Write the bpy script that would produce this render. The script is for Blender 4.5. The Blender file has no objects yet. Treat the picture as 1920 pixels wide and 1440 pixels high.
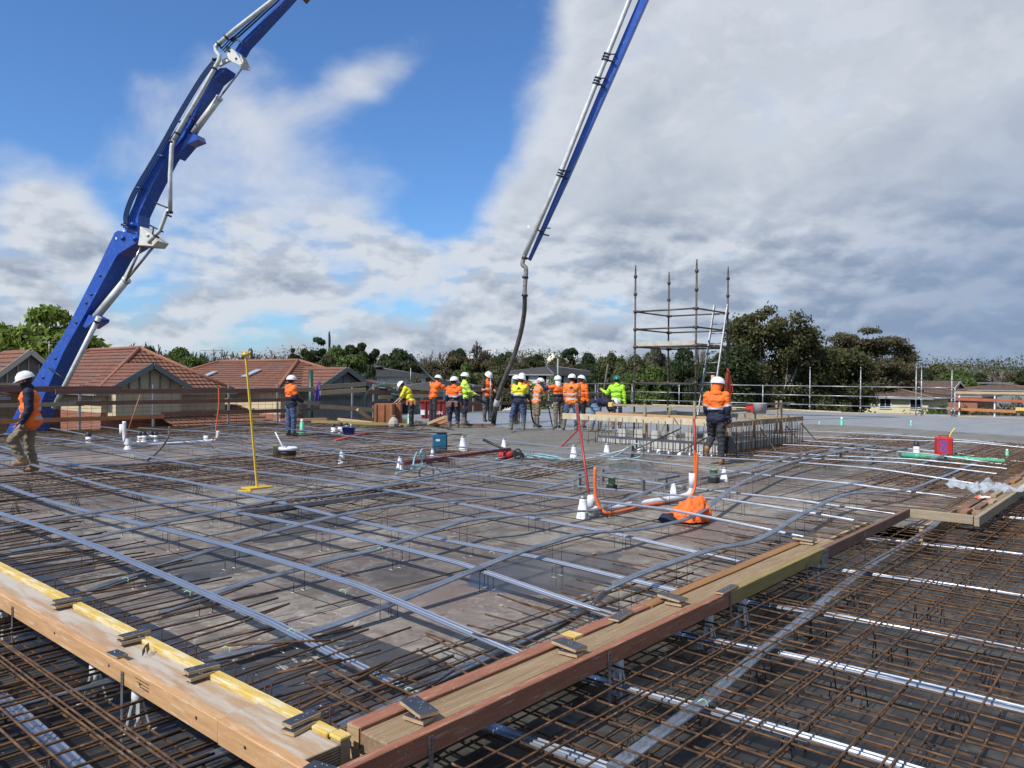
import bpy, bmesh, math, random
import numpy as np
from mathutils import Vector, Matrix, noise
random.seed(7)
C = bpy.context.scene.collection
SC = bpy.context.scene
R = math.radians

# ------------------------------------------------------------------ camera, sky, sun, exposure
F = 1450.0; H = 1.75                         # focal length in photo pixels (1920 wide), eye height above the deck
PITCH = math.atan(10.5/1450); ROLL = R(0.5)
cam = bpy.data.objects.new('camera', bpy.data.cameras.new('camera')); C.objects.link(cam); SC.camera = cam
cam.location = (0, 0, H)
cam.data.sensor_width = 36; cam.data.lens = 36*F/1920
cam.data.clip_start = 0.05; cam.data.clip_end = 6000
cam.rotation_euler = (Matrix.Rotation(R(90)-PITCH, 3, 'X') @ Matrix.Rotation(ROLL, 3, 'Z')).to_euler()
SC.render.resolution_x = 1024; SC.render.resolution_y = 768
SC.view_settings.view_transform = 'Standard'; SC.view_settings.look = 'None'
SC.view_settings.exposure = 0.0; SC.view_settings.gamma = 1

AN = R(40.76)                                # the building's grid: U runs away to the right, V away to the left
UX, UY = math.sin(AN), math.cos(AN); VX, VY = -math.cos(AN), math.sin(AN)
def W(u, v, z=0.0): return Vector((u*UX+v*VX, u*UY+v*VY, z))
UD = Vector((UX, UY, 0)); VD = Vector((VX, VY, 0)); ZD = Vector((0, 0, 1))
def ray(px, py):
    x = (px-960)/F; y = -(py-720)/F
    c, s = math.cos(ROLL), math.sin(ROLL)
    X = c*x-s*y; Z = s*x+c*y
    c, s = math.cos(PITCH), math.sin(PITCH)
    return Vector((X, c+s*Z, -s+c*Z))
def G(px, py, z=0.0):                        # photo pixel -> point on the level z
    d = ray(px, py); return Vector((0, 0, H))+d*((z-H)/d.z)
def D(px, py, Y):                            # photo pixel -> point at distance Y
    d = ray(px, py); return Vector((0, 0, H))+d*(Y/d.y)
def uvof(p): return (p.x*UX+p.y*UY, p.x*VX+p.y*VY)
def onV(px, py, v):                          # photo pixel -> (u, z) on the upright plane V=v
    d = ray(px, py); t = v/(d.x*VX+d.y*VY); p = Vector((0, 0, H))+d*t
    return uvof(p)[0], p.z
def onU(px, py, u):
    d = ray(px, py); t = u/(d.x*UX+d.y*UY); p = Vector((0, 0, H))+d*t
    return uvof(p)[1], p.z

SUN_EL = 47; SUN_AZ = AN+math.pi+R(4)        # compass bearing (from +Y clockwise) the sun stands at: behind-left
sd = Vector((math.sin(SUN_AZ)*math.cos(R(SUN_EL)), math.cos(SUN_AZ)*math.cos(R(SUN_EL)), math.sin(R(SUN_EL))))
sl = bpy.data.lights.new('sun', 'SUN'); sl.energy = 5.0; sl.angle = R(0.5); sl.color = (1, 0.95, 0.87)
so = bpy.data.objects.new('sun', sl); C.objects.link(so); so.location = (0, 0, 60)
so.rotation_euler = (-sd).to_track_quat('-Z', 'Y').to_euler()

class NT:                                    # tiny node-tree writer
    def __init__(s, tree): s.t = tree; s.n = tree.nodes; s.l = tree.links
    def new(s, ty, **kw):
        n = s.n.new(ty)
        for k, v in kw.items(): setattr(n, k, v)
        return n
    def put(s, sock, v):
        if isinstance(v, bpy.types.NodeSocket): s.l.new(v, sock)
        else: sock.default_value = v
    def m(s, op, a, b=0.0, c=None, clamp=False):
        n = s.new('ShaderNodeMath', operation=op, use_clamp=clamp)
        s.put(n.inputs[0], a); s.put(n.inputs[1], b)
        if c is not None: s.put(n.inputs[2], c)
        return n.outputs[0]
    def mr(s, v, a, b, c=0.0, d=1.0, smooth=False):
        n = s.new('ShaderNodeMapRange', interpolation_type='SMOOTHSTEP' if smooth else 'LINEAR')
        for i, x in enumerate((v, a, b, c, d)): s.put(n.inputs[i], x)
        return n.outputs[0]
    def noise(s, vec, scale, detail=4, rough=0.5, dist=0.0, dim='3D'):
        n = s.new('ShaderNodeTexNoise', noise_dimensions=dim)
        if vec is not None: s.l.new(vec, n.inputs['Vector'])
        n.inputs['Scale'].default_value = scale; n.inputs['Detail'].default_value = detail
        n.inputs['Roughness'].default_value = rough; n.inputs['Distortion'].default_value = dist
        return n.outputs[0]
    def mix(s, f, a, b, mode='MIX'):
        n = s.new('ShaderNodeMix', data_type='RGBA', blend_type=mode)
        s.put(n.inputs[0], f)
        for i, x in ((6, a), (7, b)):
            if isinstance(x, (tuple, list)): x = (*x[:3], 1.0)
            s.put(n.inputs[i], x)
        return n.outputs[2]
    def mapping(s, vec, scale=(1, 1, 1), rot=(0, 0, 0), loc=(0, 0, 0)):
        n = s.new('ShaderNodeMapping')
        s.l.new(vec, n.inputs[0]); n.inputs['Scale'].default_value = scale
        n.inputs['Rotation'].default_value = rot; n.inputs['Location'].default_value = loc
        return n.outputs[0]

world = bpy.data.worlds.new('World'); SC.world = world; world.use_nodes = True
wt = world.node_tree; wt.nodes.clear(); N = NT(wt)
sky = N.new('ShaderNodeTexSky', sky_type='NISHITA', sun_disc=False)
sky.sun_elevation = R(SUN_EL); sky.sun_rotation = SUN_AZ; sky.altitude = 50; sky.air_density = 1.0; sky.dust_density = 0.6; sky.ozone_density = 3.0
tc = N.new('ShaderNodeTexCoord'); sep = N.new('ShaderNodeSeparateXYZ'); wt.links.new(tc.outputs['Generated'], sep.inputs[0])
dx, dy, dz = sep.outputs
az = N.m('MULTIPLY', N.m('ARCTAN2', dx, dy), 57.2958)
el = N.m('MULTIPLY', N.m('ARCSINE', dz), 57.2958)
zz = N.m('ADD', N.m('MAXIMUM', dz, 0.0), 0.22)
cmb = N.new('ShaderNodeCombineXYZ')
N.put(cmb.inputs[0], N.m('DIVIDE', dx, zz)); N.put(cmb.inputs[1], N.m('DIVIDE', dy, zz)); N.put(cmb.inputs[2], N.m('MULTIPLY', dz, 1.5))
cm7 = N.new('ShaderNodeCombineXYZ'); N.put(cm7.inputs[0], N.m('MULTIPLY', az, 0.055)); N.put(cm7.inputs[1], N.m('MULTIPLY', el, 0.085)); N.put(cm7.inputs[2], N.m('MULTIPLY', az, 0.02))
P = N.mapping(cm7.outputs[0], rot=(0, 0, R(28)), scale=(1, 1, 1))
n1 = N.noise(P, 1.15, 9, 0.56, 0.35)
n2 = N.noise(N.mapping(P, loc=(3.1, 1.7, 0)), 3.0, 6, 0.52, 0.2)
n3 = N.noise(N.mapping(P, loc=(7.3, 4.2, 2)), 1.2, 4, 0.48, 0.2)
def gauss(a0, e0, sa, se, amp, tilt=0.0):
    a = N.m('SUBTRACT', az, a0); e = N.m('SUBTRACT', el, e0)
    if tilt: e = N.m('SUBTRACT', e, N.m('MULTIPLY', a, tilt))
    q = N.m('ADD', N.m('POWER', N.m('ABSOLUTE', N.m('DIVIDE', a, sa)), 2.0), N.m('POWER', N.m('ABSOLUTE', N.m('DIVIDE', e, se)), 2.0))
    return N.m('MULTIPLY', N.m('EXPONENT', N.m('MULTIPLY', q, -1.0)), amp)
# cloud bank to the right of a slanting edge, broken cloud below about 12 degrees, blue above left
edge = N.m('ADD', N.m('MULTIPLY', N.m('SUBTRACT', el, 12.5), 0.52), -3.0)
edge = N.m('ADD', edge, N.m('MULTIPLY', N.m('SUBTRACT', n3, 0.5), 5.0))
cov = N.m('MULTIPLY', N.mr(N.m('SUBTRACT', az, edge), -2.5, 4.0, 0, 1, True), 0.50)
low = N.mr(el, 13.0, 7.0, 0.0, 0.32, True)
cov = N.m('MAXIMUM', cov, low)
for g in ((-20.5, 18.0, 4.4, 5.2, 0.34), (30, 5, 12, 6, 0.16), (-16, 12.0, 9.0, 4.0, 0.24), (-10.5, 20.8, 6.5, 1.9, 0.32, 0.45), (-31, 10, 3.6, 3.6, 0.36), (-24.5, 14.0, 3.5, 3.0, 0.14),
          (-27.5, 11.6, 2.0, 1.6, -0.30), (-6.0, 11.6, 2.6, 1.3, -0.30), (-11, 5.2, 2.6, 0.55, -0.20), (-32.5, 17, 5.0, 3.0, -0.40), (-4, 17, 4.0, 6.0, -0.25), (-28, 24, 8, 3.5, -0.35)):
    cov = N.m('ADD', cov, gauss(*g))
cm5 = N.new('ShaderNodeCombineXYZ'); N.put(cm5.inputs[0], N.m('MULTIPLY', az, 0.15)); N.put(cm5.inputs[1], N.m('MULTIPLY', el, 0.29))
n5 = N.noise(cm5.outputs[0], 1.0, 7, 0.52, 0.1); n6 = N.noise(N.mapping(cm5.outputs[0], loc=(0.05, -0.16, 0)), 1.0, 7, 0.52, 0.1)
lowf = N.mr(el, 15, 8, 0, 1, True)
nb_ = N.m('ADD', N.m('MULTIPLY', N.m('SUBTRACT', n1, 0.5), N.m('SUBTRACT', 1.0, N.m('MULTIPLY', lowf, 0.7))), N.m('MULTIPLY', N.m('MULTIPLY', N.m('SUBTRACT', n5, 0.5), lowf), 1.7))
dens = N.m('ADD', N.m('ADD', nb_, N.m('MULTIPLY', N.m('SUBTRACT', n2, 0.5), N.mr(lowf, 0, 1, 0.30, 0.10))), cov)
alpha = N.mr(dens, 0.0, 0.44, 0, 0.97, True)
thick = N.mr(dens, 0.30, 0.72, 0, 1, True)
n4 = N.noise(N.mapping(P, loc=(3.1, 1.62, 0.06)), 3.0, 6, 0.52, 0.2)
litl = N.m('MULTIPLY', N.mr(N.m('SUBTRACT', n5, n6), -0.06, 0.08, -0.40, 0.65), lowf)
lit = N.m('ADD', litl, N.m('MULTIPLY', N.mr(N.m('SUBTRACT', n2, n4), -0.03, 0.05, -0.05, 0.08), N.m('SUBTRACT', 1.0, lowf)))
shade = N.m('ADD', N.m('MULTIPLY', thick, 0.60), N.m('MULTIPLY', N.m('SUBTRACT', n3, 0.5), 0.55))
shade = N.m('ADD', shade, N.mr(el, 16, 2, 0.0, 0.20))
shade = N.m('SUBTRACT', shade, lit, clamp=True)
ccol = N.mix(shade, (0.80, 0.85, 0.93), (0.37, 0.44, 0.56))
ccol = N.mix(N.mr(N.m('SUBTRACT', az, N.m('MULTIPLY', el, 1.6)), -4, 26, 0.0, 0.72, True), ccol, (0.25, 0.36, 0.57))
bg1 = N.new('ShaderNodeBackground'); bg1.inputs[1].default_value = 0.13
skc = N.mix(1.0, sky.outputs[0], (0.62, 0.90, 1.22), 'MULTIPLY')
wt.links.new(skc, bg1.inputs[0])
bg2 = N.new('ShaderNodeBackground'); bg2.inputs[1].default_value = 0.84; wt.links.new(ccol, bg2.inputs[0])
ms = N.new('ShaderNodeMixShader'); N.put(ms.inputs[0], alpha); wt.links.new(bg1.outputs[0], ms.inputs[1]); wt.links.new(bg2.outputs[0], ms.inputs[2])
wo = N.new('ShaderNodeOutputWorld'); wt.links.new(ms.outputs[0], wo.inputs[0])
world.cycles.sampling_method = 'MANUAL'; world.cycles.sample_map_resolution = 512

# ------------------------------------------------------------------ materials
MATS = {}
def mat(name, c1, c2=None, rough=0.7, metal=0.0, scale=6.0, detail=5, bump=0.0, bscale=40.0, contrast=(0.35, 0.65), stretch=(1, 1, 1), rot=0.0,
        c3=None, s3=25.0, t3=(0.6, 0.7), a3=1.0, c4=None, s4=70.0, t4=(0.67, 0.71), coat=0.0, coords='Object', wrange=0.0):
    if name in MATS: return MATS[name]
    m = bpy.data.materials.new(name); m.use_nodes = True; t = m.node_tree; n = NT(t)
    b = t.nodes['Principled BSDF']; tcn = n.new('ShaderNodeTexCoord')
    vec = tcn.outputs[coords]
    if rot: vec = n.mapping(vec, rot=(0, 0, rot))
    if stretch != (1, 1, 1): vec = n.mapping(vec, stretch)
    col = None
    if c2 is not None:
        f = n.mr(n.noise(vec, scale, detail, 0.6), contrast[0], contrast[1])
        col = n.mix(f, c1, c2)
        n.put(b.inputs['Roughness'], n.m('ADD', n.m('MULTIPLY', f, wrange), rough))
    else:
        b.inputs['Roughness'].default_value = rough
    if c3 is not None:
        f3 = n.m('MULTIPLY', n.mr(n.noise(vec, s3, 4, 0.65), t3[0], t3[1]), a3)
        col = n.mix(f3, col if col is not None else c1, c3)
    if c4 is not None: col = n.mix(n.mr(n.noise(vec if stretch == (1, 1, 1) else tcn.outputs[coords], s4, 3, 0.6), t4[0], t4[1], 0, 0.8), col if col is not None else c1, c4)
    if col is None: b.inputs['Base Color'].default_value = (*c1, 1)
    else: t.links.new(col, b.inputs['Base Color'])
    b.inputs['Metallic'].default_value = metal
    if coat: b.inputs['Coat Weight'].default_value = coat; b.inputs['Coat Roughness'].default_value = 0.08
    if bump:
        bn = n.new('ShaderNodeBump'); bn.inputs['Strength'].default_value = bump; bn.inputs['Distance'].default_value = 0.01
        t.links.new(n.noise(vec, bscale, 3, 0.6), bn.inputs['Height']); t.links.new(bn.outputs[0], b.inputs['Normal'])
    MATS[name] = m; return m

# ------------------------------------------------------------------ mesh builder
class MB:
    def __init__(s): s.v = []; s.f = []; s.m = []; s.sm = []
    def add(s, verts, faces, mi=0, smooth=False):
        o = len(s.v); s.v += [tuple(p) for p in verts]
        for f in faces: s.f.append(tuple(o+i for i in f)); s.m.append(mi); s.sm.append(smooth)
        return s
    def obox(s, c, ax, ay, az_, mi=0):       # centre and three half-axis vectors
        c = Vector(c); ax, ay, az_ = Vector(ax), Vector(ay), Vector(az_)
        vs = [c+ax*i+ay*j+az_*k for k in (-1, 1) for j in (-1, 1) for i in (-1, 1)]
        return s.add(vs, [(0, 2, 3, 1), (4, 5, 7, 6), (0, 1, 5, 4), (2, 6, 7, 3), (0, 4, 6, 2), (1, 3, 7, 5)], mi)
    def box(s, x0, x1, y0, y1, z0, z1, mi=0):
        return s.obox(((x0+x1)/2, (y0+y1)/2, (z0+z1)/2), ((x1-x0)/2, 0, 0), (0, (y1-y0)/2, 0), (0, 0, (z1-z0)/2), mi)
    def uvbox(s, u0, u1, v0, v1, z0, z1, mi=0):
        return s.obox(W((u0+u1)/2, (v0+v1)/2, (z0+z1)/2), UD*((u1-u0)/2), VD*((v1-v0)/2), ZD*((z1-z0)/2), mi)
    def bar(s, a, b, w, h, up=ZD, mi=0):     # rectangular bar from a to b; w across, h along up
        a, b = Vector(a), Vector(b); d = (b-a); L = d.length; d = d/L
        side = d.cross(Vector(up))
        if side.length < 1e-5: side = d.cross(Vector((1, 0, 0)))
        side.normalize(); upv = side.cross(d).normalized()
        return s.obox((a+b)/2, d*(L/2), side*(w/2), upv*(h/2), mi)
    def tube(s, pts, r, n=8, mi=0, cap=True, flat=None, up=ZD, smooth=True):
        pts = [Vector(p) for p in pts]; K = len(pts)
        rs = r if isinstance(r, (list, tuple)) else [r]*K
        vs = []; prev = None
        for i, p in enumerate(pts):
            d = (pts[min(i+1, K-1)]-pts[max(i-1, 0)])
            if d.length < 1e-9: d = ZD.copy()
            d.normalize()
            if flat is not None:
                a = d.cross(Vector(up)); a = a.normalized() if a.length > 1e-4 else Vector((1, 0, 0))
            else:
                if prev is None:
                    a = d.cross(ZD); a = a.normalized() if a.length > 1e-3 else Vector((1, 0, 0))
                else:
                    a = prev-d*prev.dot(d); a = a.normalized() if a.length > 1e-6 else d.orthogonal().normalized()
            prev = a; b = a.cross(d)
            fx, fy = flat if flat is not None else (1, 1)
            for k in range(n):
                t = 2*math.pi*k/n+(math.pi/4 if n == 4 else 0)
                vs.append(p+a*(math.cos(t)*rs[i]*fx)+b*(math.sin(t)*rs[i]*fy))
        fs = [(i*n+k, i*n+(k+1) % n, (i+1)*n+(k+1) % n, (i+1)*n+k) for i in range(K-1) for k in range(n)]
        s.add(vs, fs, mi, smooth and n > 4)
        if cap:
            s.add([vs[k] for k in range(n)], [tuple(range(n))], mi)
            s.add([vs[(K-1)*n+k] for k in range(n)], [tuple(reversed(range(n)))], mi)
        return s
    def lathe(s, prof, c=(0, 0, 0), ax=ZD, n=20, mi=0, smooth=True):   # prof: (radius, height)
        ax = Vector(ax).normalized(); a = ax.orthogonal().normalized(); b = ax.cross(a); c = Vector(c)
        vs = [c+ax*h+(a*math.cos(2*math.pi*k/n)+b*math.sin(2*math.pi*k/n))*max(r, 1e-4) for r, h in prof for k in range(n)]
        K = len(prof)
        s.add(vs, [(i*n+k, i*n+(k+1) % n, (i+1)*n+(k+1) % n, (i+1)*n+k) for i in range(K-1) for k in range(n)], mi, smooth)
        return s
    def prism(s, poly, off, mi=0):           # 3-D polygon swept by the vector off
        poly = [Vector(p) for p in poly]; off = Vector(off); K = len(poly)
        vs = poly+[p+off for p in poly]
        fs = [tuple(range(K)), tuple(reversed(range(K, 2*K)))]+[(i, i+K, (i+1) % K+K, (i+1) % K) for i in range(K)]
        return s.add(vs, fs, mi)
    def sphere(s, c, r, n=12, mi=0, sc=(1, 1, 1), smooth=True):
        c = Vector(c); vs = []; fs = []
        m = n//2
        for i in range(m+1):
            th = math.pi*i/m
            for k in range(n):
                ph = 2*math.pi*k/n
                vs.append(c+Vector((math.sin(th)*math.cos(ph)*r*sc[0], math.sin(th)*math.sin(ph)*r*sc[1], math.cos(th)*r*sc[2])))
        for i in range(m):
            for k in range(n): fs.append((i*n+k, (i+1)*n+k, (i+1)*n+(k+1) % n, i*n+(k+1) % n))
        return s.add(vs, fs, mi, smooth)
    def build(s, name, mats, parent=None, origin=None, bevel=0.0, label=None):
        if not isinstance(mats, (list, tuple)): mats = [mats]
        root = parent
        while root is not None and root.parent is not None: root = root.parent
        if parent is not None: o0 = Vector(root.location) if not root.get('_proto') else Vector((0, 0, 0))
        else: o0 = Vector(origin) if origin is not None else Vector((0, 0, 0))
        me = bpy.data.meshes.new(name)
        me.from_pydata([tuple(Vector(p)-o0) for p in s.v], [], s.f); me.update()
        me.polygons.foreach_set('material_index', s.m); me.polygons.foreach_set('use_smooth', s.sm)
        for m_ in mats: me.materials.append(m_)
        bm = bmesh.new(); bm.from_mesh(me); bmesh.ops.remove_doubles(bm, verts=bm.verts, dist=1e-6)
        bmesh.ops.recalc_face_normals(bm, faces=bm.faces); bm.to_mesh(me); bm.free()
        ob = bpy.data.objects.new(name, me); C.objects.link(ob)
        if parent is not None: ob.parent = parent
        else: ob.location = o0
        if bevel:
            md = ob.modifiers.new('bevel', 'BEVEL'); md.width = bevel; md.segments = 1; md.limit_method = 'ANGLE'; md.angle_limit = R(40)
        if label: ob['label'] = label
        return ob

def tag(o, label=None, cat=None, group=None, kind=None):
    if label: o['label'] = label
    if cat: o['category'] = cat
    if group: o['group'] = group
    if kind: o['kind'] = kind
    return o
def thing(name, label, cat, loc=(0, 0, 0), group=None):
    o = bpy.data.objects.new(name, None); C.objects.link(o); o.location = loc; o.empty_display_size = 0.1
    return tag(o, label, cat, group)
def copy_tree(o, parent=None):
    c = o.copy(); C.objects.link(c); c.parent = parent
    for ch in list(o.children): copy_tree(ch, c)
    return c
GR = R(-49.24)                               # rotates world x,y into the grid's u,v for textures
M_rust = mat('rusty_steel', (0.185, 0.092, 0.038), (0.052, 0.031, 0.019), 0.75, 0.25, 9, 5, 0.5, 160, (0.35, 0.62), c3=(0.34, 0.25, 0.17), s3=14, t3=(0.60, 0.70), a3=0.7)
M_dark = mat('dark_steel', (0.055, 0.036, 0.028), (0.11, 0.058, 0.032), 0.6, 0.4, 8, 4, 0.4, 150)
M_galv = mat('galvanised_duct', (0.42, 0.45, 0.50), (0.25, 0.28, 0.33), 0.33, 0.85, 5, 5, 0.05, 60, c3=(0.58, 0.60, 0.63), s3=60, t3=(0.62, 0.68), a3=0.5, wrange=0.18)
M_steel = mat('grey_steel', (0.36, 0.37, 0.38), (0.22, 0.22, 0.23), 0.42, 0.7, 12, 4, 0.1, 60)
M_tube = mat('scaffold_tube', (0.46, 0.47, 0.48), (0.30, 0.30, 0.30), 0.45, 0.6, 9, 4, 0.1, 60)
M_scaf = mat('dark_scaffold', (0.045, 0.055, 0.06), (0.13, 0.085, 0.055), 0.55, 0.4, 7, 4, 0.2, 60)
M_lvl = mat('pale_lvl_timber', (0.56, 0.33, 0.155), (0.42, 0.225, 0.095), 0.72, 0, 7, 6, 0.25, 90, (0.3, 0.7), (0.45, 5, 5), GR, c3=(0.62, 0.50, 0.36), s3=9, t3=(0.56, 0.7), a3=0.7)
M_lvl_v = mat('pale_lvl_timber_long', (0.56, 0.33, 0.155), (0.40, 0.215, 0.09), 0.72, 0, 7, 6, 0.25, 90, (0.3, 0.7), (5, 0.45, 5), GR, c3=(0.62, 0.50, 0.36), s3=9, t3=(0.56, 0.7), a3=0.7, c4=(0.50, 0.48, 0.43), s4=60)
M_plank_v = mat('worn_ply_plank', (0.40, 0.31, 0.21), (0.38, 0.225, 0.12), 0.75, 0, 5, 7, 0.25, 90, (0.35, 0.65), (4, 0.5, 4), GR, c3=(0.46, 0.42, 0.36), s3=3, t3=(0.46, 0.58), a3=0.85, c4=(0.50, 0.48, 0.43), s4=60)
M_red = mat('red_lvl_timber', (0.34, 0.135, 0.072), (0.22, 0.085, 0.048), 0.68, 0, 6, 6, 0.3, 90, (0.3, 0.7), (0.5, 6, 6), GR, c3=(0.50, 0.34, 0.24), s3=10, t3=(0.56, 0.68), a3=0.75, c4=(0.50, 0.48, 0.43), s4=60)
M_grn = mat('mossy_yellow_timber', (0.34, 0.25, 0.08), (0.19, 0.15, 0.05), 0.72, 0, 6, 6, 0.3, 90, (0.3, 0.7), (0.5, 6, 6), GR, c4=(0.50, 0.48, 0.43), s4=60)
M_brn = mat('brown_orange_timber', (0.34, 0.165, 0.05), (0.22, 0.105, 0.035), 0.72, 0, 6, 6, 0.3, 90, (0.3, 0.7), (0.5, 6, 6), GR, c4=(0.50, 0.48, 0.43), s4=60)
M_wood = mat('weathered_plank', (0.36, 0.25, 0.135), (0.21, 0.135, 0.07), 0.82, 0, 5, 8, 0.6, 60, (0.3, 0.7), (0.45, 8, 8), GR, c3=(0.42, 0.36, 0.28), s3=7, t3=(0.55, 0.7), a3=0.7, c4=(0.50, 0.48, 0.43), s4=60)
M_yel = mat('yellow_painted_timber', (0.66, 0.47, 0.12), (0.52, 0.33, 0.05), 0.6, 0, 6, 6, 0.3, 70, (0.3, 0.7), (5, 0.6, 5), GR, c3=(0.66, 0.58, 0.38), s3=5, t3=(0.48, 0.60), a3=0.95, c4=(0.50, 0.48, 0.43), s4=60)
M_greywood = mat('grey_tan_timber', (0.36, 0.29, 0.19), (0.24, 0.19, 0.13), 0.8, 0, 5, 6, 0.4, 60, (0.3, 0.7), (1, 1, 6))
M_rail = mat('brown_rail_timber', (0.22, 0.12, 0.075), (0.13, 0.07, 0.05), 0.8, 0, 4, 6, 0.3, 60, (0.3, 0.7), (1, 1, 6))
M_railo = mat('orange_rail_timber', (0.48, 0.21, 0.07), (0.32, 0.12, 0.045), 0.75, 0, 4, 6, 0.3, 60, (0.3, 0.7), (1, 1, 6))
M_railt = mat('tan_rail_timber', (0.50, 0.38, 0.22), (0.36, 0.26, 0.15), 0.78, 0, 4, 6, 0.3, 60, (0.3, 0.7), (1, 1, 6))
M_plyface = mat('black_form_ply', (0.022, 0.025, 0.033), (0.045, 0.046, 0.052), 0.38, 0, 8, 6, 0.1, 60, c3=(0.50, 0.50, 0.48), s3=26, t3=(0.66, 0.70), a3=0.9)
M_plyedge = mat('ply_edge', (0.50, 0.36, 0.20), (0.30, 0.20, 0.11), 0.8, 0, 60, 3, 0.2, 90, (0.4, 0.6), (0.2, 0.2, 4))
M_white = mat('white_plastic', (0.78, 0.79, 0.80), (0.66, 0.67, 0.68), 0.4, 0, 12, 3)
M_blackp = mat('black_plastic', (0.018, 0.018, 0.02), None, 0.45)
M_wire = mat('dark_wire', (0.10, 0.085, 0.075), (0.05, 0.04, 0.035), 0.5, 0.6, 20, 3)

def ply_deck_mat():
    m = bpy.data.materials.new('form_ply_deck'); m.use_nodes = True; t = m.node_tree; n = NT(t); b = t.nodes['Principled BSDF']
    tcn = n.new('ShaderNodeTexCoord'); uvw = n.mapping(tcn.outputs['Object'], rot=(0, 0, GR))
    br = n.new('ShaderNodeTexBrick', offset=0.5); t.links.new(uvw, br.inputs['Vector'])
    br.inputs['Scale'].default_value = 1; br.inputs['Brick Width'].default_value = 2.4; br.inputs['Row Height'].default_value = 1.2
    br.inputs['Mortar Size'].default_value = 0.010; br.inputs['Mortar Smooth'].default_value = 0.1
    br.inputs['Color1'].default_value = (0.185, 0.140, 0.118, 1); br.inputs['Color2'].default_value = (0.092, 0.072, 0.062, 1); br.inputs['Mortar'].default_value = (0.03, 0.028, 0.026, 1)
    col = br.outputs[0]
    big = n.noise(uvw, 0.55, 6, 0.62)
    col = n.mix(n.mr(big, 0.40, 0.66, 0, 0.55), col, (0.130, 0.118, 0.102))
    mott = n.noise(uvw, 3.2, 8, 0.72, 0.6)
    col = n.mix(n.mr(mott, 0.48, 0.66, 0, 0.55), col, (0.25, 0.232, 0.20))
    bg_ = n.noise(n.mapping(uvw, loc=(2.3, 8.1, 0)), 0.42, 4, 0.55)
    col = n.mix(n.m('MULTIPLY', n.mr(bg_, 0.47, 0.60, 0, 0.55), n.mr(mott, 0.38, 0.56)), col, (0.36, 0.33, 0.27))
    col = n.mix(n.mr(n.noise(n.mapping(uvw, loc=(1, 6, 0)), 0.75, 5, 0.6), 0.43, 0.36, 0, 0.65), col, (0.062, 0.055, 0.052))
    col = n.mix(n.mr(n.noise(n.mapping(uvw, loc=(5, 3, 0)), 7.0, 6, 0.7, 1.5), 0.44, 0.34, 0, 0.55), col, (0.05, 0.042, 0.039))
    # newer black sheets in the corner by the edge forms
    sp = n.new('ShaderNodeSeparateXYZ'); t.links.new(uvw, sp.inputs[0])
    du = n.m('MULTIPLY', n.m('LESS_THAN', sp.outputs[0], 3.32), n.m('LESS_THAN', sp.outputs[1], 4.55))
    col = n.mix(n.m('MULTIPLY', du, 0.85), col, (0.034, 0.036, 0.04))
    dv = n.m('MULTIPLY', n.m('MULTIPLY', n.m('GREATER_THAN', sp.outputs[0], 3.0), n.m('LESS_THAN', sp.outputs[0], 4.3)), n.m('MULTIPLY', n.m('GREATER_THAN', sp.outputs[1], 6.3), n.m('LESS_THAN', sp.outputs[1], 7.4)))
    dv2 = n.m('MULTIPLY', n.m('MULTIPLY', n.m('GREATER_THAN', sp.outputs[0], 4.9), n.m('LESS_THAN', sp.outputs[0], 6.0)), n.m('MULTIPLY', n.m('GREATER_THAN', sp.outputs[1], 7.3), n.m('LESS_THAN', sp.outputs[1], 8.6)))
    col = n.mix(n.m('MULTIPLY', n.m('MAXIMUM', dv, dv2), 0.75), col, (0.05, 0.052, 0.055))
    # dried slurry swirls
    sw = n.noise(uvw, 4.5, 9, 0.68, 2.6); sw2 = n.noise(n.mapping(uvw, loc=(9, 2, 0)), 0.8, 3, 0.5)
    near = n.mr(n.m('ADD', sp.outputs[0], sp.outputs[1]), 6.4, 9.5, 1, 0.45, True)
    swm = n.m('MULTIPLY', n.m('MULTIPLY', n.mr(sw, 0.555, 0.60), n.mr(sw2, 0.45, 0.58)), near)
    col = n.mix(n.m('MULTIPLY', swm, 0.75), col, (0.45, 0.44, 0.40))
    sp1 = n.mr(n.noise(uvw, 55, 3, 0.6), 0.70, 0.74, 0, 0.7); col = n.mix(sp1, col, (0.5, 0.49, 0.46))
    # puddle of water left on the sheets: its own shape
    def blob(cu, cv, su, sv, nz):
        a = n.m('DIVIDE', n.m('SUBTRACT', sp.outputs[0], cu), su); b_ = n.m('DIVIDE', n.m('SUBTRACT', sp.outputs[1], cv), sv)
        r_ = n.m('SQRT', n.m('ADD', n.m('MULTIPLY', a, a), n.m('MULTIPLY', b_, b_)))
        return n.m('ADD', r_, n.m('MULTIPLY', n.m('SUBTRACT', nz, 0.5), 1.1))
    nz = n.noise(uvw, 1.6, 4, 0.55)
    wet = n.mr(blob(PUD[0], PUD[1], 0.95, 0.62, nz), 1.0, 0.97)
    for q in PUDS: wet = n.m('MAXIMUM', wet, n.mr(blob(*q, nz), 1.0, 0.96))
    col = n.mix(n.m('MULTIPLY', wet, 0.82), col, (0.030, 0.029, 0.032))
    col = n.mix(n.m('MULTIPLY', br.outputs['Fac'], 0.75), col, (0.02, 0.018, 0.016))
    t.links.new(col, b.inputs['Base Color'])
    n.put(b.inputs['Specular IOR Level'], n.m('ADD', n.m('MULTIPLY', wet, 0.0), 0.27))
    rg = n.mr(mott, 0.3, 0.7, 0.48, 0.68); n.put(b.inputs['Roughness'], n.m('SUBTRACT', rg, n.m('MULTIPLY', wet, 0.34)))
    bn = n.new('ShaderNodeBump'); bn.inputs['Strength'].default_value = 0.12; bn.inputs['Distance'].default_value = 0.01
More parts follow.
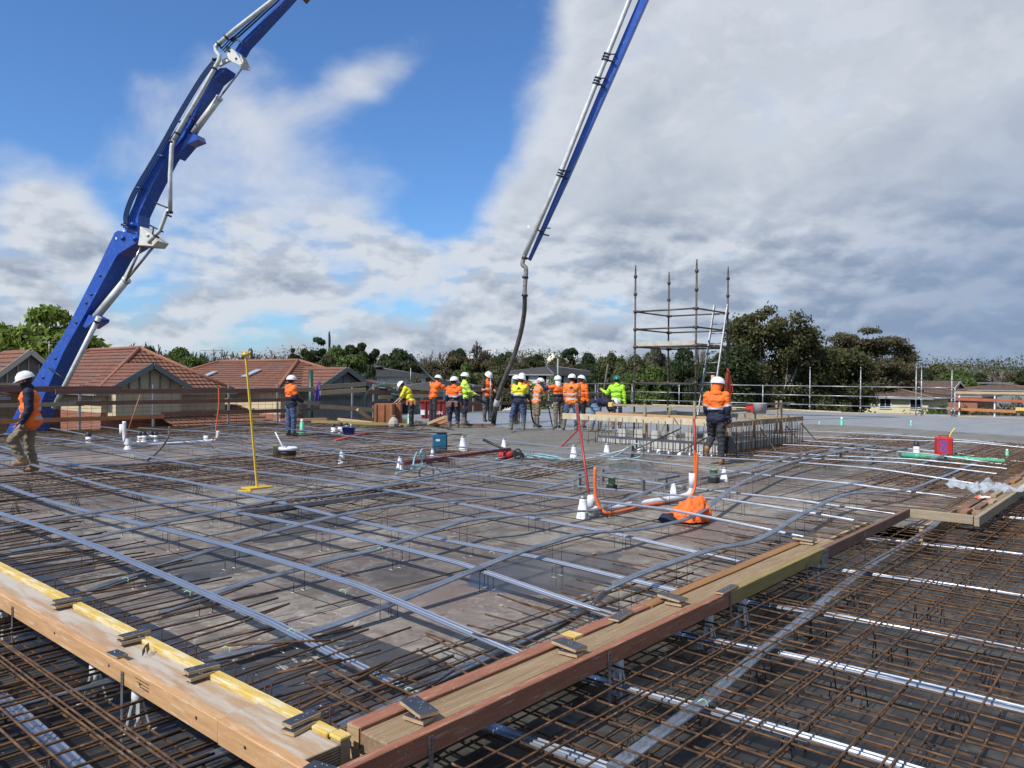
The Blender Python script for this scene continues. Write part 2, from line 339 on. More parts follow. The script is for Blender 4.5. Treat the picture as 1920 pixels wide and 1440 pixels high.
    n.put(bn.inputs['Height'], n.m('MULTIPLY', mott, n.m('SUBTRACT', 1.0, wet))); t.links.new(bn.outputs[0], b.inputs['Normal'])
    return m
PUD = uvof(G(1035, 1072))
PUDS = [(*uvof(G(330, 1090)), 0.35, 0.22), (*uvof(G(60, 1075)), 0.5, 0.35), (*uvof(G(1480, 1000)), 0.5, 0.3), (*uvof(G(1180, 845+30)), 0.7, 0.5), (*uvof(G(520, 1010)), 0.25, 0.18)]

def lower_deck_mat():
    m = bpy.data.materials.new('lower_form_deck'); m.use_nodes = True; t = m.node_tree; n = NT(t); b = t.nodes['Principled BSDF']
    tcn = n.new('ShaderNodeTexCoord'); uvw = n.mapping(tcn.outputs['Object'], rot=(0, 0, GR))
    br = n.new('ShaderNodeTexBrick', offset=0.5); t.links.new(uvw, br.inputs['Vector'])
    br.inputs['Scale'].default_value = 1; br.inputs['Brick Width'].default_value = 2.4; br.inputs['Row Height'].default_value = 1.2
    br.inputs['Mortar Size'].default_value = 0.008
    br.inputs['Color1'].default_value = (0.020, 0.021, 0.023, 1); br.inputs['Color2'].default_value = (0.045, 0.044, 0.039, 1); br.inputs['Mortar'].default_value = (0.02, 0.02, 0.02, 1)
    col = n.mix(n.mr(n.noise(uvw, 2.2, 7, 0.68), 0.48, 0.66, 0, 0.6), br.outputs[0], (0.12, 0.115, 0.10))
    col = n.mix(n.mr(n.noise(uvw, 45, 3, 0.6), 0.68, 0.72, 0, 0.8), col, (0.4, 0.4, 0.38))
    t.links.new(col, b.inputs['Base Color'])
    n.put(b.inputs['Roughness'], n.mr(n.noise(uvw, 1.3, 4, 0.5), 0.35, 0.65, 0.22, 0.55))
    return m

# ------------------------------------------------------------------ decks
ZL = -0.20                                   # the lower deck under the thicker slab
m_deck = ply_deck_mat(); m_low = lower_deck_mat()
mb = MB(); mb.uvbox(-14, 46, -14, 26.4, ZL-0.05, ZL)
tag(mb.build('lower_deck', m_low), kind='structure')
mb = MB()
mb.prism([W(2.45, 2.95, -0.02), W(10.2, 2.95, -0.02), W(10.2, 2.35, -0.02), W(42.0, 2.35, -0.02), W(42.0, 25.0, -0.02), W(2.45, 25.0, -0.02)][::-1], (0, 0, 0.02))
tag(mb.build('form_deck', m_deck), kind='structure')
mb = MB()                                    # timber bearers closing the deck's raised edge
mb.uvbox(2.452, 10.198, 2.905, 2.948, ZL+0.002, -0.002); mb.uvbox(2.405, 2.448, 2.95, 25, ZL+0.002, -0.002)
mb.uvbox(10.25, 42, 2.305, 2.348, ZL+0.002, -0.002)
tag(mb.build('deck_edge_board', M_plyedge), 'plywood edge boards closing the raised form deck beside the starter bars', 'edge board')

# strips of black ply with pale edges lying along the deck edge near the yellow timber
v = 3.0
k = 0
while v < 9:
    L = [0.62, 0.9, 0.5, 1.1, 0.7, 1.2, 0.8][k % 7]
    mb = MB(); mb.uvbox(2.30-0.01*(k % 3), 2.44, v, v+L-0.03, 0.002+0.004*(k % 2), 0.018+0.004*(k % 2)); mb.m = [1]*len(mb.m); mb.m[1] = 0
    o = mb.build('ply_strip', [M_plyface, M_plyedge], origin=W(2.37, v+L/2, 0))
    tag(o, 'narrow black ply strip with a pale edge lying behind the yellow timber among starter bars', 'ply strip', 'ply strips along the deck edge')
    v += L; k += 1

# ------------------------------------------------------------------ concrete
def conc_mat(name, c1, c2, r0, r1, bump, bs):
    m = bpy.data.materials.new(name); m.use_nodes = True; t = m.node_tree; n = NT(t); b = t.nodes['Principled BSDF']
    tcn = n.new('ShaderNodeTexCoord'); vec = n.mapping(tcn.outputs['Object'], (1, 1, 1), (0, 0, GR))
    a = n.noise(n.mapping(vec, (0.35, 1.2, 1)), 1.1, 8, 0.65, 0.4); t.links.new(n.mix(n.mr(a, 0.32, 0.68), c1, c2), b.inputs['Base Color'])
    n.put(b.inputs['Roughness'], n.mr(n.noise(vec, 0.9, 5, 0.6), 0.35, 0.65, r0, r1))
    bn = n.new('ShaderNodeBump'); bn.inputs['Strength'].default_value = bump; bn.inputs['Distance'].default_value = 0.02
    t.links.new(n.noise(vec, bs, 5, 0.7), bn.inputs['Height']); t.links.new(bn.outputs[0], b.inputs['Normal'])
    return m
m_c1 = conc_mat('screeded_wet_concrete', (0.185, 0.20, 0.215), (0.25, 0.26, 0.265), 0.32, 0.55, 0.15, 30)
m_c2 = conc_mat('placed_wet_concrete', (0.125, 0.118, 0.098), (0.19, 0.18, 0.155), 0.5, 0.75, 0.9, 28)
CZ = 0.11
poly = [G(x, y, CZ) for x, y in ((838, 801), (900, 806), (990, 818), (1090, 830), (1150, 836))]+[W(16.6, 11.4, CZ), W(21.1, 11.4, CZ), W(23.2, 10.6, CZ)]
poly += [G(x, y, CZ) for x, y in ((1505, 803), (1600, 808), (1700, 814), (1800, 822), (1960, 835))]+[W(31, -3, CZ), W(46, 3.0, CZ), W(42.4, 15, CZ), W(40.8, 25.6, CZ), W(22, 25.6, CZ)]
MB().prism(poly[::-1], (0, 0, -0.10))
mb = MB(); mb.prism([p-Vector((0, 0, 0.1)) for p in poly], (0, 0, 0.1))
tag(mb.build('concrete_slab', m_c1), kind='structure')
def resample(pts, n):
    pts = [Vector(p) for p in pts]; L = [0]
    for a, b in zip(pts, pts[1:]): L.append(L[-1]+(b-a).length)
    out = []
    for i in range(n):
        t = L[-1]*i/(n-1); j = 0
        while j < len(L)-2 and L[j+1] < t: j += 1
        out.append(pts[j].lerp(pts[j+1], (t-L[j])/max(1e-9, L[j+1]-L[j])))
    return out
def rough_strip(front, back, nu, nv):
    a = resample([G(x, y, 0.0) for x, y in front], nu); b = resample([G(x, y, CZ) for x, y in back], nu)
    vs = []; fs = []
    for i in range(nu):
        for j in range(nv):
            t = j/(nv-1); p = a[i].lerp(b[i], t)
            e = noise.noise(p*0.9)*0.8+noise.noise(p*3.1)*0.3
            p = p-(b[i]-a[i]).normalized()*(1-t)*0.35*e
            h = (CZ+0.008)*min(1, t*4)**0.7+0.030*noise.noise(p*2.3)*min(1, t*5)*min(1, (1-t)*6)+0.020*noise.noise(p*7)*min(1, t*6)*min(1, (1-t)*6)+0.012*noise.noise(p*17)*min(1, t*6)*min(1, (1-t)*6)
            if 0.1 < t < 0.9: h += 0.02
            vs.append((p.x, p.y, max(0.004, h)))
    for i in range(nu-1):
        for j in range(nv-1): fs.append((i*nv+j, (i+1)*nv+j, (i+1)*nv+j+1, i*nv+j+1))
    m_ = MB(); m_.add(vs, fs, 0, True); return m_
tag(rough_strip([(770, 808), (820, 818), (880, 830), (940, 846), (1010, 860), (1100, 874), (1182, 868)], [(800, 797), (880, 799), (960, 802), (1050, 806), (1120, 808), (1190, 808)], 260, 40).build('wet_concrete_left_of_pit', m_c2), kind='structure')
tag(rough_strip([(1490, 810), (1560, 814), (1640, 817), (1720, 824), (1800, 831), (1880, 838), (1970, 846)], [(1500, 795), (1600, 799), (1700, 805), (1800, 811), (1970, 822)], 220, 30).build('wet_concrete_right_of_pit', m_c2), kind='structure')
mb = MB(); mb.bar(W(42.6, 2.2, 0.08), W(41.0, 25.6, 0.08), 0.05, 0.12); mb.bar(W(24, 25.62, 0.08), W(41, 25.64, 0.08), 0.05, 0.12)
tag(mb.build('slab_edge_board', M_railt, origin=W(42, 10, 0)), 'pale timber edge board along the far rim of the wet slab', 'edge board')

# ------------------------------------------------------------------ edge form timbers (left run and right run)
Z0, Z1 = 0.115, 0.21
def timber(name, m, u0, u1, v0, v1, z0, z1, label, cat='timber', group=None, bevel=0.004, mi=None):
    mb = MB(); mb.uvbox(u0, u1, v0, v1, z0, z1)
    o = mb.build(name, m, origin=W((u0+u1)/2, (v0+v1)/2, z0), bevel=bevel)
    return tag(o, label, cat, group)
# left run (lies along V)
front = timber('edge_form_beam', M_lvl_v, 1.76, 1.812, 3.235, 14, Z0-0.01, Z1, 'pale orange laminated beam with a printed stamp facing out at bottom left')
front2 = timber('edge_form_beam', M_lvl_v, 1.757, 1.812, 2.2, 3.231, Z0-0.012, Z1+0.002, 'pale orange laminated beam running off the bottom edge past the corner gap')
def stamp(root, u, v0, z0, seed, nrow=3):
    rnd = random.Random(seed); s = MB()
    for r_ in range(nrow):
        x = v0
        while x < v0+0.16-0.03*r_:
            w = rnd.uniform(0.003, 0.009); hh = 0.006 if r_ < nrow-1 else 0.012
            s.obox(W(u, x, z0-r_*0.017), UD*0.0006, VD*w/2, ZD*hh/2*rnd.uniform(0.6, 1)); x += w+rnd.uniform(0.003, 0.006)
    s.build('stamp', mat('stamp_ink', (0.09, 0.05, 0.03), None, 0.9), root)
stamp(front, 1.7594, 3.92, 0.185, 3)
for v in (3.0, 3.43, 4.02, 4.4, 5.2): # bolt holes
    s = MB(); s.lathe([(0, -0.001), (0.008, -0.001), (0.008, 0.001), (0, 0.001)], W(1.7585 if v > 3.2 else 1.7555, v, 0.165-0.02*((v*10) % 2 > 1)), UD, 10)
    s.build('bolt_hole', M_blackp, front if v > 3.2 else front2)
timber('walk_plank', M_plank_v, 1.816, 1.995, 3.29, 14, Z0, Z1-0.022, 'wide pale plywood plank laid between orange beam and yellow timber', 'plank')
mb = MB(); mb.uvbox(1.817, 1.994, 2.66, 3.285, Z0, Z1-0.008); mb.m = [0]*6
pl = tag(mb.build('ply_packer', M_plank_v, origin=W(1.9, 3, Z0), bevel=0.003), 'short laminated packer with dark end grain at the near end of the left run', 'packer')
s = MB()
for i in range(7): s.uvbox(1.8175, 1.9935, 2.6575, 2.6595, Z0+0.004+i*0.012, Z0+0.009+i*0.012)
s.build('ply_laminations', M_rust if False else mat('end_grain', (0.10, 0.055, 0.03), (0.2, 0.11, 0.05), 0.9, 0, 30), pl)
_j = [uvof(G(x_, y_, Z1))[1] for x_, y_ in ((575, 1355), (380, 1262), (240, 1200), (110, 1135))]
vs = [2.76, _j[1], _j[2], _j[3], 7.4, 9.5, 12, 14.5]
for i in range(0, len(vs)-1):
    timber('yellow_edge_timber', M_yel, 2.0, 2.062, vs[i]+(0.03 if i else 0), vs[i+1]-0.03, Z0+0.005, Z1+0.004,
           ['yellow painted timber nearest the corner gap', 'yellow painted timber, second from the corner', 'yellow painted timber, third from the corner', 'yellow painted timber, fourth from the corner at the left border',
            'yellow painted timber out at the far left', 'yellow painted timber beyond the left border', 'yellow painted timber farthest along the left run'][i], group='yellow timbers along the left run')
o = timber('yellow_end_block', M_yel, 2.0, 2.062, 2.665, 2.745, Z1-0.006, Z1+0.012, 'small yellow cap block on the end of the left timber run', 'block')
timber('end_post', M_greywood, 2.003, 2.06, 2.67, 2.742, Z0-0.02, Z1-0.008, 'short square timber post with dark end grain beneath the small yellow cap', 'post')

# right run (lies along U)
timber('edge_form_beam', M_red, 1.55, 5.30, 2.452, 2.502, Z0-0.012, Z1, 'long dark red laminated beam, outermost of the right run at bottom centre', bevel=0.004)
timber('edge_form_beam', M_grn, 5.305, 7.28, 2.450, 2.500, Z0-0.01, Z1+0.002, 'mossy yellow green beam in the middle of the right run')
timber('edge_form_beam', M_rail, 7.30, 10.32, 2.452, 2.502, Z0-0.01, Z1, 'reddish brown beam reaching the step in the right run')
timber('walk_plank', M_wood, 2.125, 7.75, 2.510, 2.688, Z0, Z1-0.006, 'weathered brown plank with split end grain laid between the red beams', 'plank', bevel=0.006)
timber('edge_form_beam', M_red, 2.135, 4.60, 2.70, 2.79, Z0, Z1+0.004, 'short red laminated beam with a pale ply end, inner side of the right run')
timber('edge_form_beam', M_brn, 4.62, 7.72, 2.70, 2.785, Z0, Z1, 'orange brown beam, inner side of the right run')
mb = MB(); mb.uvbox(2.128, 2.132, 2.704, 2.786, Z0+0.004, Z1)
tag(mb.build('beam_end_face', M_plyedge, origin=W(2.026, 2.74, Z0)), 'pale layered end face of the inner red beam', 'end face')
# the step and the run beyond it
timber('edge_form_beam', M_greywood, 10.24, 10.30, 1.78, 2.448, Z0-0.01, Z1, 'grey tan beam crossing at the step of the right run')
timber('edge_form_beam', M_greywood, 10.20, 24, 1.71, 1.765, Z0-0.02, Z1, 'long grey brown beam beyond the step at the right border')
timber('walk_plank', M_wood, 10.6, 22, 1.78, 1.93, Z0, Z1-0.01, 'weathered plank beyond the step at the right border', 'plank')
timber('edge_form_beam', M_rail, 10.7, 23, 1.95, 2.03, Z0, Z1, 'brown beam on the deck side beyond the step at the right border')
s = MB(); s.uvbox(3.71, 3.80, 2.695, 2.7985, Z1+0.0045, Z1+0.007); s.uvbox(3.71, 3.80, 2.692, 2.6985, Z1-0.04, Z1+0.007)
tag(s.build('yellow_bracket', M_yel, origin=W(3.75, 2.75, Z1)), 'small yellow folded bracket hooked over the inner red beam', 'bracket')

# pairs of black ply blocks nailed across the runs
def plyblock(p, along, w, d, th, rot, seed, label, z):
    rnd = random.Random(seed)
    ax = Vector(along); ay = ZD.cross(ax); M3 = Matrix.Rotation(R(rot), 3, 'Z'); ax = M3 @ ax; ay = M3 @ ay
    t = MB(); t.obox(Vector(p)+ZD*(z+th/2), ax*w/2, ay*d/2, ZD*th/2); t.m = [1]*6; t.m[1] = 0; t.m[0] = 0
    for i in range(4):                       # nail heads
        q = Vector(p)+ax*rnd.uniform(-w*.4, w*.4)+ay*rnd.uniform(-d*.3, d*.3)+ZD*(z+th)
        t.lathe([(0, 0.004), (0.0045, 0.0035), (0.0045, 0), (0.0018, 0)], q, ZD+Vector((rnd.uniform(-.3, .3), rnd.uniform(-.3, .3), 0)), 6, 2)
    o = t.build('ply_block', [M_plyface, M_plyedge, M_steel], origin=Vector(p)+ZD*z, bevel=0.0015)
    return tag(o, label, 'ply block', 'ply blocks nailed across the edge forms')
T = 0.019
lb = [('left', 3.03, 'ply block at the end of the left run beside the small yellow cap'), ('left', 4.02, 'black ply block across the yellow timber joint, second from the corner'),
      ('left', 4.98, 'black ply block across the yellow timber joint, third from the corner'), ('left', 5.93, 'black ply block across the yellow timber joint at the left border')]
lv = [G(575, 1355, Z1), G(380, 1262, Z1), G(240, 1200, Z1), G(110, 1135, Z1)]
for i, (a, b, lab) in enumerate(lb):
    u_, v_ = uvof(lv[i])
    plyblock(W(1.955, v_-0.02, 0), UD, 0.13, 0.075, T, [12, 4, -3, 6][i], 20+i, 'lower '+lab, Z1-0.005)
    plyblock(W(1.985, v_, 0), UD, 0.165, 0.065, T, [5, -6, 4, -4][i], 30+i, 'upper '+lab, Z1-0.005+T+0.002)
u_, v_ = uvof(G(236, 1225, Z1)); plyblock(W(1.80, v_, 0), VD, 0.12, 0.062, 0.012, 4, 41, 'thin black ply plate on the joint of the pale orange beam', Z1+0.003)
u_, v_ = uvof(G(620, 1440, Z1)); plyblock(W(1.80, v_, 0), VD, 0.14, 0.07, 0.012, 14, 42, 'thin black ply plate at the bottom border over the beam end', Z1+0.005)
for i, (px, py, lab) in enumerate(((785, 1330, 'black ply block nearest the corner across the right run'), (1068, 1212, 'black ply block with a broken end across the right run, second'),
                                   (1262, 1122, 'ply block with grey face across the right run, third'), (1510, 1012, 'pale ply block across the right run near its far end'))):
    u_, v_ = uvof(G(px, py, Z1+0.03))
    plyblock(W(u_-0.03, v_-0.03, 0), VD, 0.12, 0.07, T, 6, 50+i, 'lower '+lab, Z1+0.001)
    plyblock(W(u_+0.01, v_+0.01, 0), VD, 0.20, 0.095, T, [-14, -10, -12, -6][i], 60+i, 'upper '+lab, Z1+T+0.006)
u_, v_ = uvof(G(1165, 1152, Z1+0.02)); plyblock(W(u_, v_, 0), UD, 0.24, 0.07, 0.016, 8, 71, 'long black ply plate lapping the inner red and orange brown beams', Z1+0.006)
u_, v_ = uvof(G(1355, 1104, Z1+0.01)); plyblock(W(u_, 2.48, 0), UD, 0.28, 0.06, 0.014, 2, 72, 'black ply plate on the joint between the red and the mossy outer beams', Z1+0.006)

# steel hanger straps and the white plastic trestle feet under the forms
def strap(p, nrm, z0, z1, label):
    t = MB(); side = ZD.cross(Vector(nrm)).normalized()
    t.obox(Vector(p)+ZD*((z0+z1)/2), side*0.014, Vector(nrm)*0.0015, ZD*((z1-z0)/2))
    for k in range(4): t.lathe([(0, .0015), (0.005, .0015), (0.006, 0)], Vector(p)+Vector(nrm)*0.0018+ZD*(z1-0.018-k*0.02), nrm, 8, 1)
    return tag(t.build('hanger_strap', [M_steel, M_dark], origin=Vector(p)+ZD*z0), label, 'steel strap', 'straps holding the edge forms')
for px, lab in ((22, 'perforated steel strap on the orange beam at the left border'), (228, 'perforated steel strap on the orange beam under the thin ply plate')):
    vv, zz_ = onU(px, 1245 if px > 100 else 1150, 1.752)
    strap(W(1.754, vv, 0), -UD, ZL+0.005, Z1-0.03, lab)
for px, py, lab in ((808, 1400, 'steel strap on the red beam at the bottom border'), (1143, 1235, 'steel strap on the middle of the long red beam'), (1370, 1130, 'steel strap where the red beam meets the mossy beam'), (1513, 1060, 'steel strap where the mossy beam meets the brown beam'), (1622, 1010, 'steel strap on the brown beam before the step')):
    uu, zz_ = onV(px, py, 2.449)
    strap(W(uu, 2.447, 0), -VD, ZL+0.005, Z1-0.02, lab)
def trestle(p, yaw, label):
    r_ = thing('form_foot', label, 'support foot', Vector(p), 'white plastic feet under the edge forms')
    t = MB(); t.lathe([(0.02, 0.30), (0.026, 0.30), (0.032, 0.20), (0.030, 0.17), (0.0, 0.17)], Vector(p), ZD, 14); t.build('head', M_white, r_)
    for k in range(4):
        a = yaw+k*math.pi/2; d = Vector((math.cos(a), math.sin(a), 0)); q = Vector(p)
        t = MB(); t.bar(q+d*0.022+ZD*0.19, q+d*0.062+ZD*0.01, 0.016, 0.010, d); t.bar(q+d*0.055+ZD*0.006, q+d*0.095+ZD*0.006, 0.018, 0.008)
        t.build('leg', M_white, r_)
    return r_
for px, py, lab in ((5, 1165, 'white plastic foot at the left border under the orange beam'), (178, 1260, 'white plastic foot left of the strap under the orange beam'), (258, 1310, 'white plastic foot right of the strap under the orange beam')):
    vv, zz_ = onU(px, py, 1.86); trestle(W(1.86, vv, ZL), 0.5, lab)
for px, py, lab in ((1160, 1260, 'white plastic foot beside the strap under the long red beam'), (1330, 1168, 'white plastic foot under the joint of red and mossy beams'), (1392, 1135, 'second white plastic foot under the start of the mossy beam'), (1530, 1062, 'white plastic foot under the far end of the mossy beam')):
    uu, zz_ = onV(px, py, 2.56); trestle(W(uu, 2.56, ZL), 0.2, lab)
s = MB(); s.uvbox(7.19, 7.36, 2.446, 2.4485, 0.04, 0.2)
for k in range(4): s.lathe([(0, .002), (0.008, .002), (0.009, 0)], W(7.22+0.035*k, 2.4455, 0.17), -VD, 8, 1)
tag(s.build('joint_plate', [M_steel, M_dark], origin=W(7.27, 2.446, 0.04)), 'bolted steel plate joining the mossy beam and the brown beam', 'steel plate')
# bent wire offcuts on the plank
u_, v_ = uvof(G(278, 1222, Z1)); s = MB()
for k in range(4):
    q = W(1.9+0.012*k, v_-0.02+0.018*k, Z1-0.01); s.tube([q, q+ZD*0.035, q+VD*0.02+UD*0.03+ZD*0.04, q+VD*0.022+UD*0.035], 0.0022, 5)
tag(s.build('bent_wire_stirrups', M_wire, origin=W(1.9, v_, Z1)), 'small bundle of bent wire stirrups lying on the pale plank', 'wire bundle')

# ------------------------------------------------------------------ post-tensioning ducts
DUCTS = []
def duct(pts, label, w=0.035, h=0.011, m=None):
    s = MB(); PR = ((-1, 0), (-.93, .6), (-.74, 1), (-.56, .45), (-.3, .45), (-.18, 1), (.18, 1), (.3, .45), (.56, .45), (.74, 1), (.93, .6), (1, 0), (.8, -1), (-.8, -1)); K = len(PR); vs_ = []
    for i, p in enumerate(pts):
        d = (pts[min(i+1, len(pts)-1)]-pts[max(i-1, 0)]).normalized(); a = d.cross(ZD).normalized(); b = a.cross(d)
        vs_ += [p+a*x*w+b*z*h for x, z in PR]
    s.add(vs_, [(i*K+k, i*K+(k+1) % K, (i+1)*K+(k+1) % K, (i+1)*K+k) for i in range(len(pts)-1) for k in range(K)]); s.add(vs_[:K], [tuple(range(K))]); s.add(vs_[-K:], [tuple(range(K))[::-1]])
    o = s.build('tendon_duct', m or M_galv, origin=pts[len(pts)//2])
    DUCTS.append(pts); tag(o, label, 'duct', 'flat ducts laid across the decks'); return o
def prof(a, b, zf, n=40):
    return [a.lerp(b, i/(n-1))+ZD*zf(i/(n-1), (b-a).length) for i in range(n)]
rnd = random.Random(5)
us = [2.85, 3.63, 4.66, 5.45, 6.95, 8.15, 9.45, 10.6, 11.9, 12.9, 13.8, 14.6, 16.1, 17.2, 18.6, 20.0, 21.4, 22.8, 24.2]
for i, u in enumerate(us):
    if i in (8, 10, 16): continue
    v0 = 2.75+rnd.uniform(0, 0.25) if u < 10.3 else 2.45; v1 = 24.4
    if 15.9 < u < 21.2: v1 = 7.3
    if u > 22: v1 = 9.5
    ph = rnd.uniform(0, 6.28)
    zf = lambda t, L, ph=ph: 0.165+0.045*math.sin(t*L*0.62+ph) - 0.09*max(0, 1-t*L/1.6)
    pts = [W(u+0.035*math.sin(3*t+ph)*1.0, v0+(v1-v0)*t, max(0.03, zf(t, v1-v0))) for t in [k/79 for k in range(80)]]
    w_ = 0.039 if u < 7 else 0.030
    lab = ['nearest the corner, passing over the black sheets', 'second from the left timber run', 'third from the left timber run', 'fourth from the left timber run, past the puddle', 'fifth from the left run, near the yellow stand',
           'sixth from the left run', 'passing under the orange jacket', 'next beyond the orange jacket', 'running beside the white pipe bend', 'beyond the white pipe bend', 'passing the near metal box-out frame',
           'passing the near sleeve cones', 'ending at the corner of the bar enclosure', 'running out before the bar enclosure', 'passing the far box-out frames', 'passing the white sleeve behind the frames', 'beside the green pipe', 'beside the red fuel can', 'last one before the wet concrete'][i]
    duct(pts, 'flat galvanised duct running left to right, '+lab, w_)
# ducts running away from the camera, draped over the chairs
def zline(px, v, lo=0.02, hi=0.27):
    out = []
    for x, y in px:
        u, z = onV(x, y, v); out.append((u, z))
    return out
def smooth_pts(ctrl, n=90):
    P_ = [Vector(p) for p in ctrl]; out = []
    P_ = [P_[0]*2-P_[1]]+P_+[P_[-1]*2-P_[-2]]
    per = max(2, n//(len(P_)-3))
    for i in range(1, len(P_)-2):
        a, b, c, d = P_[i-1:i+3]
        for k in range(per):
            t = k/per; out.append(0.5*((2*b)+(c-a)*t+(2*a-5*b+4*c-d)*t*t+(3*b-a-3*c+d)*t**3))
    out.append(P_[-2]); return out
def duct_px(px, v, label, vs=None, lown=0):          # height follows the photo, kept between the deck and the chair tops
    c = []
    for k, (x, y) in enumerate(px):
        vv = v if vs is None else vs[k]
        u, z = onV(x, y, vv)
        if k < lown: z = 0.01
        if z < 0.03 or z > 0.24:
            z = min(0.24, max(0.03, z)); g = uvof(G(x, y, z)); u, vv = g
        c.append(W(u, vv, z))
    duct(smooth_pts(c), label); return c
duct_px([(395, 1236), (470, 1219), (600, 1180), (737, 1131), (881, 1072), (975, 1035), (1037, 1016), (1075, 1004), (1116, 998), (1170, 995), (1235, 986), (1310, 962), (1390, 905), (1480, 868), (1560, 850), (1640, 835)], 4.32, 'grey flat duct running away to the right, arching beside the puddle towards the orange jacket')
duct_px([(560, 1408), (640, 1362), (720, 1322), (800, 1284), (900, 1238), (1000, 1190), (1046, 1168), (1110, 1132), (1150, 1099), (1207, 1073), (1264, 1053), (1343, 1028), (1420, 1012), (1500, 966), (1560, 936), (1600, 925), (1690, 920), (1740, 905), (1830, 868)], 3.05, 'bright flat duct running away to the right, nearest the red timbers', lown=8)
duct_px([(300, 1150), (447, 1098), (546, 1071), (620, 1050), (712, 1028), (808, 996), (881, 975), (960, 967), (1069, 959), (1116, 956), (1165, 940), (1265, 903), (1330, 892), (1400, 880), (1500, 850)], 5.55, 'grey flat duct running away to the right through the middle of the deck')
duct_px([(170, 1105), (300, 1062), (429, 1021), (563, 984), (662, 961), (740, 949), (837, 939), (960, 929), (1060, 905), (1100, 892), (1200, 880)], 6.85, 'grey flat duct running away to the right, past the long grey channel')
duct_px([(20, 1034), (150, 1013), (260, 989), (400, 961), (520, 938), (640, 925), (760, 905), (880, 885), (1000, 868)], 8.0, 'grey flat duct running away to the right, just behind the near chairs')
for i, v in enumerate((9.4, 15.2, 18.4, 20.0, 23.2)):
    ph = i*1.3; v_ = v
    pts = [W(2.6+(16.5 if v > 12 else 13)*t, v_+0.05*math.sin(4*t+ph), 0.11+0.07*math.sin(t*13+ph)) for t in [k/79 for k in range(80)]]
    duct(pts, 'flat grey duct running away at left, '+['just short of the rust mat band', 'first one behind the rust mat band', 'behind the walking man', 'passing the left white sleeves', 'last one before the left edge mats'][i], 0.03)
for i, (v, u0, u1, px) in enumerate(((4.9, 17, 25, None), (3.9, 11, 25, None), (6.2, 12, 25.5, None))):
    ph = i*2.1
    pts = [W(u0+(u1-u0)*t, v+0.08*math.sin(5*t+ph), 0.13+0.05*math.sin(t*10+ph)) for t in [k/79 for k in range(80)]]
    duct(pts, 'wide grey duct snaking away at right, '+['farthest from camera beside the fuel can', 'nearest the step in the right run', 'by the near box-out frame'][i], 0.034)
# ducts in the thicker slab on the right and at bottom left
ZT = -0.03
for i, u in enumerate((1.38, 3.02, 3.92, 5.05, 6.15, 7.75, 9.6, 12.2)):
    if u < 1.5: a, b = W(u, 8, -0.04), W(u, -1, -0.06)
    else: a, b = W(u, 2.9, -0.10), W(u, -3, -0.02)
    pts = [a.lerp(b, t)+ZD*(0.03*math.sin(6*t)) for t in [k/39 for k in range(40)]]
    duct(pts, 'shiny ribbed duct under the '+['bottom left rust bars', 'right-hand rust mat at the bottom border', 'right-hand rust mat, second from the bottom', 'right-hand rust mat, third from the bottom', 'right-hand rust mat, fourth from the bottom', 'right-hand rust mat, fifth from the bottom', 'right-hand rust mat, by the brown beam', 'right-hand rust mat, just beyond the step'][i], 0.042, 0.014)
c = [(1150, 1440), (1230, 1380), (1322, 1312), (1420, 1228), (1500, 1165), (1590, 1090), (1660, 1042), (1732, 1000), (1765, 972)]
duct([G(x, y, -0.005) for x, y in c[:1]]+smooth_pts([G(x, y, -0.005) for x, y in c], 60), 'flat grey duct running away down the middle of the right-hand rust mat', 0.042, 0.012)
c = [(-60, 1345), (0, 1328), (110, 1300), (220, 1272), (330, 1240)]
duct(smooth_pts([G(x, y, -0.06) for x, y in c], 30), 'flat dull duct crossing the bottom left bars under the orange beam', 0.04, 0.012)
duct(smooth_pts([G(x, y, -0.12) for x, y in ((330, 1440), (420, 1408), (500, 1380), (620, 1320))], 30), 'flat dull duct at the bottom border under the beam joint', 0.035, 0.012)

# ------------------------------------------------------------------ reinforcing bars: individuals nearest, the rest as one mass
BARS = []
def bar_(pts, r, label, group, m='rust'): BARS.append(([Vector(p) for p in pts], r, label, group, m))
def wob(a, b, n=10, s=0.012, rnd=rnd):
    a, b = Vector(a), Vector(b); p1, p2 = rnd.uniform(0, 6.28), rnd.uniform(0, 6.28); L = (b-a).length
    side = (b-a).cross(ZD).normalized()
    return [a.lerp(b, k/(n-1))+side*s*math.sin(p1+k*L/n*0.9)+ZD*s*0.5*math.sin(p2+k*L/n*1.3) for k in range(n)]
rr = random.Random(11)
GM = 'bars of the right-hand mat'
for i in range(14):                          # right mat, running away
    v = 2.37-0.2*i+rr.uniform(-.02, .02); bar_(wob(W(1.6+rr.uniform(0, .3), v, 0.036), W(13.5 if v > 1.6 else 26, v+rr.uniform(-.05, .05), 0.036), 16), 0.0065, 'rusty bar running away from the camera on top of the right-hand mat', GM)
    if i % 3 == 1: bar_(wob(W(2.2, v+0.035, 0.034), W(6.5+rr.uniform(-2, 2), v+0.05, 0.034), 10), 0.0065, 'rusty bar running away from the camera on top of the right-hand mat', GM)
u = 2.0
while u < 26:
    a = 2.62+rr.uniform(-.1, .25) if u < 10.1 else 2.0; v1 = -2.5
    if rr.random() < 0.2: a -= rr.uniform(0.2, 0.8)
    bar_(wob(W(u, a, 0.022), W(u+rr.uniform(-.05, .05), v1, 0.022), 12), 0.0062, 'rusty bar lying left to right in the right-hand mat', GM); u += rr.choice((0.10, 0.15, 0.2, 0.2, 0.2))
u = 1.9
while u < 22:
    bar_(wob(W(u, 2.8, -0.155), W(u, -2.5, -0.155), 8), 0.006, 'rusty bar lying left to right in the bottom layer of the right-hand mat', GM); u += rr.choice((0.2, 0.2, 0.25))
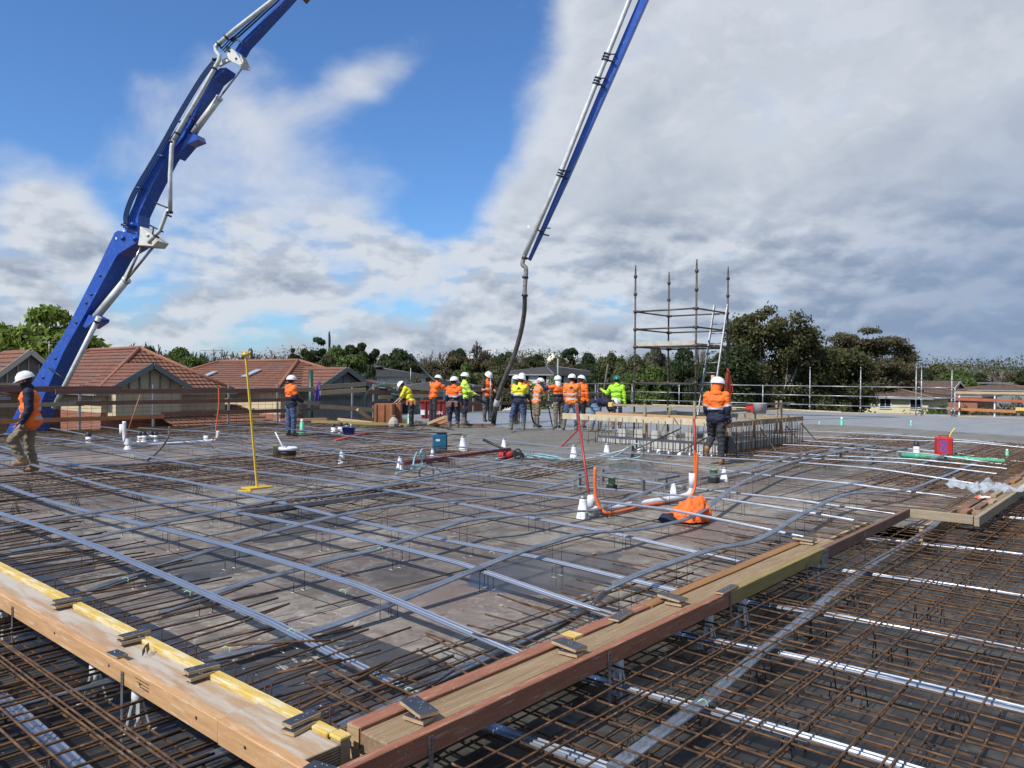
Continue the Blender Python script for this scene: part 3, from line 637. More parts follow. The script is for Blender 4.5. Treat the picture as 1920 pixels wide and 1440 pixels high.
for i in range(13):
    v = 2.75-0.25*i; bar_(wob(W(1.5, v, -0.143), W(20, v, -0.143), 8), 0.006, 'rusty bar running away in the bottom layer of the right-hand mat', GM)
GL = 'bars at the bottom left outside the orange beam'
for i, u in enumerate((1.63, 1.585, 1.53, 1.5, 1.30, 1.22, 1.05, 0.85, 0.65, 0.45)):
    bar_(wob(W(u, 9, 0.045 if i % 2 else 0.03), W(u+rr.uniform(-.03, .03), -0.5, 0.04), 14, 0.008), 0.0065, 'rusty bar lying parallel to the orange beam at bottom left', GL)
v = 2.0
while v < 8.5:
    e = 1.74+rr.uniform(-.05, .3); bar_(wob(W(e, v, 0.022), W(-0.6, v+rr.uniform(-.12, .12), 0.022), 8, 0.01), 0.0072, 'rusty ribbed bar running in under the orange beam at bottom left', GL)
    if rr.random() < .55: bar_(wob(W(e, v+0.05, 0.0), W(-0.5+rr.uniform(0, 1), v+rr.uniform(-.15, .2), 0.0), 8, 0.01), 0.0075, 'rusty ribbed bar running in under the orange beam at bottom left', GL)
    v += rr.choice((0.10, 0.14, 0.18))
v = 2.0
while v < 8: bar_(wob(W(2.4, v, -0.15), W(-0.6, v, -0.15), 6), 0.006, 'rusty bar in the bottom layer at bottom left', GL); v += 0.2
for i in range(9): bar_(wob(W(2.3-0.22*i, 8.5, -0.14), W(2.3-0.22*i, 1, -0.14), 8), 0.006, 'rusty bar in the bottom layer at bottom left', GL)
GS = 'starter bars passing under the yellow timbers'
v = 2.85
while v < 14:
    L = rr.uniform(0.55, 1.25); z = 0.085+rr.uniform(-.01, .02); dv = rr.uniform(-.18, .12)
    bar_([W(1.9, v, z), W(2.2, v, z), W(2.2+L*.6, v+dv*.6, z+0.01), W(2.2+L, v+dv, z+rr.uniform(-.01, .045))], 0.0068, 'dark rusty starter bar pointing inward over the deck behind the yellow timbers', GS, 'dark' if rr.random() < .5 else 'rust')
    v += rr.choice((0.09, 0.13, 0.16, 0.2))
GT = 'starter bars passing under the right-hand run'
u = 2.25
while u < 10.1:
    L = rr.uniform(0.5, 1.05); z = 0.085+rr.uniform(-.01, .02)
    bar_([W(u, 2.5, z), W(u+rr.uniform(-.02, .02), 2.85, z), W(u+rr.uniform(-.1, .12), 2.85+L, z+rr.uniform(-.02, .05))], 0.006, 'rusty starter bar pointing inward over the deck beside the right-hand run', GT)
    u += rr.choice((0.10, 0.15, 0.2, 0.24))
u = 10.5
while u < 22:
    L = rr.uniform(0.6, 1.6); z = 0.08
    bar_([W(u, 1.8, z), W(u, 2.3, z), W(u+rr.uniform(-.15, .2), 2.3+L, z+rr.uniform(-.03, .03))], 0.006, 'rusty starter bar beyond the step beside the right-hand run', GT)
    u += rr.choice((0.12, 0.2))
for k, v in enumerate((2.93, 3.18, 3.35)):   # bars lying along the right run inside
    bar_(wob(W(1.95, v, 0.055+0.02*k), W(5.2+k, v+0.03, 0.06), 10), 0.0075, 'dark rusty bar lying on the deck along the inside of the red beams', 'bars along the inside of the right run', 'dark')
for k, (a, b) in enumerate((((640, 1402), (800, 1290)), ((560, 1330), (735, 1240)), ((575, 1345), (850, 1170+60)), ((520, 1262), (640, 1236)), ((420, 1170+40), (620, 1200)), ((575, 1278), (700, 1340)), ((673, 1258), (790, 1310)))):
    bar_([G(*a, 0.10), G(*b, 0.12)], 0.0078, 'loose rusty bar near the corner gap between the two timber runs', 'loose bars by the corner gap')
GB = 'bars of the band of mat across the deck'
for i in range(17):
    v = 11.15+i*0.21+rr.uniform(-.04, .04); e = rr.uniform(11.5, 14)
    bar_(wob(W(1.9, v, 0.10+rr.uniform(0, .04)), W(e, v+rr.uniform(-.15, .15), 0.10), 12, 0.02), 0.0072, 'rusty bar running away in the band of mat by the walking man', GB)
u = 2.1
while u < 13.2: bar_(wob(W(u, 11.0+rr.uniform(-.2, .3), 0.115), W(u+rr.uniform(-.1, .1), 14.6+rr.uniform(-.3, .3), 0.115), 6, 0.01), 0.0065, 'rusty bar lying left to right in the band of mat by the walking man', GB); u += rr.choice((0.2, 0.25, 0.3))
for v in (11.1, 12.9):                       # a continuous raised edge bar with chairs
    bar_(wob(W(2, v, 0.17), W(13, v, 0.17), 10, 0.01), 0.009, 'thick dark bar along the edge of the band of mat', GB, 'dark')
GE = 'bars of the mats along the far left edge'
for i in range(20): bar_(wob(W(2.5, 19.9+0.26*i, 0.09+0.02*(i % 3)), W(20, 19.9+0.26*i+rr.uniform(-.2, .2), 0.1), 8, 0.03), 0.008, 'rusty bar along the far left edge of the deck', GE)
u = 2.5
while u < 21: bar_(wob(W(u, 19.8, 0.1), W(u, 25, 0.1), 4), 0.007, 'rusty cross bar along the far left edge of the deck', GE); u += 0.4
GR_ = 'bars of the mat in front of the bar enclosure'
for i in range(14): bar_(wob(W(14.6+rr.uniform(0, 1), 5.2+0.2*i if i < 11 else 5.2+0.2*i, 0.12), W(25, 5.2+0.2*i+rr.uniform(-.2, .2), 0.10), 8, 0.03), 0.008, 'rusty bar in the mat between bar enclosure and fuel can', GR_)
u = 15.0
while u < 25: bar_(wob(W(u, 4.9, 0.11), W(u, 7.5, 0.12), 4), 0.007, 'rusty cross bar in the mat between bar enclosure and fuel can', GR_); u += 0.3
for i in range(12): bar_(wob(W(13.5, 2.45+0.2*i*0.7, 0.1), W(25, 2.4+0.2*i*.7, 0.11), 8, 0.03), 0.008, 'rusty bar in the mat at the right border before the wet concrete', 'bars of the mat at the right border')
u = 13.5
while u < 25: bar_(wob(W(u, 2.0, 0.1), W(u, 4.2, 0.12), 4), 0.007, 'rusty cross bar at the right border before the wet concrete', 'bars of the mat at the right border'); u += 0.28
for i in range(13): bar_(wob(W(8.5+0.4*i, 15.6+rr.uniform(-1, 1), 0.10), W(9.5+0.4*i, 19+rr.uniform(-.5, .5), 0.1), 5), 0.008, 'rusty bar strewn before the tool area', 'bars strewn before the far workers')
for i in range(15): bar_(wob(W(12.5, 15.5+0.27*i, 0.10), W(19.5, 15.2+0.27*i+rr.uniform(-.4, .4), 0.1), 6, 0.04), 0.009, 'rusty bar in the mats before the far workers', 'bars strewn before the far workers')
for i, (v, u0, u1) in enumerate(((4.85, 3.4, 9), (6.25, 4, 12.5), (7.35, 2.6, 10), (8.75, 3.7, 12), (9.9, 2.6, 12), (16.0, 3, 14), (17.6, 3, 14), (19.2, 3, 14), (4.5, 11, 17), (5.9, 11, 16))):
    bar_(wob(W(u0, v, 0.035), W(u1, v+rr.uniform(-.15, .15), 0.035), 12, 0.015), 0.006, 'dark bar lying low on the deck running away between the ducts', 'low bars on the open deck', 'dark')
for i, (u, v0, v1) in enumerate(((4.15, 5.3, 10.8), (6.1, 3.3, 10.7), (7.6, 3.4, 10.7), (8.9, 3.4, 10.7), (11.2, 3, 10), (12.4, 3, 10))):
    bar_(wob(W(u, v0, 0.047), W(u+rr.uniform(-.1, .1), v1, 0.047), 12, 0.015), 0.0055, 'dark bar lying low on the deck from left to right', 'low bars on the open deck', 'dark')
def mat_px(p00, p10, p01, p11, n1, n2, z, r, label, group, m='rust'):   # small mat given by its four corners
    a, b, c_, d = [G(*p, z) for p in (p00, p10, p01, p11)]
    for i in range(n1): t = i/(n1-1); bar_(wob(a.lerp(c_, t), b.lerp(d, t), 6, 0.01), r, label, group, m)
    for i in range(n2): t = i/(n2-1); bar_(wob(a.lerp(b, t)+ZD*2*r, c_.lerp(d, t)+ZD*2*r, 5, 0.01), r*.8, label, group, 'rust')
mat_px((445, 950), (760, 907), (475, 966), (818, 915), 5, 14, 0.13, 0.010, 'rusty bar of the small mat beside the long grey channel', 'bars of the small mat by the grey channel', 'dark')
mat_px((560, 905), (770, 935), (500, 930), (700, 968), 4, 8, 0.09, 0.006, 'thin rusty bar of the small mat beside the long grey channel', 'bars of the small mat by the grey channel')
mat_px((930, 893), (1075, 863), (985, 900), (1135, 866), 5, 10, 0.13, 0.008, 'rusty bar of the small raised mat in front of the tools', 'bars of the small mat in front of the tools', 'dark')
# pressed-steel channel lying over the small mat
a, b = G(445, 962, 0.17), G(805, 916, 0.17); s = MB(); s.bar(a, b, 0.06, 0.05)
tag(s.build('steel_channel', M_steel, origin=a), 'long grey steel channel lying over the small rusty mat', 'channel', None)

camp = Vector((0, 0, H))
BARS.sort(key=lambda b: min((p-camp).length for p in b[0])-0.0*len(b[0]))
def vis(b):
    return any(abs(math.atan2(p.x, p.y)) < R(36) and p.y > 0.5 and (p.z-H)/max(p.y, .1) > -0.62 for p in [b[0][0].lerp(b[0][-1], k/12) for k in range(13)])
BARS.sort(key=lambda b: 'bottom layer' in b[2])
ind = [b for b in BARS if vis(b)][:292]; ids = {id(b) for b in ind}
for pts, r, label, group, m in ind:
    near = min((p-camp).length for p in pts) < 7
    s = MB(); s.tube(pts, r, 7 if near else 5, cap=True)
    tag(s.build('reinforcing_bar', M_rust if m == 'rust' else M_dark, origin=pts[0]), label, 'rebar', group)
s = MB()
for b in BARS:
    if id(b) not in ids: s.tube(b[0], b[1], 4, 0 if b[4] == 'rust' else 1, cap=False)
tag(s.build('distant_reinforcing_bars', [M_rust, M_dark], origin=W(14, 10, 0)), 'rusty reinforcing bars massed over the far parts of the deck', 'rebar', kind='stuff')

for i, (x, y) in enumerate(((422, 1213), (545, 1180), (350, 1108), (234, 1083), (641, 1106), (921, 1034), (712, 1027), (1100, 961), (540, 984), (1316, 1312), (795, 1283), (765, 1290))):
    q = G(x, y, 0.19 if i < 9 else 0.08); s = MB(); s.tube([q+Vector((-.02, .0, -.01)), q+Vector((0, 0, .004)), q+Vector((.022, .01, -.006)), q+Vector((.03, -.01, -.03))], 0.003, 5)
    tag(s.build('cable_tie', mat('lime_tie', (.42, .72, .38), None, .5), origin=q), 'pale lime green plastic tie on a duct crossing', 'cable tie', 'lime green ties on the ducts')
for i in range(46):                          # scraps left lying on the sheets
    uu_, vv_ = 2.7+9*rr.random()**1.3, 3.2+7.5*rr.random(); q = W(uu_, vv_, .004); a_ = rr.uniform(0, 3.14); d = Vector((math.cos(a_), math.sin(a_), 0)); s = MB()
    if i % 3: s.tube([q, q+d*.05+ZD*.006, q+d*.09+ZD.cross(d)*rr.uniform(-.03, .03)], .002, 4); nm_, ml_, lab_ = 'wire_offcut', M_wire, 'short bent tie wire offcut lying on the deck sheets'
    else: s.obox(q, d*rr.uniform(.012, .03), ZD.cross(d)*.012, ZD*.003); nm_, ml_, lab_ = 'ply_scrap', M_plyedge, 'small pale scrap lying on the deck sheets'
    tag(s.build(nm_, ml_, origin=q), lab_, 'scrap', 'scraps lying on the open deck')

# wire chairs holding the ducts and bars up
def make_chair(h, w=0.09, feet=True):
    s = MB()
    for k in (-1, 1):
        s.tube([(k*w/2, -0.035, 0.003), (k*w/2, 0, 0.003), (k*w/2, 0, h), (k*w/2*0.9, 0, h+0.02), (k*w/2*.5, 0, h+0.02)], 0.0028, 5)
    s.tube([(-w/2, 0, h), (w/2, 0, h)], 0.0028, 5)
    o = s.build('chair_wire', M_wire, None)
    return o, s
root_ch = thing('bar_chair', 'thin wire chair with white tipped feet propping a duct or bar off the deck', 'bar chair', (0, 0, 0), 'wire chairs standing on the deck')
s = MB()
w = 0.10; h = 1.0
for k in (-1, 1):
    s.tube([(k*w/2, -0.03, 0.004), (k*w/2, 0, 0.004), (k*w/2, 0, 0.98)], 0.0026, 5)
s.tube([(-w/2, 0, 0.98), (w/2, 0, 0.98)], 0.0026, 5)
s.build('wire_frame', M_wire, root_ch)
s = MB()
for k in (-1, 1): s = MB(); s.tube([(k*w/2, 0.006, 0.008), (k*w/2, -0.045, 0.008)], 0.005, 6); s.build('foot_tip', M_white, root_ch)
pass
spots = []
for pts in DUCTS:
    L = 0; last = pts[0]; nxt = 0.5
    for a, b in zip(pts, pts[1:]):
        d = (b-a).length; L += d
        if L > nxt:
            nxt = L+0.92; p = a.copy(); di = (b-a).normalized()
            if p.z < 0.07: continue
            if not (2.5 < uvof(p)[0] and uvof(p)[1] > 2.9): continue
            if 13 > uvof(p)[1] > 11.2: continue
            spots.append((p, math.atan2(di.y, di.x)+math.pi/2))
spots.sort(key=lambda q: (q[0]-camp).length)
spots = [q for q in spots if abs(math.atan2(q[0].x, q[0].y)) < R(34.5)][:200]
for i, (p, a) in enumerate(spots):
    o = root_ch if i == 0 else copy_tree(root_ch)
    o.location = (p.x, p.y, 0.001); o.rotation_euler = (0, 0, a); o.scale = (1, 1, (p.z-0.008)/0.98)
# taller stools under the thick bars of the band and the lower mats
root_st = tag(MB().tube([(-.03, 0, 0), (0, 0, .12), (.03, 0, 0)], .004, 5).tube([(0, -.1, .12), (0, .1, .12)], .004, 5).tube([(-.03, .09, 0), (0, .09, .12), (.03, .09, 0)], .004, 5).tube([(-.03, -.09, 0), (0, -.09, .12), (.03, -.09, 0)], .004, 5).build('mat_chair', M_wire), 'small black wire stool between the layers of a rusty mat', 'mat chair', 'wire stools between the mat layers')
st = [(W(uu, vv, ZL+0.001), rr.uniform(0, 3)) for uu in (2.6, 3.3, 4.1, 4.9, 5.8, 6.9, 8.2, 9.6) for vv in (2.05, 1.5, 0.9)]+[(W(uu, vv, ZL+0.001), rr.uniform(0, 3)) for uu in (0.7, 1.3) for vv in (3.0, 3.9, 4.9, 5.8)]
st += [(W(uu, vv, 0.001), 0.7) for uu in (2.6, 3.3, 4.0, 4.8, 5.7, 6.6, 7.6, 8.7, 9.8, 11) for vv in (11.1, 12.9)]
for i, (p, a) in enumerate(st):
    o = root_st if i == 0 else root_st.copy()
    if i: C.objects.link(o)
    o.location = p; o.rotation_euler = (0, 0, a); o.scale = (1.2, 1.2, 1.35)
# vertical stirrup legs behind the yellow timber
GV = 'upright bar ends behind the yellow timbers'
v = 3.0; proto = None
while v < 9:
    hh = rr.uniform(0.10, 0.2)
    s = MB().tube([W(2.2, v, -.15), W(2.2, v+.01, hh*.9), W(2.2+.01, v+.02, hh)], .005, 5)
    tag(s.build('stirrup_leg', M_dark, origin=W(2.2, v, -.15)), 'short upright dark bar end standing in the gap behind the yellow timbers', 'stirrup', GV); v += rr.choice((.06, .12, .25))
# ------------------------------------------------------------------ concrete pump boom, in one upright plane
M_blue = mat('boom_blue_paint', (0.012, 0.068, 0.36), (0.015, 0.078, 0.40), 0.30, 0, 3, 4, 0.0, 30, c3=(0.10, 0.15, 0.30), s3=4, t3=(0.52, 0.72), a3=0.45, c4=(0.34, 0.36, 0.38), s4=18, t4=(0.66, 0.70), coat=0.25)
M_bluedk = mat('boom_hose_cover', (0.012, 0.035, 0.11), None, 0.4)
M_pipe = mat('pale_pump_pipe', (0.66, 0.67, 0.65), (0.48, 0.48, 0.46), 0.38, 0.1, 4, 5, 0.05, 30, c3=(0.28, 0.25, 0.22), s3=12, t3=(0.66, 0.76), a3=0.6)
M_cream = mat('cream_painted_steel', (0.66, 0.66, 0.60), (0.55, 0.54, 0.48), 0.45, 0, 6, 4)
M_clamp = mat('black_clamp', (0.012, 0.014, 0.03), None, 0.5)
M_chrome = mat('cylinder_rod', (0.35, 0.36, 0.38), None, 0.2, 0.9)
M_hose = mat('rubber_hose', (0.050, 0.045, 0.040), (0.10, 0.092, 0.08), 0.7, 0, 5, 5, 0.3, 40, c3=(0.24, 0.22, 0.19), s3=9, t3=(0.55, 0.72), a3=0.6)
BH = Vector((math.cos(R(15)), -math.sin(R(15)), 0)); BP = Vector((-18.1, 30.0, 0)); BN = Vector((math.sin(R(15)), math.cos(R(15)), 0))   # BN points away from the camera
def onB(px, py, off=0.0):
    d = ray(px, py); P0 = BP+BN*off-Vector((0, 0, H)); t = P0.dot(BN)/d.dot(BN)
    return Vector((0, 0, H))+d*t
boom = thing('pump_boom', 'blue articulated concrete pump boom with pale pipe arching over the site to the workers', 'pump boom', onB(20, 830))
def plate(name, px, off, th, m, parent=boom, bev=0.0):
    s = MB(); s.prism([onB(x, y, off) for x, y in px], BN*th); return s.build(name, m, parent, bevel=bev)
WB = 0.82
sec1 = plate('lower_arm', [(214, 436), (220, 432), (235, 434), (259, 442), (261, 447), (256, 456), (222, 477), (216, 486), (182, 550), (150, 607), (120, 660), (100, 705), (80, 750), (40, 850), (-8, 850), (30, 770), (80, 683), (118, 628), (152, 562), (180, 507)], 0, WB, M_blue, bev=0.02)
sec2 = plate('middle_arm', [(233, 430), (237, 412), (252, 378), (266, 336), (283, 308), (310, 268), (331, 240), (363, 186), (396, 138), (412, 127), (424, 126), (420, 134), (401, 150), (373, 200), (344, 256), (314, 295), (281, 358), (260, 403), (259, 424), (258, 449), (240, 440)], 0.08, 0.62, M_blue, bev=0.02)
plate('cylinder_bracket', [(330, 296), (352, 250), (368, 252), (371, 262), (352, 270)], 0.04, 0.5, M_blue, bev=0.01)
plate('cylinder_bracket', [(155, 612), (166, 590), (180, 597), (178, 603), (160, 615)], -0.05, 0.7, M_blue, bev=0.01)
sec3 = plate('upper_arm', [(440, 94), (449, 80), (478, 51), (499, 28), (525, 0), (640, -140), (700, -215), (715, -205), (655, -138), (533, 2), (506, 31), (484, 55), (457, 84), (448, 100)], 0.1, 0.46, M_blue, bev=0.015)
# the part of the boom above the picture: up over and down again
plate('top_arm', [(690, -225), (705, -250), (1290, -330), (1345, -300), (1340, -270), (1290, -285), (735, -180)], 0.12, 0.32, M_blue, bev=0.015)
# end arm and its pipe
s = MB()
def bb(px, py, o=0.1): return onB(px, py, o)
ea, eb = bb(1010, 470), bb(1349, -290)
pts = [(990, 482), (1062, 330), (1130, 178), (1202, 0), (1330, -300)]; wl = [0.10, 0.26, 0.34, 0.42, 0.5]
L_ = []; R_ = []
for (x, y), w_ in zip([(992, 487), (1060, 336), (1128, 178), (1206, 0), (1332, -290)], [2, 5, 7, 8, 10]):
    L_.append((x-w_*0.9, y-w_*0.4)); R_.append((x+w_*0.9, y+w_*0.4))
plate('end_arm', [(x-1, y) for x, y in L_]+[(x-1, y) for x, y in R_[::-1]], 0.05, 0.22, M_blue, bev=0.01)
s = MB(); s.tube([bb(x, y, -0.12) for x, y in ((984, 478), (1052, 322), (1118, 155), (1180, 0), (1300, -300))], 0.078, 14); s.build('delivery_pipe', M_pipe, boom)
for x, y in ((1136, 107), (1119, 152), (1051, 325), (1013, 433)):
    d = (bb(x+39.5, y-100, -0.12)-bb(x, y, -0.12)).normalized(); c = bb(x, y, -0.12); s = MB()
    for k in (-0.09, 0, 0.09) if y < 400 else (0,):
        s.lathe([(0.08, -0.018), (0.112, -0.018), (0.112, 0.018), (0.08, 0.018)], c+d*k, d, 14)
    s.bar(c+d*0.1, c+d*0.1+BH*0.28+BN*.1, 0.03, 0.03); s.bar(c-d*0.08, c-d*0.08+BH*0.30-ZD*.07+BN*.1, 0.05, 0.04)
    s.build('pipe_clamp', M_clamp, boom)
# tip elbow and rubber end hose
s = MB(); s.tube(smooth_pts([bb(x, y, -.12) for x, y in ((984, 478), (981, 488), (980, 496), (986, 503), (986, 516), (984, 540), (984, 556))], 40), 0.072, 12); s.build('tip_elbow', mat('gritty_pipe', (0.32, 0.30, 0.27), (0.14, 0.12, 0.11), 0.6, 0.3, 14, 5, 0.4, 60), boom)
s = MB()
for x, y in ((984, 484), (985, 520), (984, 554)): s.lathe([(0.07, -0.03), (0.105, -0.03), (0.105, 0.03), (0.07, 0.03)], bb(x, y, -.12), (0.1, 0, 1), 12)
s.build('tip_clamp', M_clamp, boom)
hp = [bb(984, 552, -.12)]; tgt = G(925, 796, 0.10)
q = [(983, 585), (976, 625), (962, 672), (944, 715), (932, 752), (927, 780), (925, 797)]
for i, (x, y) in enumerate(q):
    t = (i+1)/len(q); Y = hp[0].y*(1-t)+tgt.y*t; hp.append(D(x, y, Y))
s = MB(); s.tube(smooth_pts(hp, 70), [0.072+0.014*min(1, k/50) for k in range(len(smooth_pts(hp, 70)))], 12); s.build('end_hose', M_hose, boom)
s = MB(); s.lathe([(0.088, -.14), (0.10, -.12), (0.10, .12), (0.088, .14)], hp[5].lerp(hp[6], 0.1), (hp[4]-hp[6]).normalized(), 12); s.build('hose_sleeve', M_pipe, boom)
# first pipe run, lower left
s = MB(); s.tube([bb(x, y, -.15) for x, y in ((101, 765), (137, 692), (186, 594))], 0.095, 14); s.build('delivery_pipe', M_pipe, boom)
s = MB(); s.tube([bb(x, y, -.2) for x, y in ((278, 455), (300, 432), (312, 400), (319, 392))], 0.075, 12)
s.build('delivery_pipe', M_pipe, boom)
s = MB(); s.tube([bb(x, y, -.2) for x, y in ((319, 396), (319, 330), (322, 275), (325, 264))], 0.078, 12); s.build('delivery_pipe', M_pipe, boom)
s = MB(); s.tube([bb(x, y, -.2) for x, y in ((322, 268), (340, 236), (378, 172), (406, 122), (411, 112), (412, 104), (405, 96), (404, 88), (412, 79))], 0.078, 12); s.build('delivery_pipe', M_pipe, boom)
s = MB(); s.tube([bb(x, y, -.2) for x, y in ((408, 84), (440, 56), (512, 0), (640, -120))], 0.078, 12); s.build('delivery_pipe', M_pipe, boom)
for x, y, d in ((322, 266, (0.5, 0, 1)), (332, 250, (0.5, 0, 1)), (318, 398, (0, 0, 1)), (316, 404, (.4, 0, 1)), (293, 443, (.6, 0, 1)), (401, 128, (.5, 0, 1)), (410, 84, (.8, 0, .7)), (424, 70, (.8, 0, .7)), (404, 112, (.1, 0, 1)), (118, 730, (.5, 0, 1)), (181, 603, (.5, 0, 1))):
    s = MB(); s.lathe([(0.08, -0.03), (0.12, -0.03), (0.12, 0.03), (0.08, 0.03)], bb(x, y, -.2), d, 12); s.build('pipe_clamp', M_clamp, boom)
# link plates
pk = plate('white_link_plate', [(423, 84), (429, 86), (441, 97), (449, 109), (454, 119), (450, 122), (436, 116), (428, 110), (425, 100)], -0.06, 0.05, M_cream)
plate('white_link_plate', [(452, 100), (462, 112), (469, 128), (466, 132), (452, 130), (448, 118)], 0.45, 0.05, M_cream)
plate('link_arm', [(405, 118), (426, 107), (432, 112), (410, 124)], 0.05, 0.1, M_cream)
for x, y in ((430, 96), (443, 110)):
    s = MB(); s.lathe([(0, -.012), (0.045, -.012), (0.045, 0.01)], onB(x, y, -0.06), BN, 12); s.build('pin', M_clamp, boom)
plate('white_knuckle_plate', [(262, 424), (284, 440), (296, 452), (288, 462), (258, 460), (261, 444)], -0.03, 0.62, M_cream, bev=0.015)
for x, y, r_ in ((230, 446, .09), (253, 447, .10), (248, 421, .10), (278, 441, .07), (283, 455, .05)):
    s = MB(); s.lathe([(0, -.05), (r_*.6, -.05), (r_*.6, -.03), (r_, -.03), (r_, 0.01)], onB(x, y, -0.02), BN, 16); s.build('pivot_pin', M_blue if x < 260 else M_cream, boom)
for x, y in ((188, 517), (171, 552), (162, 568), (143, 605), (104, 672), (81, 708)):
    s = MB(); s.lathe([(0, -.03), (0.05, -.03), (0.06, 0.0)], onB(x, y, 0), BN, 10); s.build('bolt', M_bluedk, boom)
# hydraulic cylinders
s = MB(); s.tube([bb(177, 598, .25), bb(236, 526, .25)], 0.15, 16); s.lathe([(.15, -.05), (.175, -.05), (.175, .05), (.0, .05)], bb(237, 525, .25), (bb(237, 525, .25)-bb(177, 598, .25)), 16); s.build('cylinder_barrel', M_pipe, boom)
for o_ in (0.12, 0.4):
    s = MB(); s.tube([bb(236, 526, o_), bb(290 if o_ > .3 else 266, 460, o_)], 0.05, 10); s.build('cylinder_rod', M_chrome, boom)
s = MB(); s.tube([bb(362, 250, .3), bb(411, 184, .3)], 0.125, 14); s.lathe([(.12, -.05), (.14, -.05), (.14, .05), (.0, .05)], bb(411, 184, .3), (bb(411, 184, .3)-bb(362, 250, .3)), 14); s.build('cylinder_barrel', M_pipe, boom)
s = MB(); s.tube([bb(411, 184, .3), bb(453, 130, .3)], 0.035, 8); s.build('cylinder_rod', M_chrome, boom)
# pipe stays, hydraulic hose bundles
for pa in (((290, 380), (315, 390)), ((272, 418), (306, 435)), ((288, 425), (286, 440)), ((92, 690), (120, 710)), ((352, 214), (365, 226))):
    s = MB(); s.tube([bb(*pa[0], -.05), bb(*pa[1], -.22)], 0.03, 6); s.build('pipe_stay', M_clamp, boom)
s = MB()
for k in range(4):
    o = k*3.5
    s.tube(smooth_pts([bb(x+o*.6, y+o*.3, -.05-.02*k) for x, y in ((233, 420), (233, 402), (243, 372), (260, 340), (277, 312), (304, 266), (334, 212), (375, 145), (402, 110))], 40), 0.03, 6)
for x, y in ((232, 420), (236, 424), (258, 350), (300, 290), (338, 226)): s.tube([bb(x-4, y+1, -.1), bb(x+8, y+4, -.1)], 0.05, 6)
s.build('hydraulic_hoses', M_bluedk, boom)
s = MB()
for k in range(3): s.tube(smooth_pts([bb(x+k*3, y+k*3, -.1) for x, y in ((414, 92), (436, 70), (446, 72), (449, 78))], 20), 0.02, 6)
for k in range(2): s.tube([bb(432+k*4, 76+k*3, -.05), bb(470+k*4, 42+k*3, -.05), bb(514+k*4, 2+k*3, -.05), bb(600, -80, -.05)], 0.03, 6)
s.build('hydraulic_hoses', M_bluedk, boom)
s = MB(); s.tube([bb(570, 3, -.3), bb(585, -15, -.3)], 0.12, 8); s.build('hose_end', mat('brown_cap', (.16, .09, .06), None, .6), boom)
s = MB(); s.prism([onB(x, y, .05) for x, y in ((-5, 850), (62, 850), (70, 905), (-20, 905))], BN*.5); s.build('turret', M_blue, boom)
for (x, y) in ((237, 390), (232, 447-14), (985+6, 427-2), (218, 447)):
    s = MB(); s.obox(onB(x, y, -.012 if x < 900 else -.2), BH*.035, BN*.004, ZD*.04); s.build('decal', M_white, boom)

# ------------------------------------------------------------------ scaffold tower
def standard(s, p, z0, z1, r, ros0, step, m=0, spigot=True):
    s.tube([Vector((p.x, p.y, z0)), Vector((p.x, p.y, z1))], r, 8, m)
    if spigot: s.tube([Vector((p.x, p.y, z1)), Vector((p.x, p.y, z1+0.16))], r*.72, 8, m)
    z = ros0
    while z < z1:
        s.lathe([(r, -.05), (r*1.7, -.045), (r*1.7, -.02), (r*2.3, 0.0), (r*1.7, .03), (r, .05)], Vector((p.x, p.y, z)), ZD, 8, m); z += step
tw = thing('scaffold_tower', 'dark steel scaffold tower with a plank platform rising out of the bar enclosure', 'scaffold', W(19.9, 10.7, 0))
SC4 = {'near': W(18.9, 9.8), 'left': W(18.9, 11.7), 'right': W(20.8, 9.8), 'far': W(20.8, 11.7)}
tops = {'near': D(1308, 486, SC4['near'].y).z, 'left': D(1197, 497, SC4['left'].y).z, 'right': D(1362, 500, SC4['right'].y).z, 'far': D(1254, 510, SC4['far'].y).z}
zr = D(1305, 578, SC4['near'].y).z
for k, p in SC4.items():
    s = MB(); standard(s, p, -0.1, tops[k]-.16, 0.026, zr-4*0.5, 0.5); s.build('standard', M_scaf, tw)
def ledger(parent, a, b, z, r=0.023, m=M_scaf, n='ledger'):
    s = MB(); s.tube([Vector((a.x, a.y, z)), Vector((b.x, b.y, z))], r, 8)
    for p, q in ((a, b), (b, a)):
        d = (q-p).normalized(); s.tube([Vector((p.x, p.y, z))+d*.03, Vector((p.x, p.y, z))+d*.10], r*1.6, 8)
    s.build(n, m, parent)
for z in (zr, zr-0.5, zr-2.02):
    for a, b in (('near', 'left'), ('near', 'right'), ('far', 'left'), ('far', 'right')): ledger(tw, SC4[a], SC4[b], z)
zp = zr-1.0
for a, b in (('near', 'left'), ('near', 'right'), ('far', 'left'), ('far', 'right')): ledger(tw, SC4[a], SC4[b], zp)
for i in range(5):
    s = MB(); s.uvbox(18.97+i*.37, 19.29+i*.37, 9.84, 11.66, zp+.03, zp+.075); s.build('platform_plank', M_greywood if i else mat('pale_plank', (.5, .48, .42), (.36, .33, .28), .8, 0, 6), tw)
s = MB(); s.bar(W(18.93, 9.85, zp+.07), W(18.93, 11.65, zp+.07), 0.03, 0.15); s.build('toe_board', mat('pale_plank', (.5, .48, .42)), tw)
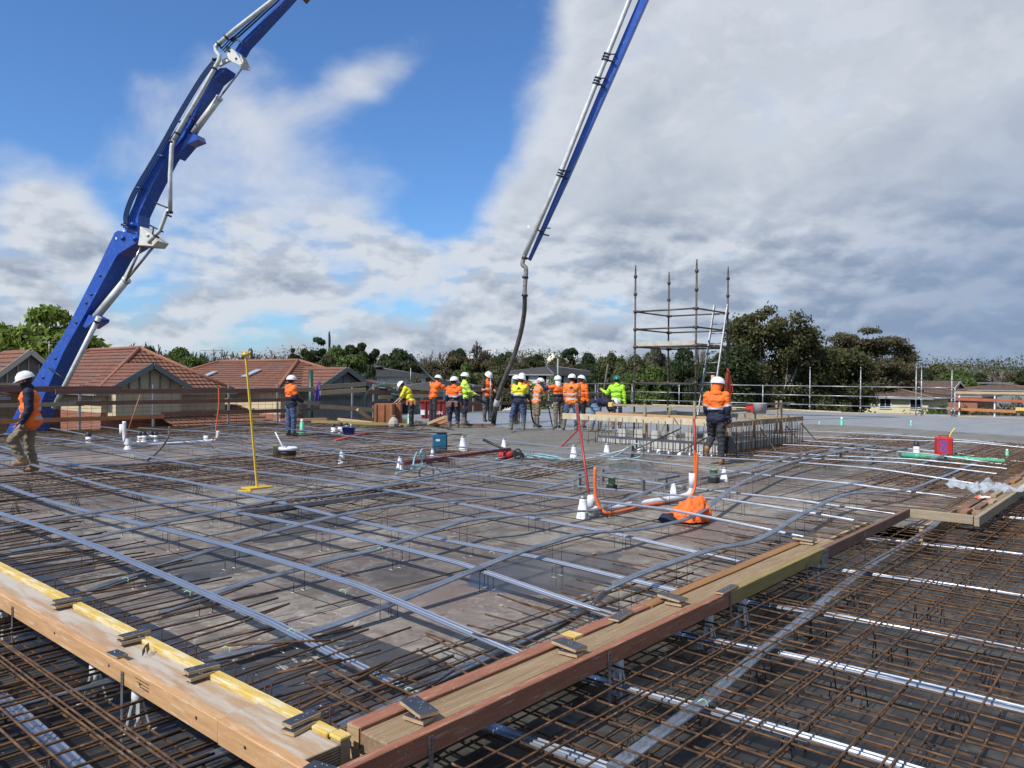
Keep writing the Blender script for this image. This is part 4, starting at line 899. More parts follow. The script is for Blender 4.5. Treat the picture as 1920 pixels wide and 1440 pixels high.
# ladder leaning through the platform
la, lb_ = D(1322, 775, 20.6), D(1352, 572, 21.6)
ld = thing('ladder', 'aluminium ladder leaning up through the scaffold platform', 'ladder', (la.x, la.y, 0))
M_alu = mat('aluminium', (.30, .31, .32), (.17, .175, .18), .5, .5, 9, 3)
sd_ = Vector((0.30, -0.22, 0)).normalized()*0.19; L = (lb_-la)
for k, x in ((-1, 0), (1, 0)):
    s = MB(); s.bar(la+sd_*k-L*0.02, lb_+sd_*k, 0.03, 0.075, sd_.cross(L)); s.build('stile', M_alu, ld)
for k in range(1, 11):
    s = MB(); q = la+L*(k/11); s.tube([q-sd_, q+sd_], 0.015, 6); s.build('rung', M_alu, ld)
M_orrope = mat('orange_red_rope', (.42, .06, .03), (.25, .035, .02), .8, 0, 20)
s = MB(); c = D(1364, 690, 21.8)
for k in range(9):
    a = rr.uniform(-.07, .07); s.tube(smooth_pts([c, c+Vector((a*1.2, a, -.35)), c+Vector((a*2+.03, a, -.75-.06*k*.5)), c+Vector((a*1.5+.05, a, -.45)), c+Vector((.02, 0, -.02))], 20), 0.014, 5)
tag(s.build('rope_coil', M_orrope, origin=c), 'bundle of orange red cord hanging from the right scaffold post', 'rope')
M_salmon = mat('salmon_pipe', (.72, .33, .2), (.6, .27, .17), .5)
s = MB(); q = D(1336, 757, 19.5); s.tube([q, q+ZD*.72], .045, 12)
tag(s.build('pvc_pipe', M_salmon, origin=q), 'short salmon coloured pipe standing behind the right hand worker', 'pipe')

# ------------------------------------------------------------------ bar enclosure (future wall) around the opening
en = thing('bar_enclosure', 'rectangular enclosure of upright starter bars tied to timber strips around a slab opening', 'bar enclosure', W(18.6, 9.4, 0))
EU0, EU1, EV0, EV1 = 16.2, 21.0, 7.7, 11.5; ZS = 0.72
def strip(a, b, m, z=ZS, h=.14, t=.035, n='timber_strip'):
    s = MB(); s.bar(a+ZD*z, b+ZD*z, t, h); s.build(n, m, en, bevel=.003)
M_creamt = mat('cream_timber', (.56, .50, .36), (.44, .36, .22), .75, 0, 5, 6, .2, 60)
strip(W(EU0, EV0), W(EU0, EV1+.7), M_creamt, .78, .15); strip(W(EU0, EV0), W(EU1, EV0), M_greywood, .74, .12); strip(W(EU1, EV0), W(EU1, EV1), M_greywood, .74, .12); strip(W(EU0, EV1), W(EU1, EV1), M_creamt, .76, .14)
strip(W(EU0+.5, EV0+.35), W(EU0+.5, EV1), M_lvl, .84, .10); strip(W(EU0+.6, EV0+.5), W(EU1-.4, EV0+.5), M_greywood, .72, .05, .5, 'walk_board')
rq = random.Random(3); nb = 0
def upright(p, z1, m=M_rust):
    s = MB(); s.tube([p+ZD*0.0, Vector((p.x+rq.uniform(-.015, .015), p.y, z1))], 0.0105, 6); s.build('starter_bar', m, en)
M_barg = mat('grey_tan_bar', (.26, .20, .13), (.15, .10, .07), .75, .2, 20)
for k in range(20): upright(W(EU0-.03, EV0+.05+k*.2), .72+rq.uniform(-.05, .12), M_barg)
for k in range(28): upright(W(EU0+.1+k*.17, EV0-.03), .70+rq.uniform(-.05, .1), M_barg if k % 3 else M_rust)
for k in range(12): upright(W(EU0+.22, EV0+.3+k*.3), .68+rq.uniform(-.05, .12), M_barg)
for k in range(16): upright(W(EU0+.3+k*.28, EV0+.22), .66+rq.uniform(-.05, .1), M_rust)
for k in range(8): upright(W(EU1, EV0+.3+k*.4), .7)
for k in range(8): upright(W(EU0+.6+k*.5, EV1), .7)
s = MB()
for z in (.12, .42): s.tube([W(EU0-.045, EV0, z), W(EU0-.045, EV1, z)], .006, 5); s.tube([W(EU0, EV0-.045, z), W(EU1, EV0-.045, z)], .006, 5)
s.build('tie_bars', M_dark, en)
M_foam = mat('white_foam_panel', (.48, .48, .46), (.34, .34, .32), .9, 0, 5)
for k in range(3): s = MB(); s.uvbox(EU0+.42, EU0+.47, EV0+.15+k*1.18, EV0+1.3+k*1.18, .02, .30); s.build('foam_panel', M_foam, en)
for k in range(4): s = MB(); s.uvbox(EU0+.9+k*.95, EU0+1.8+k*.95, EV0+.42, EV0+.47, .01, .22); s.build('foam_panel', M_foam, en)
for k in range(7):
    s = MB(); s.uvbox(EU0+1.5, EU0+1.55, EV0+.5+k*.5, EV0+.75+k*.5, .02, .42); s.build('block', M_foam, en)
for k in range(14):
    s = MB(); s.lathe([(.05, 0), (.05, .07), (.035, .075), (.035, .11), (0, .11)], W(EU0-.16, EV0+.2+k*.27, .005), ZD, 10); s.build('plastic_spacer', M_white if k % 2 else M_steel, en)
for a, b in ((W(EU0-.9, EV0+2.0, .02), W(EU0, EV0+1.1, .6)), (W(EU0-.9, EV0+.9, .02), W(EU0, EV0+.1, .6)), (W(EU0+1.2, EV0-.8, .02), W(EU0+2.0, EV0, .6)), (W(EU0+3.0, EV0-.8, .02), W(EU0+3.6, EV0, .6)), (W(EU0+4.3, EV0-.7, .02), W(EU0+4.7, EV0, .6))):
    s = MB(); s.tube([a, b], .017, 6); s.build('brace', M_wire, en)
s = MB()
for q in (W(EU0+.45, EV0+2.3), W(EU0+.45, EV0+.95), W(EU0+.4, EV0+3.3), W(EU0+2.6, EV0+.4), W(EU0+3.9, EV0+.4), W(EU0+4.1, EV0+.55)): pass
for q, h_ in ((W(EU0+.45, EV0+2.3), 1.15), (W(EU0+.45, EV0+.95), 1.25), (W(EU0+.45, EV0+.05), 1.22), (W(EU0+2.6, EV0+.4), 1.12), (W(EU0+4.3, EV0+.4), 1.22), (W(EU0+4.5, EV0+.6), 1.2)):
    s = MB(); s.bar(q+ZD*.3, q+ZD*h_, .06, .045, UD); s.build('post', M_greywood, en)
for a, b, z in ((W(EU0+.45, EV0+3.3), W(EU0+.45, EV0-.1), 1.1), (W(EU0+.6, EV0+.4), W(EU0+5.2, EV0+.4), 1.14), (W(EU0+.9, EV0+.5), W(EU0+4.5, EV0+.5), 1.0)):
    s = MB(); s.bar(a+ZD*z, b+ZD*z, .035, .05); s.build('guard_rail', M_greywood, en)
s = MB(); q = W(EU0+.45, EV0+3.3, 1.1); s.obox(q, UD*.05, VD*.06, ZD*.06)
tag(s.build('yellow_marker', M_yel, origin=q, bevel=.01), 'small yellow box on the left end of the thin rail above the enclosure', 'marker')
a, b = G(1238, 815, .1), D(1260, 762, 17.2); s = MB(); s.bar(a, b, .05, .012, UD)
tag(s.build('yellow_strip', M_yel, origin=a), 'bright yellow plastic strip leaning inside the bar enclosure', 'strip')
# things on the boards of the enclosure
M_redp = mat('red_plastic', (.55, .035, .03), (.42, .025, .025), .42, 0, 6)
M_graycrate = mat('grey_bucket', (.42, .42, .42), None, .6)
q = D(1413, 772, 19.6); s = MB(); s.obox(q+ZD*.08, UD*.13, VD*.16, ZD*.10); s.obox(q+ZD*.20, UD*.10, VD*.13, ZD*.02)
tag(s.build('tool_box', M_redp, origin=q, bevel=.02), 'red tool box on the boards behind the right side of the enclosure', 'tool box')
q = D(1425, 775, 18.8); s = MB(); s.lathe([(0, 0), (.14, 0), (.17, .24), (.175, .25), (.165, .25), (.13, .02)], q, ZD, 16); 
tag(s.build('bucket', M_graycrate, origin=q), 'grey bucket on the boards of the enclosure next to the red tool box', 'bucket')

# ------------------------------------------------------------------ guard rails and fences
sf = thing('tube_guard_rail', 'galvanised tube guard rail with three rails along the far right rim of the slab', 'guard rail', W(41.8, 14, .1))
def fp(px, py, z=.1): return G(px, py, z)
ps = [(1185, 764), (1273, 767), (1430, 772), (1518, 775), (1613, 778), (1717, 781), (1727, 781.5), (1784, 784), (1790, 784)]
PS = []
for x, y in ps:
    vv, zz_ = onU(x, y, 41.9); PS.append(W(41.9, vv))
for i, p in enumerate(PS):
    h_ = 2.35 if i in (3, 4, 5, 6, 7) else 1.5
    s = MB(); standard(s, p, 0, h_, .026, .38, .5, spigot=i in (3, 4, 5, 6)); s.build('post', M_tube, sf)
for i in range(len(PS)-1):
    for z in (.38, .88, 1.38):
        s = MB(); s.tube([Vector((PS[i].x, PS[i].y, z+.1)), Vector((PS[i+1].x, PS[i+1].y, z+.1))], .024, 8); s.build('rail', M_tube, sf)
sf2 = thing('tube_guard_rail', 'galvanised tube guard rail behind the green hooded worker at the far corner of the slab', 'guard rail', W(38, 25.7, .1))
pp = [W(u, 25.7) for u in (30.5, 34, 37.5, 41.3)]
for p in pp: s = MB(); standard(s, p, 0, 1.5, .026, .38, .5, spigot=False); s.build('post', M_tube, sf2)
for a, b in zip(pp, pp[1:]):
    for z in (.98, 1.48): s = MB(); s.tube([a+ZD*z, b+ZD*z], .024, 8); s.build('rail', M_tube, sf2)
s = MB(); s.tube([pp[-1]+ZD*1.45, PS[0]+ZD*1.45], .024, 8); s.tube([pp[-1]+ZD*.95, PS[0]+ZD*.95], .024, 8); s.build('rail', M_tube, sf2)
M_meshw = mat('rusty_mesh_wire', (.10, .055, .035), None, .8, .3)
def meshpanel(a, b, z0, z1, dx_, dz_, parent, r=.005):
    s = MB(); L = (b-a).length; n = int(L/dx_); 
    for i in range(n+1):
        q = a.lerp(b, i/n); s.tube([q+ZD*z0, q+ZD*z1], r, 3, cap=False)
    m_ = int((z1-z0)/dz_)
    for k in range(m_+1): s.tube([a+ZD*(z0+k*dz_), b+ZD*(z0+k*dz_)], r, 3, cap=False)
    return s.build('mesh_panel', M_meshw, parent)
def tfence(label, pts, boards, loc, mesh=None, post=(0.05, 1.45), pm=None):
    f = thing('edge_fence', label, 'fence', loc)
    for p in pts:
        s = MB(); s.bar(p+ZD*0.0, p+ZD*post[1], .06, .06, UD); s.build('post', pm or M_tube, f)
    for a, b, z, h_, m_ in boards:
        s = MB(); s.bar(a+ZD*z, b+ZD*z, .04, h_); s.build('rail_board', m_, f, bevel=.003)
    if mesh:
        for a, b in zip(pts, pts[1:]): meshpanel(a+UD*0.02, b-UD*.02, mesh[0], mesh[1], mesh[2], mesh[3], f)
    return f
vE = 24.95
P_ = [W(u, vE) for u in (2.2, 4.6, 6.9, 9.1, 11.3, 13.9, 16.2)]
O = -VD*.05
def zrow(px, py): return onV(px, py, vE)[1]
za, zb, zc = zrow(168, 729), zrow(168, 757), zrow(168, 783)
tfence('timber and mesh edge fence behind the walking man, brown top board', P_,
       [(W(1.5, vE)+O, W(10.3, vE)+O, za, .16, mat('purple_brown_board', (.20, .09, .075), (.14, .07, .06), .75, 0, 4)), (W(8.4, vE)+O*2, W(16.3, vE)+O*2, za-.08, .15, M_rail),
        (W(1.5, vE)+O, W(9.2, vE)+O, zb, .12, M_greywood), (W(9.0, vE)+O*2, W(16.3, vE)+O*2, zb+.02, .13, M_rail), (W(1.5, vE)+O, W(7.2, vE)+O, zc, .13, M_greywood), (W(7.0, vE)+O*2, W(11.6, vE)+O*2, zc-.03, .13, M_railo), (W(11.5, vE)+O, W(16.3, vE)+O, zc+.04, .14, M_rail)],
       W(9, vE, 0), mesh=(-.25, 1.3, .28, .14))
s = MB(); s.bar(W(1.5, 24.7, .04), W(16.5, 24.7, .04), .05, .12)
tag(s.build('kicker_board', M_grn, origin=W(8, 24.7, 0)), 'greenish yellow kicker board along the left rim of the deck', 'kicker board')
vF = 26.2
def zr2(px, py): return onV(px, py, vF)[1]
def uu(px, py): return onV(px, py, vF)[0]
Q_ = [W(u, vF) for u in (uu(520, 780), uu(556, 780), uu(660, 780), uu(700, 780), uu(745, 780), uu(790, 780))]
def bd(x0, y0, x1, y1, h_, m_, o=0): 
    a = onV(x0, y0, vF+o); b = onV(x1, y1, vF+o)
    return (W(a[0], vF+o, a[1]), W(b[0], vF+o, b[1]), 0, h_, m_)
tfence('pale board edge fence with slanting lower board left of the hose coil', Q_,
       [bd(520, 732, 590, 730, .17, M_greywood, -.06), bd(598, 726, 686, 720, .17, M_greywood, -.06), bd(600, 737, 686, 731, .17, M_railt, -.12), bd(540, 752, 600, 757, .16, M_greywood, -.06), bd(600, 762, 705, 769, .17, M_railt, -.1), bd(562, 770, 598, 765, .12, M_rail, -.1)],
       W(20, vF, 0), mesh=(0.0, .9, .3, .3), post=(.05, 1.45))
Q2 = [W(u, vF) for u in (uu(730, 775), uu(770, 775), uu(792, 775), uu(806, 775))]
tfence('tangle of brown and yellow boards fencing the rim behind the hose coil', Q2,
       [bd(720, 721, 806, 730, .16, M_railt, -.06), bd(690, 735, 800, 738, .2, M_rail, -.1), bd(710, 745, 806, 742, .14, M_railt, -.14), bd(694, 757, 806, 752, .16, M_rail, -.1)],
       W(24, vF, 0), mesh=(0.0, .9, .3, .3))
Q3 = [W(u, vF) for u in (25.5, 27.5, 29.5, 31.5, 33.5, 35.5, 38)]
tfence('brown board edge fence behind the group of workers', Q3,
       [bd(880, 728, 1150, 742, .17, M_rail, -.06), bd(870, 757, 1165, 752, .17, M_rail, -.06)], W(31, vF, 0), mesh=(0, .8, .35, .4))
# right border fence of coloured boards
RF = [W(43.4, v) for v in (8.2, 6.7, 5.2, 3.5)]
def bdu(x0, y0, x1, y1, h_, m_, u_=43.3):
    a = onU(x0, y0, u_); b = onU(x1, y1, u_)
    return (W(u_, a[0], a[1]), W(u_, b[0], b[1]), 0, h_, m_)
tfence('orange and tan board edge fence at the right border', RF,
       [bdu(1790, 736, 1935, 738, .12, M_railt), bdu(1790, 748, 1935, 753, .14, mat('red_brown_board', (.40, .11, .05), (.30, .085, .045), .7, 0, 4)), bdu(1775, 766, 1935, 773, .14, M_railo), bdu(1904, 767, 1935, 768, .16, M_yel, 43.2)], W(43.4, 6, 0), post=(.05, 1.3), pm=M_white)
s = MB(); s.bar(W(41.7, 24.5, .22), W(41.3, 17.5, .22), .10, .05); s.bar(W(41.3, 17.4, .22), W(41.5, 13.2, .16), .10, .05)
tag(s.build('pale_board', M_creamt, origin=W(41.5, 18, .2)), 'long pale board lying along the slab rim before the tube guard rail', 'board')

# ------------------------------------------------------------------ loose site things
M_greenp = mat('green_pvc', (.10, .46, .27), (.08, .38, .22), .4, 0, 10)
M_blackf = mat('black_flange', (.02, .02, .022), None, .5)
M_orange = mat('orange_conduit', (.72, .16, .035), (.6, .12, .03), .4)
M_whitep = mat('white_pvc', (.72, .73, .76), (.60, .61, .64), .35, 0, 8)
def cone(px, py, hpx, label, kind='white'):
    p = G(px, py, .002); h_ = hpx*p.y/F; r0 = h_*.27
    o = thing('pipe_sleeve', label, 'sleeve', p, None)
    if kind == 'white':
        s = MB(); s.lathe([(r0*1.15, 0), (r0*1.15, .012), (r0, .014), (r0*.62, h_*.8), (r0*.62, h_*.93), (0, h_*.93)], p, ZD, 14)
        for k in range(6):
            a = k*math.pi/3; d = Vector((math.cos(a), math.sin(a), 0)); s.bar(p+d*r0*.95+ZD*.02, p+d*r0*.62+ZD*h_*.6, .008, .02, d)
        s.build('body', M_whitep, o); s = MB(); s.lathe([(r0*.45, h_*.9), (r0*.66, h_*.9), (r0*.66, h_), (0, h_)], p, ZD, 14); s.build('cap', M_steel, o)
    elif kind == 'blackcap':
        s = MB(); s.lathe([(r0*1.2, 0), (r0*1.0, .02), (r0*.8, h_*.65), (0, h_*.65)], p, ZD, 14); s.build('body', M_whitep, o)
        s = MB(); s.lathe([(r0*.82, h_*.6), (r0*.85, h_*.95), (r0*.6, h_), (0, h_)], p, ZD, 14); s.build('cap', M_blackf, o)
    elif kind == 'green':
        s = MB(); s.lathe([(r0*1.1, 0), (r0*1.05, h_*.1), (r0*.6, h_*.25), (r0*.55, h_*.8), (r0*.35, h_*.82), (r0*.35, h_), (0, h_)], p, ZD, 12); s.build('body', M_greenp, o)
        s = MB(); s.lathe([(r0*.36, h_*.86), (r0*.37, h_*1.0), (0, h_*1.001)], p, ZD, 12); s.build('cap', M_whitep, o)
    else:
        s = MB(); s.obox(p+ZD*h_*.22, UD*h_*.32, VD*h_*.32, ZD*h_*.2); s.build('block_base', M_blackf, o, bevel=.01)
        s = MB(); s.lathe([(h_*.28, h_*.42), (h_*.28, h_*.9), (h_*.36, h_*.92), (h_*.36, h_), (h_*.22, h_), (h_*.2, h_*.7), (0, h_*.7)], p, ZD, 16); s.build('green_collar', mat('pale_green', (.16, .30, .17), (.12, .22, .14), .5), o)
    return o
cone(1093, 972, 42, 'white tapered pipe sleeve beside the low end of the white pipe bend')
cone(1263, 927, 24, 'white tapered sleeve under the raised end of the white pipe bend')
cone(1358, 902, 26, 'white tapered sleeve to the right of the boot of the right hand worker')
cone(641, 869, 24, 'white tapered sleeve in the band of mat, right of the bucket')
cone(750, 881, 25, 'white tapered sleeve left of the red level bar')
cone(868, 845, 28, 'slender white sleeve right of the teal box')
cone(811, 857, 16, 'stubby white sleeve just in front of the teal box')
cone(945, 842, 20, 'white sleeve behind the red tool')
cone(1076, 862, 28, 'slender white sleeve left of the long red strut')
cone(1138, 857, 26, 'wide white sleeve by the loop of pale blue hose')
cone(166, 832, 22, 'white sleeve with a dark cap by the left mats', 'blackcap')
cone(262, 828, 18, 'dark capped sleeve left of a pair near the left white pipe', 'blackcap'); cone(270, 828, 19, 'dark capped sleeve, first of the touching row of four', 'blackcap')
cone(284, 827, 19, 'dark capped sleeve, third of the touching row of four', 'blackcap'); cone(292, 827, 18, 'dark capped sleeve, last of the touching row of four', 'blackcap')
cone(625, 812, 18, 'black topped white sleeve left of the blue tub', 'blackcap'); cone(638, 812, 20, 'taller black topped white sleeve left of the blue tub', 'blackcap')
cone(650, 805, 12, 'small capped sleeve behind the blue tub', 'blackcap'); cone(658, 806, 11, 'small pale green capped sleeve right behind the blue tub', 'green')
cone(566, 812, 26, 'slim green pipe stub right of the worker in jeans', 'green'); cone(767, 802, 26, 'tall green pipe stub in front of the bent worker', 'green')
cone(719, 792, 17, 'green and white pipe stub before the brown ply boxes', 'green')
cone(1536, 800, 10, 'short green pipe stub in the wet concrete', 'green'); cone(1578, 804, 22, 'tall green pipe stub with a white top in the wet concrete', 'green'); cone(1708, 803, 14, 'green pipe stub farther right in the wet concrete', 'green')
cone(1338, 905, 26, 'pale green collar on a black block below the boot of the right hand worker', 'collar'); cone(1147, 918, 24, 'green collar on a black block under the near metal frame', 'collar')
cone(1580, 857, 14, 'low collar on a black block under the far metal frame', 'collar'); cone(1718, 850, 22, 'black capped white sleeve left of the fuel can', 'blackcap'); cone(1888, 862, 20, 'green stub at the right end of the green pipe', 'green')
cone(1655, 997, 22, 'pale round collar behind the brown beam', 'collar')
# white pipe bend with orange conduits
o = thing('pipe_bend', 'white pipe lying on the deck with upturned ends and orange conduit strapped along it', 'pipe', G(1200, 950, 0))
def pz(l): return smooth_pts([D(x, y, Y) for x, y, Y in l], 60)
yA = G(1115, 958, .06).y; yB = G(1290, 930, .08).y
line = [(1108, 928, yA), (1108, 938, yA), (1110, 950, yA), (1122, 955, yA+.03), (1150, 952, yA*.7+yB*.3), (1220, 941, yA*.35+yB*.65), (1275, 932, yB*.9+yA*.1), (1292, 926, yB), (1298, 912, yB), (1298, 893, yB)]
s = MB(); s.tube(pz(line), .042, 12); s.build('white_pipe', M_whitep, o)
s = MB(); s.lathe([(.04, -.07), (.054, -.06), (.054, .06), (.04, .07)], D(1108, 940, yA), ZD, 14); s.lathe([(.04, -.1), (.05, -.1), (.05, .1), (.04, .1)], D(1298, 900, yB), ZD, 14); s.build('coupling', M_whitep, o)
s = MB(); s.tube(pz([(1116, 876, yA-.1), (1115, 905, yA-.1), (1118, 935, yA-.1), (1128, 955, yA-.1), (1145, 962, yA-.06), (1200, 950, (yA+yB)/2-.1), (1270, 938, yB-.1), (1296, 928, yB-.08), (1304, 905, yB-.05), (1307, 860, yB-.05), (1307, 850, yB-.05)]), .022, 8); s.build('orange_conduit', M_orange, o)
s = MB(); s.tube(pz([(1296, 925, yB+.05), (1302, 900, yB+.05), (1303, 862, yB+.05), (1302, 845, yB+.05)]), .02, 8); s.build('orange_conduit', M_orange, o)
# red struts
M_redt = mat('red_tube', (.36, .05, .04), (.26, .04, .035), .5, .2, 20)
def strut(label, a, b, r=.02, m=M_redt, nm='steel_strut', cat='strut'):
    s = MB(); s.tube([a, b], r, 8); return tag(s.build(nm, m, origin=a), label, cat)
strut('long thin red strut rising from the white pipe to the group of workers', D(1104, 925, yA), D(1081, 760, yA+1.0), .018)
s = MB(); s.tube([D(1085, 790, yA+.85), D(1081, 758, yA+1.05)], .026, 8); tag(s.build('strut_head', M_steel, origin=D(1083, 780, yA+.9)), 'grey steel head at the top of the long thin red strut', 'strut head')
strut('upright dark red strut in front of the enclosure by the right hand worker', D(1305, 880, yB+.4), D(1301, 785, yB+.4), .022)
strut('slender orange rod bent up at the left beside a white post', G(232, 830, .3), D(263, 740, G(232, 830, .3).y), .009, mat('pinkish_rod', (.45, .17, .10), None, .6), 'bent_rod', 'rod')
# red wood handled float laid to the enclosure
a, b = G(1048, 842, .1), D(1115, 775, 21.5)
s = MB(); s.tube([a, b], .02, 8); o = tag(s.build('bull_float', M_redt, origin=a), 'concrete rake with a red brown handle slanting up to the enclosure', 'rake')
s = MB(); s.bar(a-UD*.25, a+UD*.25, .12, .03); s.build('blade', M_steel, o)
# orange jacket thrown over the ducts
jc = G(1292, 975, .02); jr = random.Random(4)
bmj = bmesh.new(); bmesh.ops.create_icosphere(bmj, subdivisions=5, radius=1)
for v_ in bmj.verts:
    d = v_.co.normalized(); x, y, z = d.x*.28, d.y*.23, max(0, d.z)*.27
    if d.x > 0: z *= 1+.55*d.x; 
    if d.x < -.3: z *= .75
    q = Vector((d.x*2.1, d.y*2.1, d.z*2.1))
    n_ = noise.noise(q*1.1+Vector((3, 1, 2)))*.09+abs(noise.noise(q*2.3))*-.07+noise.noise(q*5)*.018+.035*math.sin(d.x*11+d.y*9+4*noise.noise(q*1.5))-.05*abs(math.sin(d.x*7-d.y*5+5*noise.noise(q*1.1)))
    k = 1+n_*1.6
    v_.co = Vector((x*k, y*k, z*(1+n_*2)+(.006 if d.z <= 0 else 0)))
me = bpy.data.meshes.new('jacket'); bmj.to_mesh(me); bmj.free()
for p_ in me.polygons: p_.use_smooth = True
M_jack = mat('orange_jacket_cloth', (.85, .16, .02), (.78, .12, .02), .7, 0, 6, 3, .3, 60)
me.materials.append(M_jack); o = bpy.data.objects.new('jacket', me); C.objects.link(o); o.location = jc; o.rotation_euler = (0, 0, R(8))
tag(o, 'crumpled orange high visibility jacket thrown down over the ducts', 'jacket')
bmj = bmesh.new(); bmesh.ops.create_icosphere(bmj, subdivisions=4, radius=1)
for v_ in bmj.verts:
    d = v_.co.copy(); n_ = noise.noise(d*2+Vector((9, 1, 2)))*.25
    v_.co = Vector((d.x*.13*(1+n_)-.27, d.y*.11*(1+n_)-.02, max(0, d.z)*.09*(1+n_)+.004))
me = bpy.data.meshes.new('lining'); bmj.to_mesh(me); bmj.free()
for p_ in me.polygons: p_.use_smooth = True
me.materials.append(mat('navy_cloth', (.012, .014, .035), None, .8)); l2 = bpy.data.objects.new('navy_lining', me); C.objects.link(l2); l2.parent = o
# yellow stand
yb = G(482, 915, .0); o = thing('yellow_stand', 'thin yellow pole with a crown head standing on a yellow foot plate', 'stand', yb)
topz = D(461, 668, yb.y); s = MB(); s.bar(yb+ZD*.02, topz, .027, .027, UD); s.build('pole', M_yp if False else mat('yellow_paint', (.75, .50, .05), (.62, .40, .04), .45, .1, 12), o)
s = MB(); s.obox(yb+ZD*.012, UD*.2, VD*.13, ZD*.01); s.build('foot_plate', mat('yellow_paint', (.7, .5, .05)), o)
s = MB(); s.lathe([(.0, 0), (.05, 0), (.075, .05), (.06, .05)], topz, ZD, 10)
for k in range(6): a_ = k*math.pi/3; s.tube([topz+ZD*.04+Vector((math.cos(a_), math.sin(a_), 0))*.06, topz+ZD*.085+Vector((math.cos(a_), math.sin(a_), 0))*.075], .008, 5)
s.build('crown_head', mat('yellow_paint', (.7, .5, .05)), o)
q = G(457, 922, .05); s = MB(); s.obox(q, Vector((.1, .02, 0)), Vector((-.01, .04, 0)), ZD*.02); tag(s.build('yellow_level', mat('yellow_paint', (.7, .5, .05)), origin=q, bevel=.005), 'short yellow box lying left of the yellow stand foot', 'box')
# bucket with stirring pole
q = G(540, 862, .0); h_ = .26
o = thing('bucket', 'cream bucket with dark band and white rim, a pale pole standing in it', 'bucket', q)
s = MB(); s.lathe([(0, 0), (.14, 0), (.165, .20), (.165, .205)], q, ZD, 20); s.build('pail', mat('cream_pail', (.62, .42, .2), (.5, .33, .16), .6), o)
s = MB(); s.lathe([(.155, .10), (.168, .10), (.172, .20), (.165, .20)], q, ZD, 20); s.build('dark_band', M_blackf, o); s = MB(); s.lathe([(.15, .22), (.15, .2), (.19, .2), (.205, .25), (.18, .27), (.15, .25), (0, .23)], q, ZD, 20); s.build('rim', M_whitep, o)
s = MB(); s.tube([q+ZD*.05, D(516, 810, q.y)], .014, 8); tag(s.build('stirring_pole', M_whitep, origin=q), 'pale pole standing in the cream bucket', 'pole')
q = G(525, 858, 0); s = MB(); s.lathe([(0, 0), (.13, 0), (.15, .24), (.155, .25), (.14, .25), (.12, .03)], q, ZD, 18); tag(s.build('bucket', mat('olive_bucket', (.09, .10, .05), None, .6), origin=q), 'dark olive bucket behind the cream bucket', 'bucket')
# metal box-out frames
def frame(p00, p10, p01, p11, z, label):
    a, b, c_, d = [G(*p, z) for p in (p00, p10, p01, p11)]
    o = thing('metal_frame', label, 'metal frame', (a+d)/2-ZD*z)
    for p, q in ((a, b), (c_, d), (b, d), (a, c_)): s = MB(); s.bar(p, q, .05, .035); s.build('channel', M_alu, o)
    for p, q in ((a, b), (c_, d)):
        for t in (.12, .86):
            r_ = p.lerp(q, t); s = MB(); s.obox(Vector((r_.x, r_.y, z/2)), UD*.035, VD*.02, ZD*(z/2-.01)); s.obox(Vector((r_.x, r_.y, .008)), UD*.06, VD*.06, ZD*.004); s.build('leg', M_alu, o)
    return o
frame((1068, 885), (1230, 900), (1112, 876), (1272, 892), .24, 'low galvanised metal frame on four legs behind the white pipe bend')
frame((1555, 844), (1650, 850), (1600, 834), (1700, 841), .22, 'low galvanised metal frame on legs left of the fuel can')
# red fuel can
q = G(1769, 855, .12); o = thing('fuel_can', 'red plastic fuel can with a bent yellow spout and blue label', 'fuel can', q-ZD*.12)
s = MB(); hx = Vector((.165, -.02, 0)); hy = Vector((.02, .11, 0)); hh = .21
s.obox(q+ZD*hh, hx, hy, ZD*hh); s.build('body', M_redp, o, bevel=.03)
s = MB(); s.obox(q+ZD*(hh*2+.035), hx*.55, hy*.2, ZD*.012); s.obox(q+ZD*(hh*2+.01)-hx*.5, hx*.08, hy*.2, ZD*.03); s.obox(q+ZD*(hh*2+.01)+hx*.5, hx*.08, hy*.2, ZD*.03); s.build('handle', M_redp, o, bevel=.004)
s = MB(); s.tube(smooth_pts([q+hx*.75+ZD*hh*2, q+hx*.85+ZD*(hh*2+.07), q+hx*1.2+ZD*(hh*2+.16), q+hx*1.4+ZD*(hh*2+.20)], 16), .012, 6); s.build('spout', mat('yellow_plastic', (.75, .62, .08), None, .4), o)
s = MB(); s.obox(q-hy*1.01+ZD*.22-hx*.25, hx*.5, hy*.01, ZD*.13); s.build('label', mat('blue_scribble_label', (.05, .08, .42), (.5, .06, .06), .5, 0, 25, 5, 0, 10, (.47, .55)), o)
a, b = G(1690, 853, .10), G(1885, 866, .10); s = MB(); s.tube([a, b], .055, 14); s.tube([a.lerp(b, .12), a.lerp(b, .2)], .068, 14); s.tube([a.lerp(b, .62), a.lerp(b, .68)], .068, 14)
tag(s.build('green_pipe', M_greenp, origin=a), 'bright green pipe lying across the ducts in front of the fuel can', 'pipe')
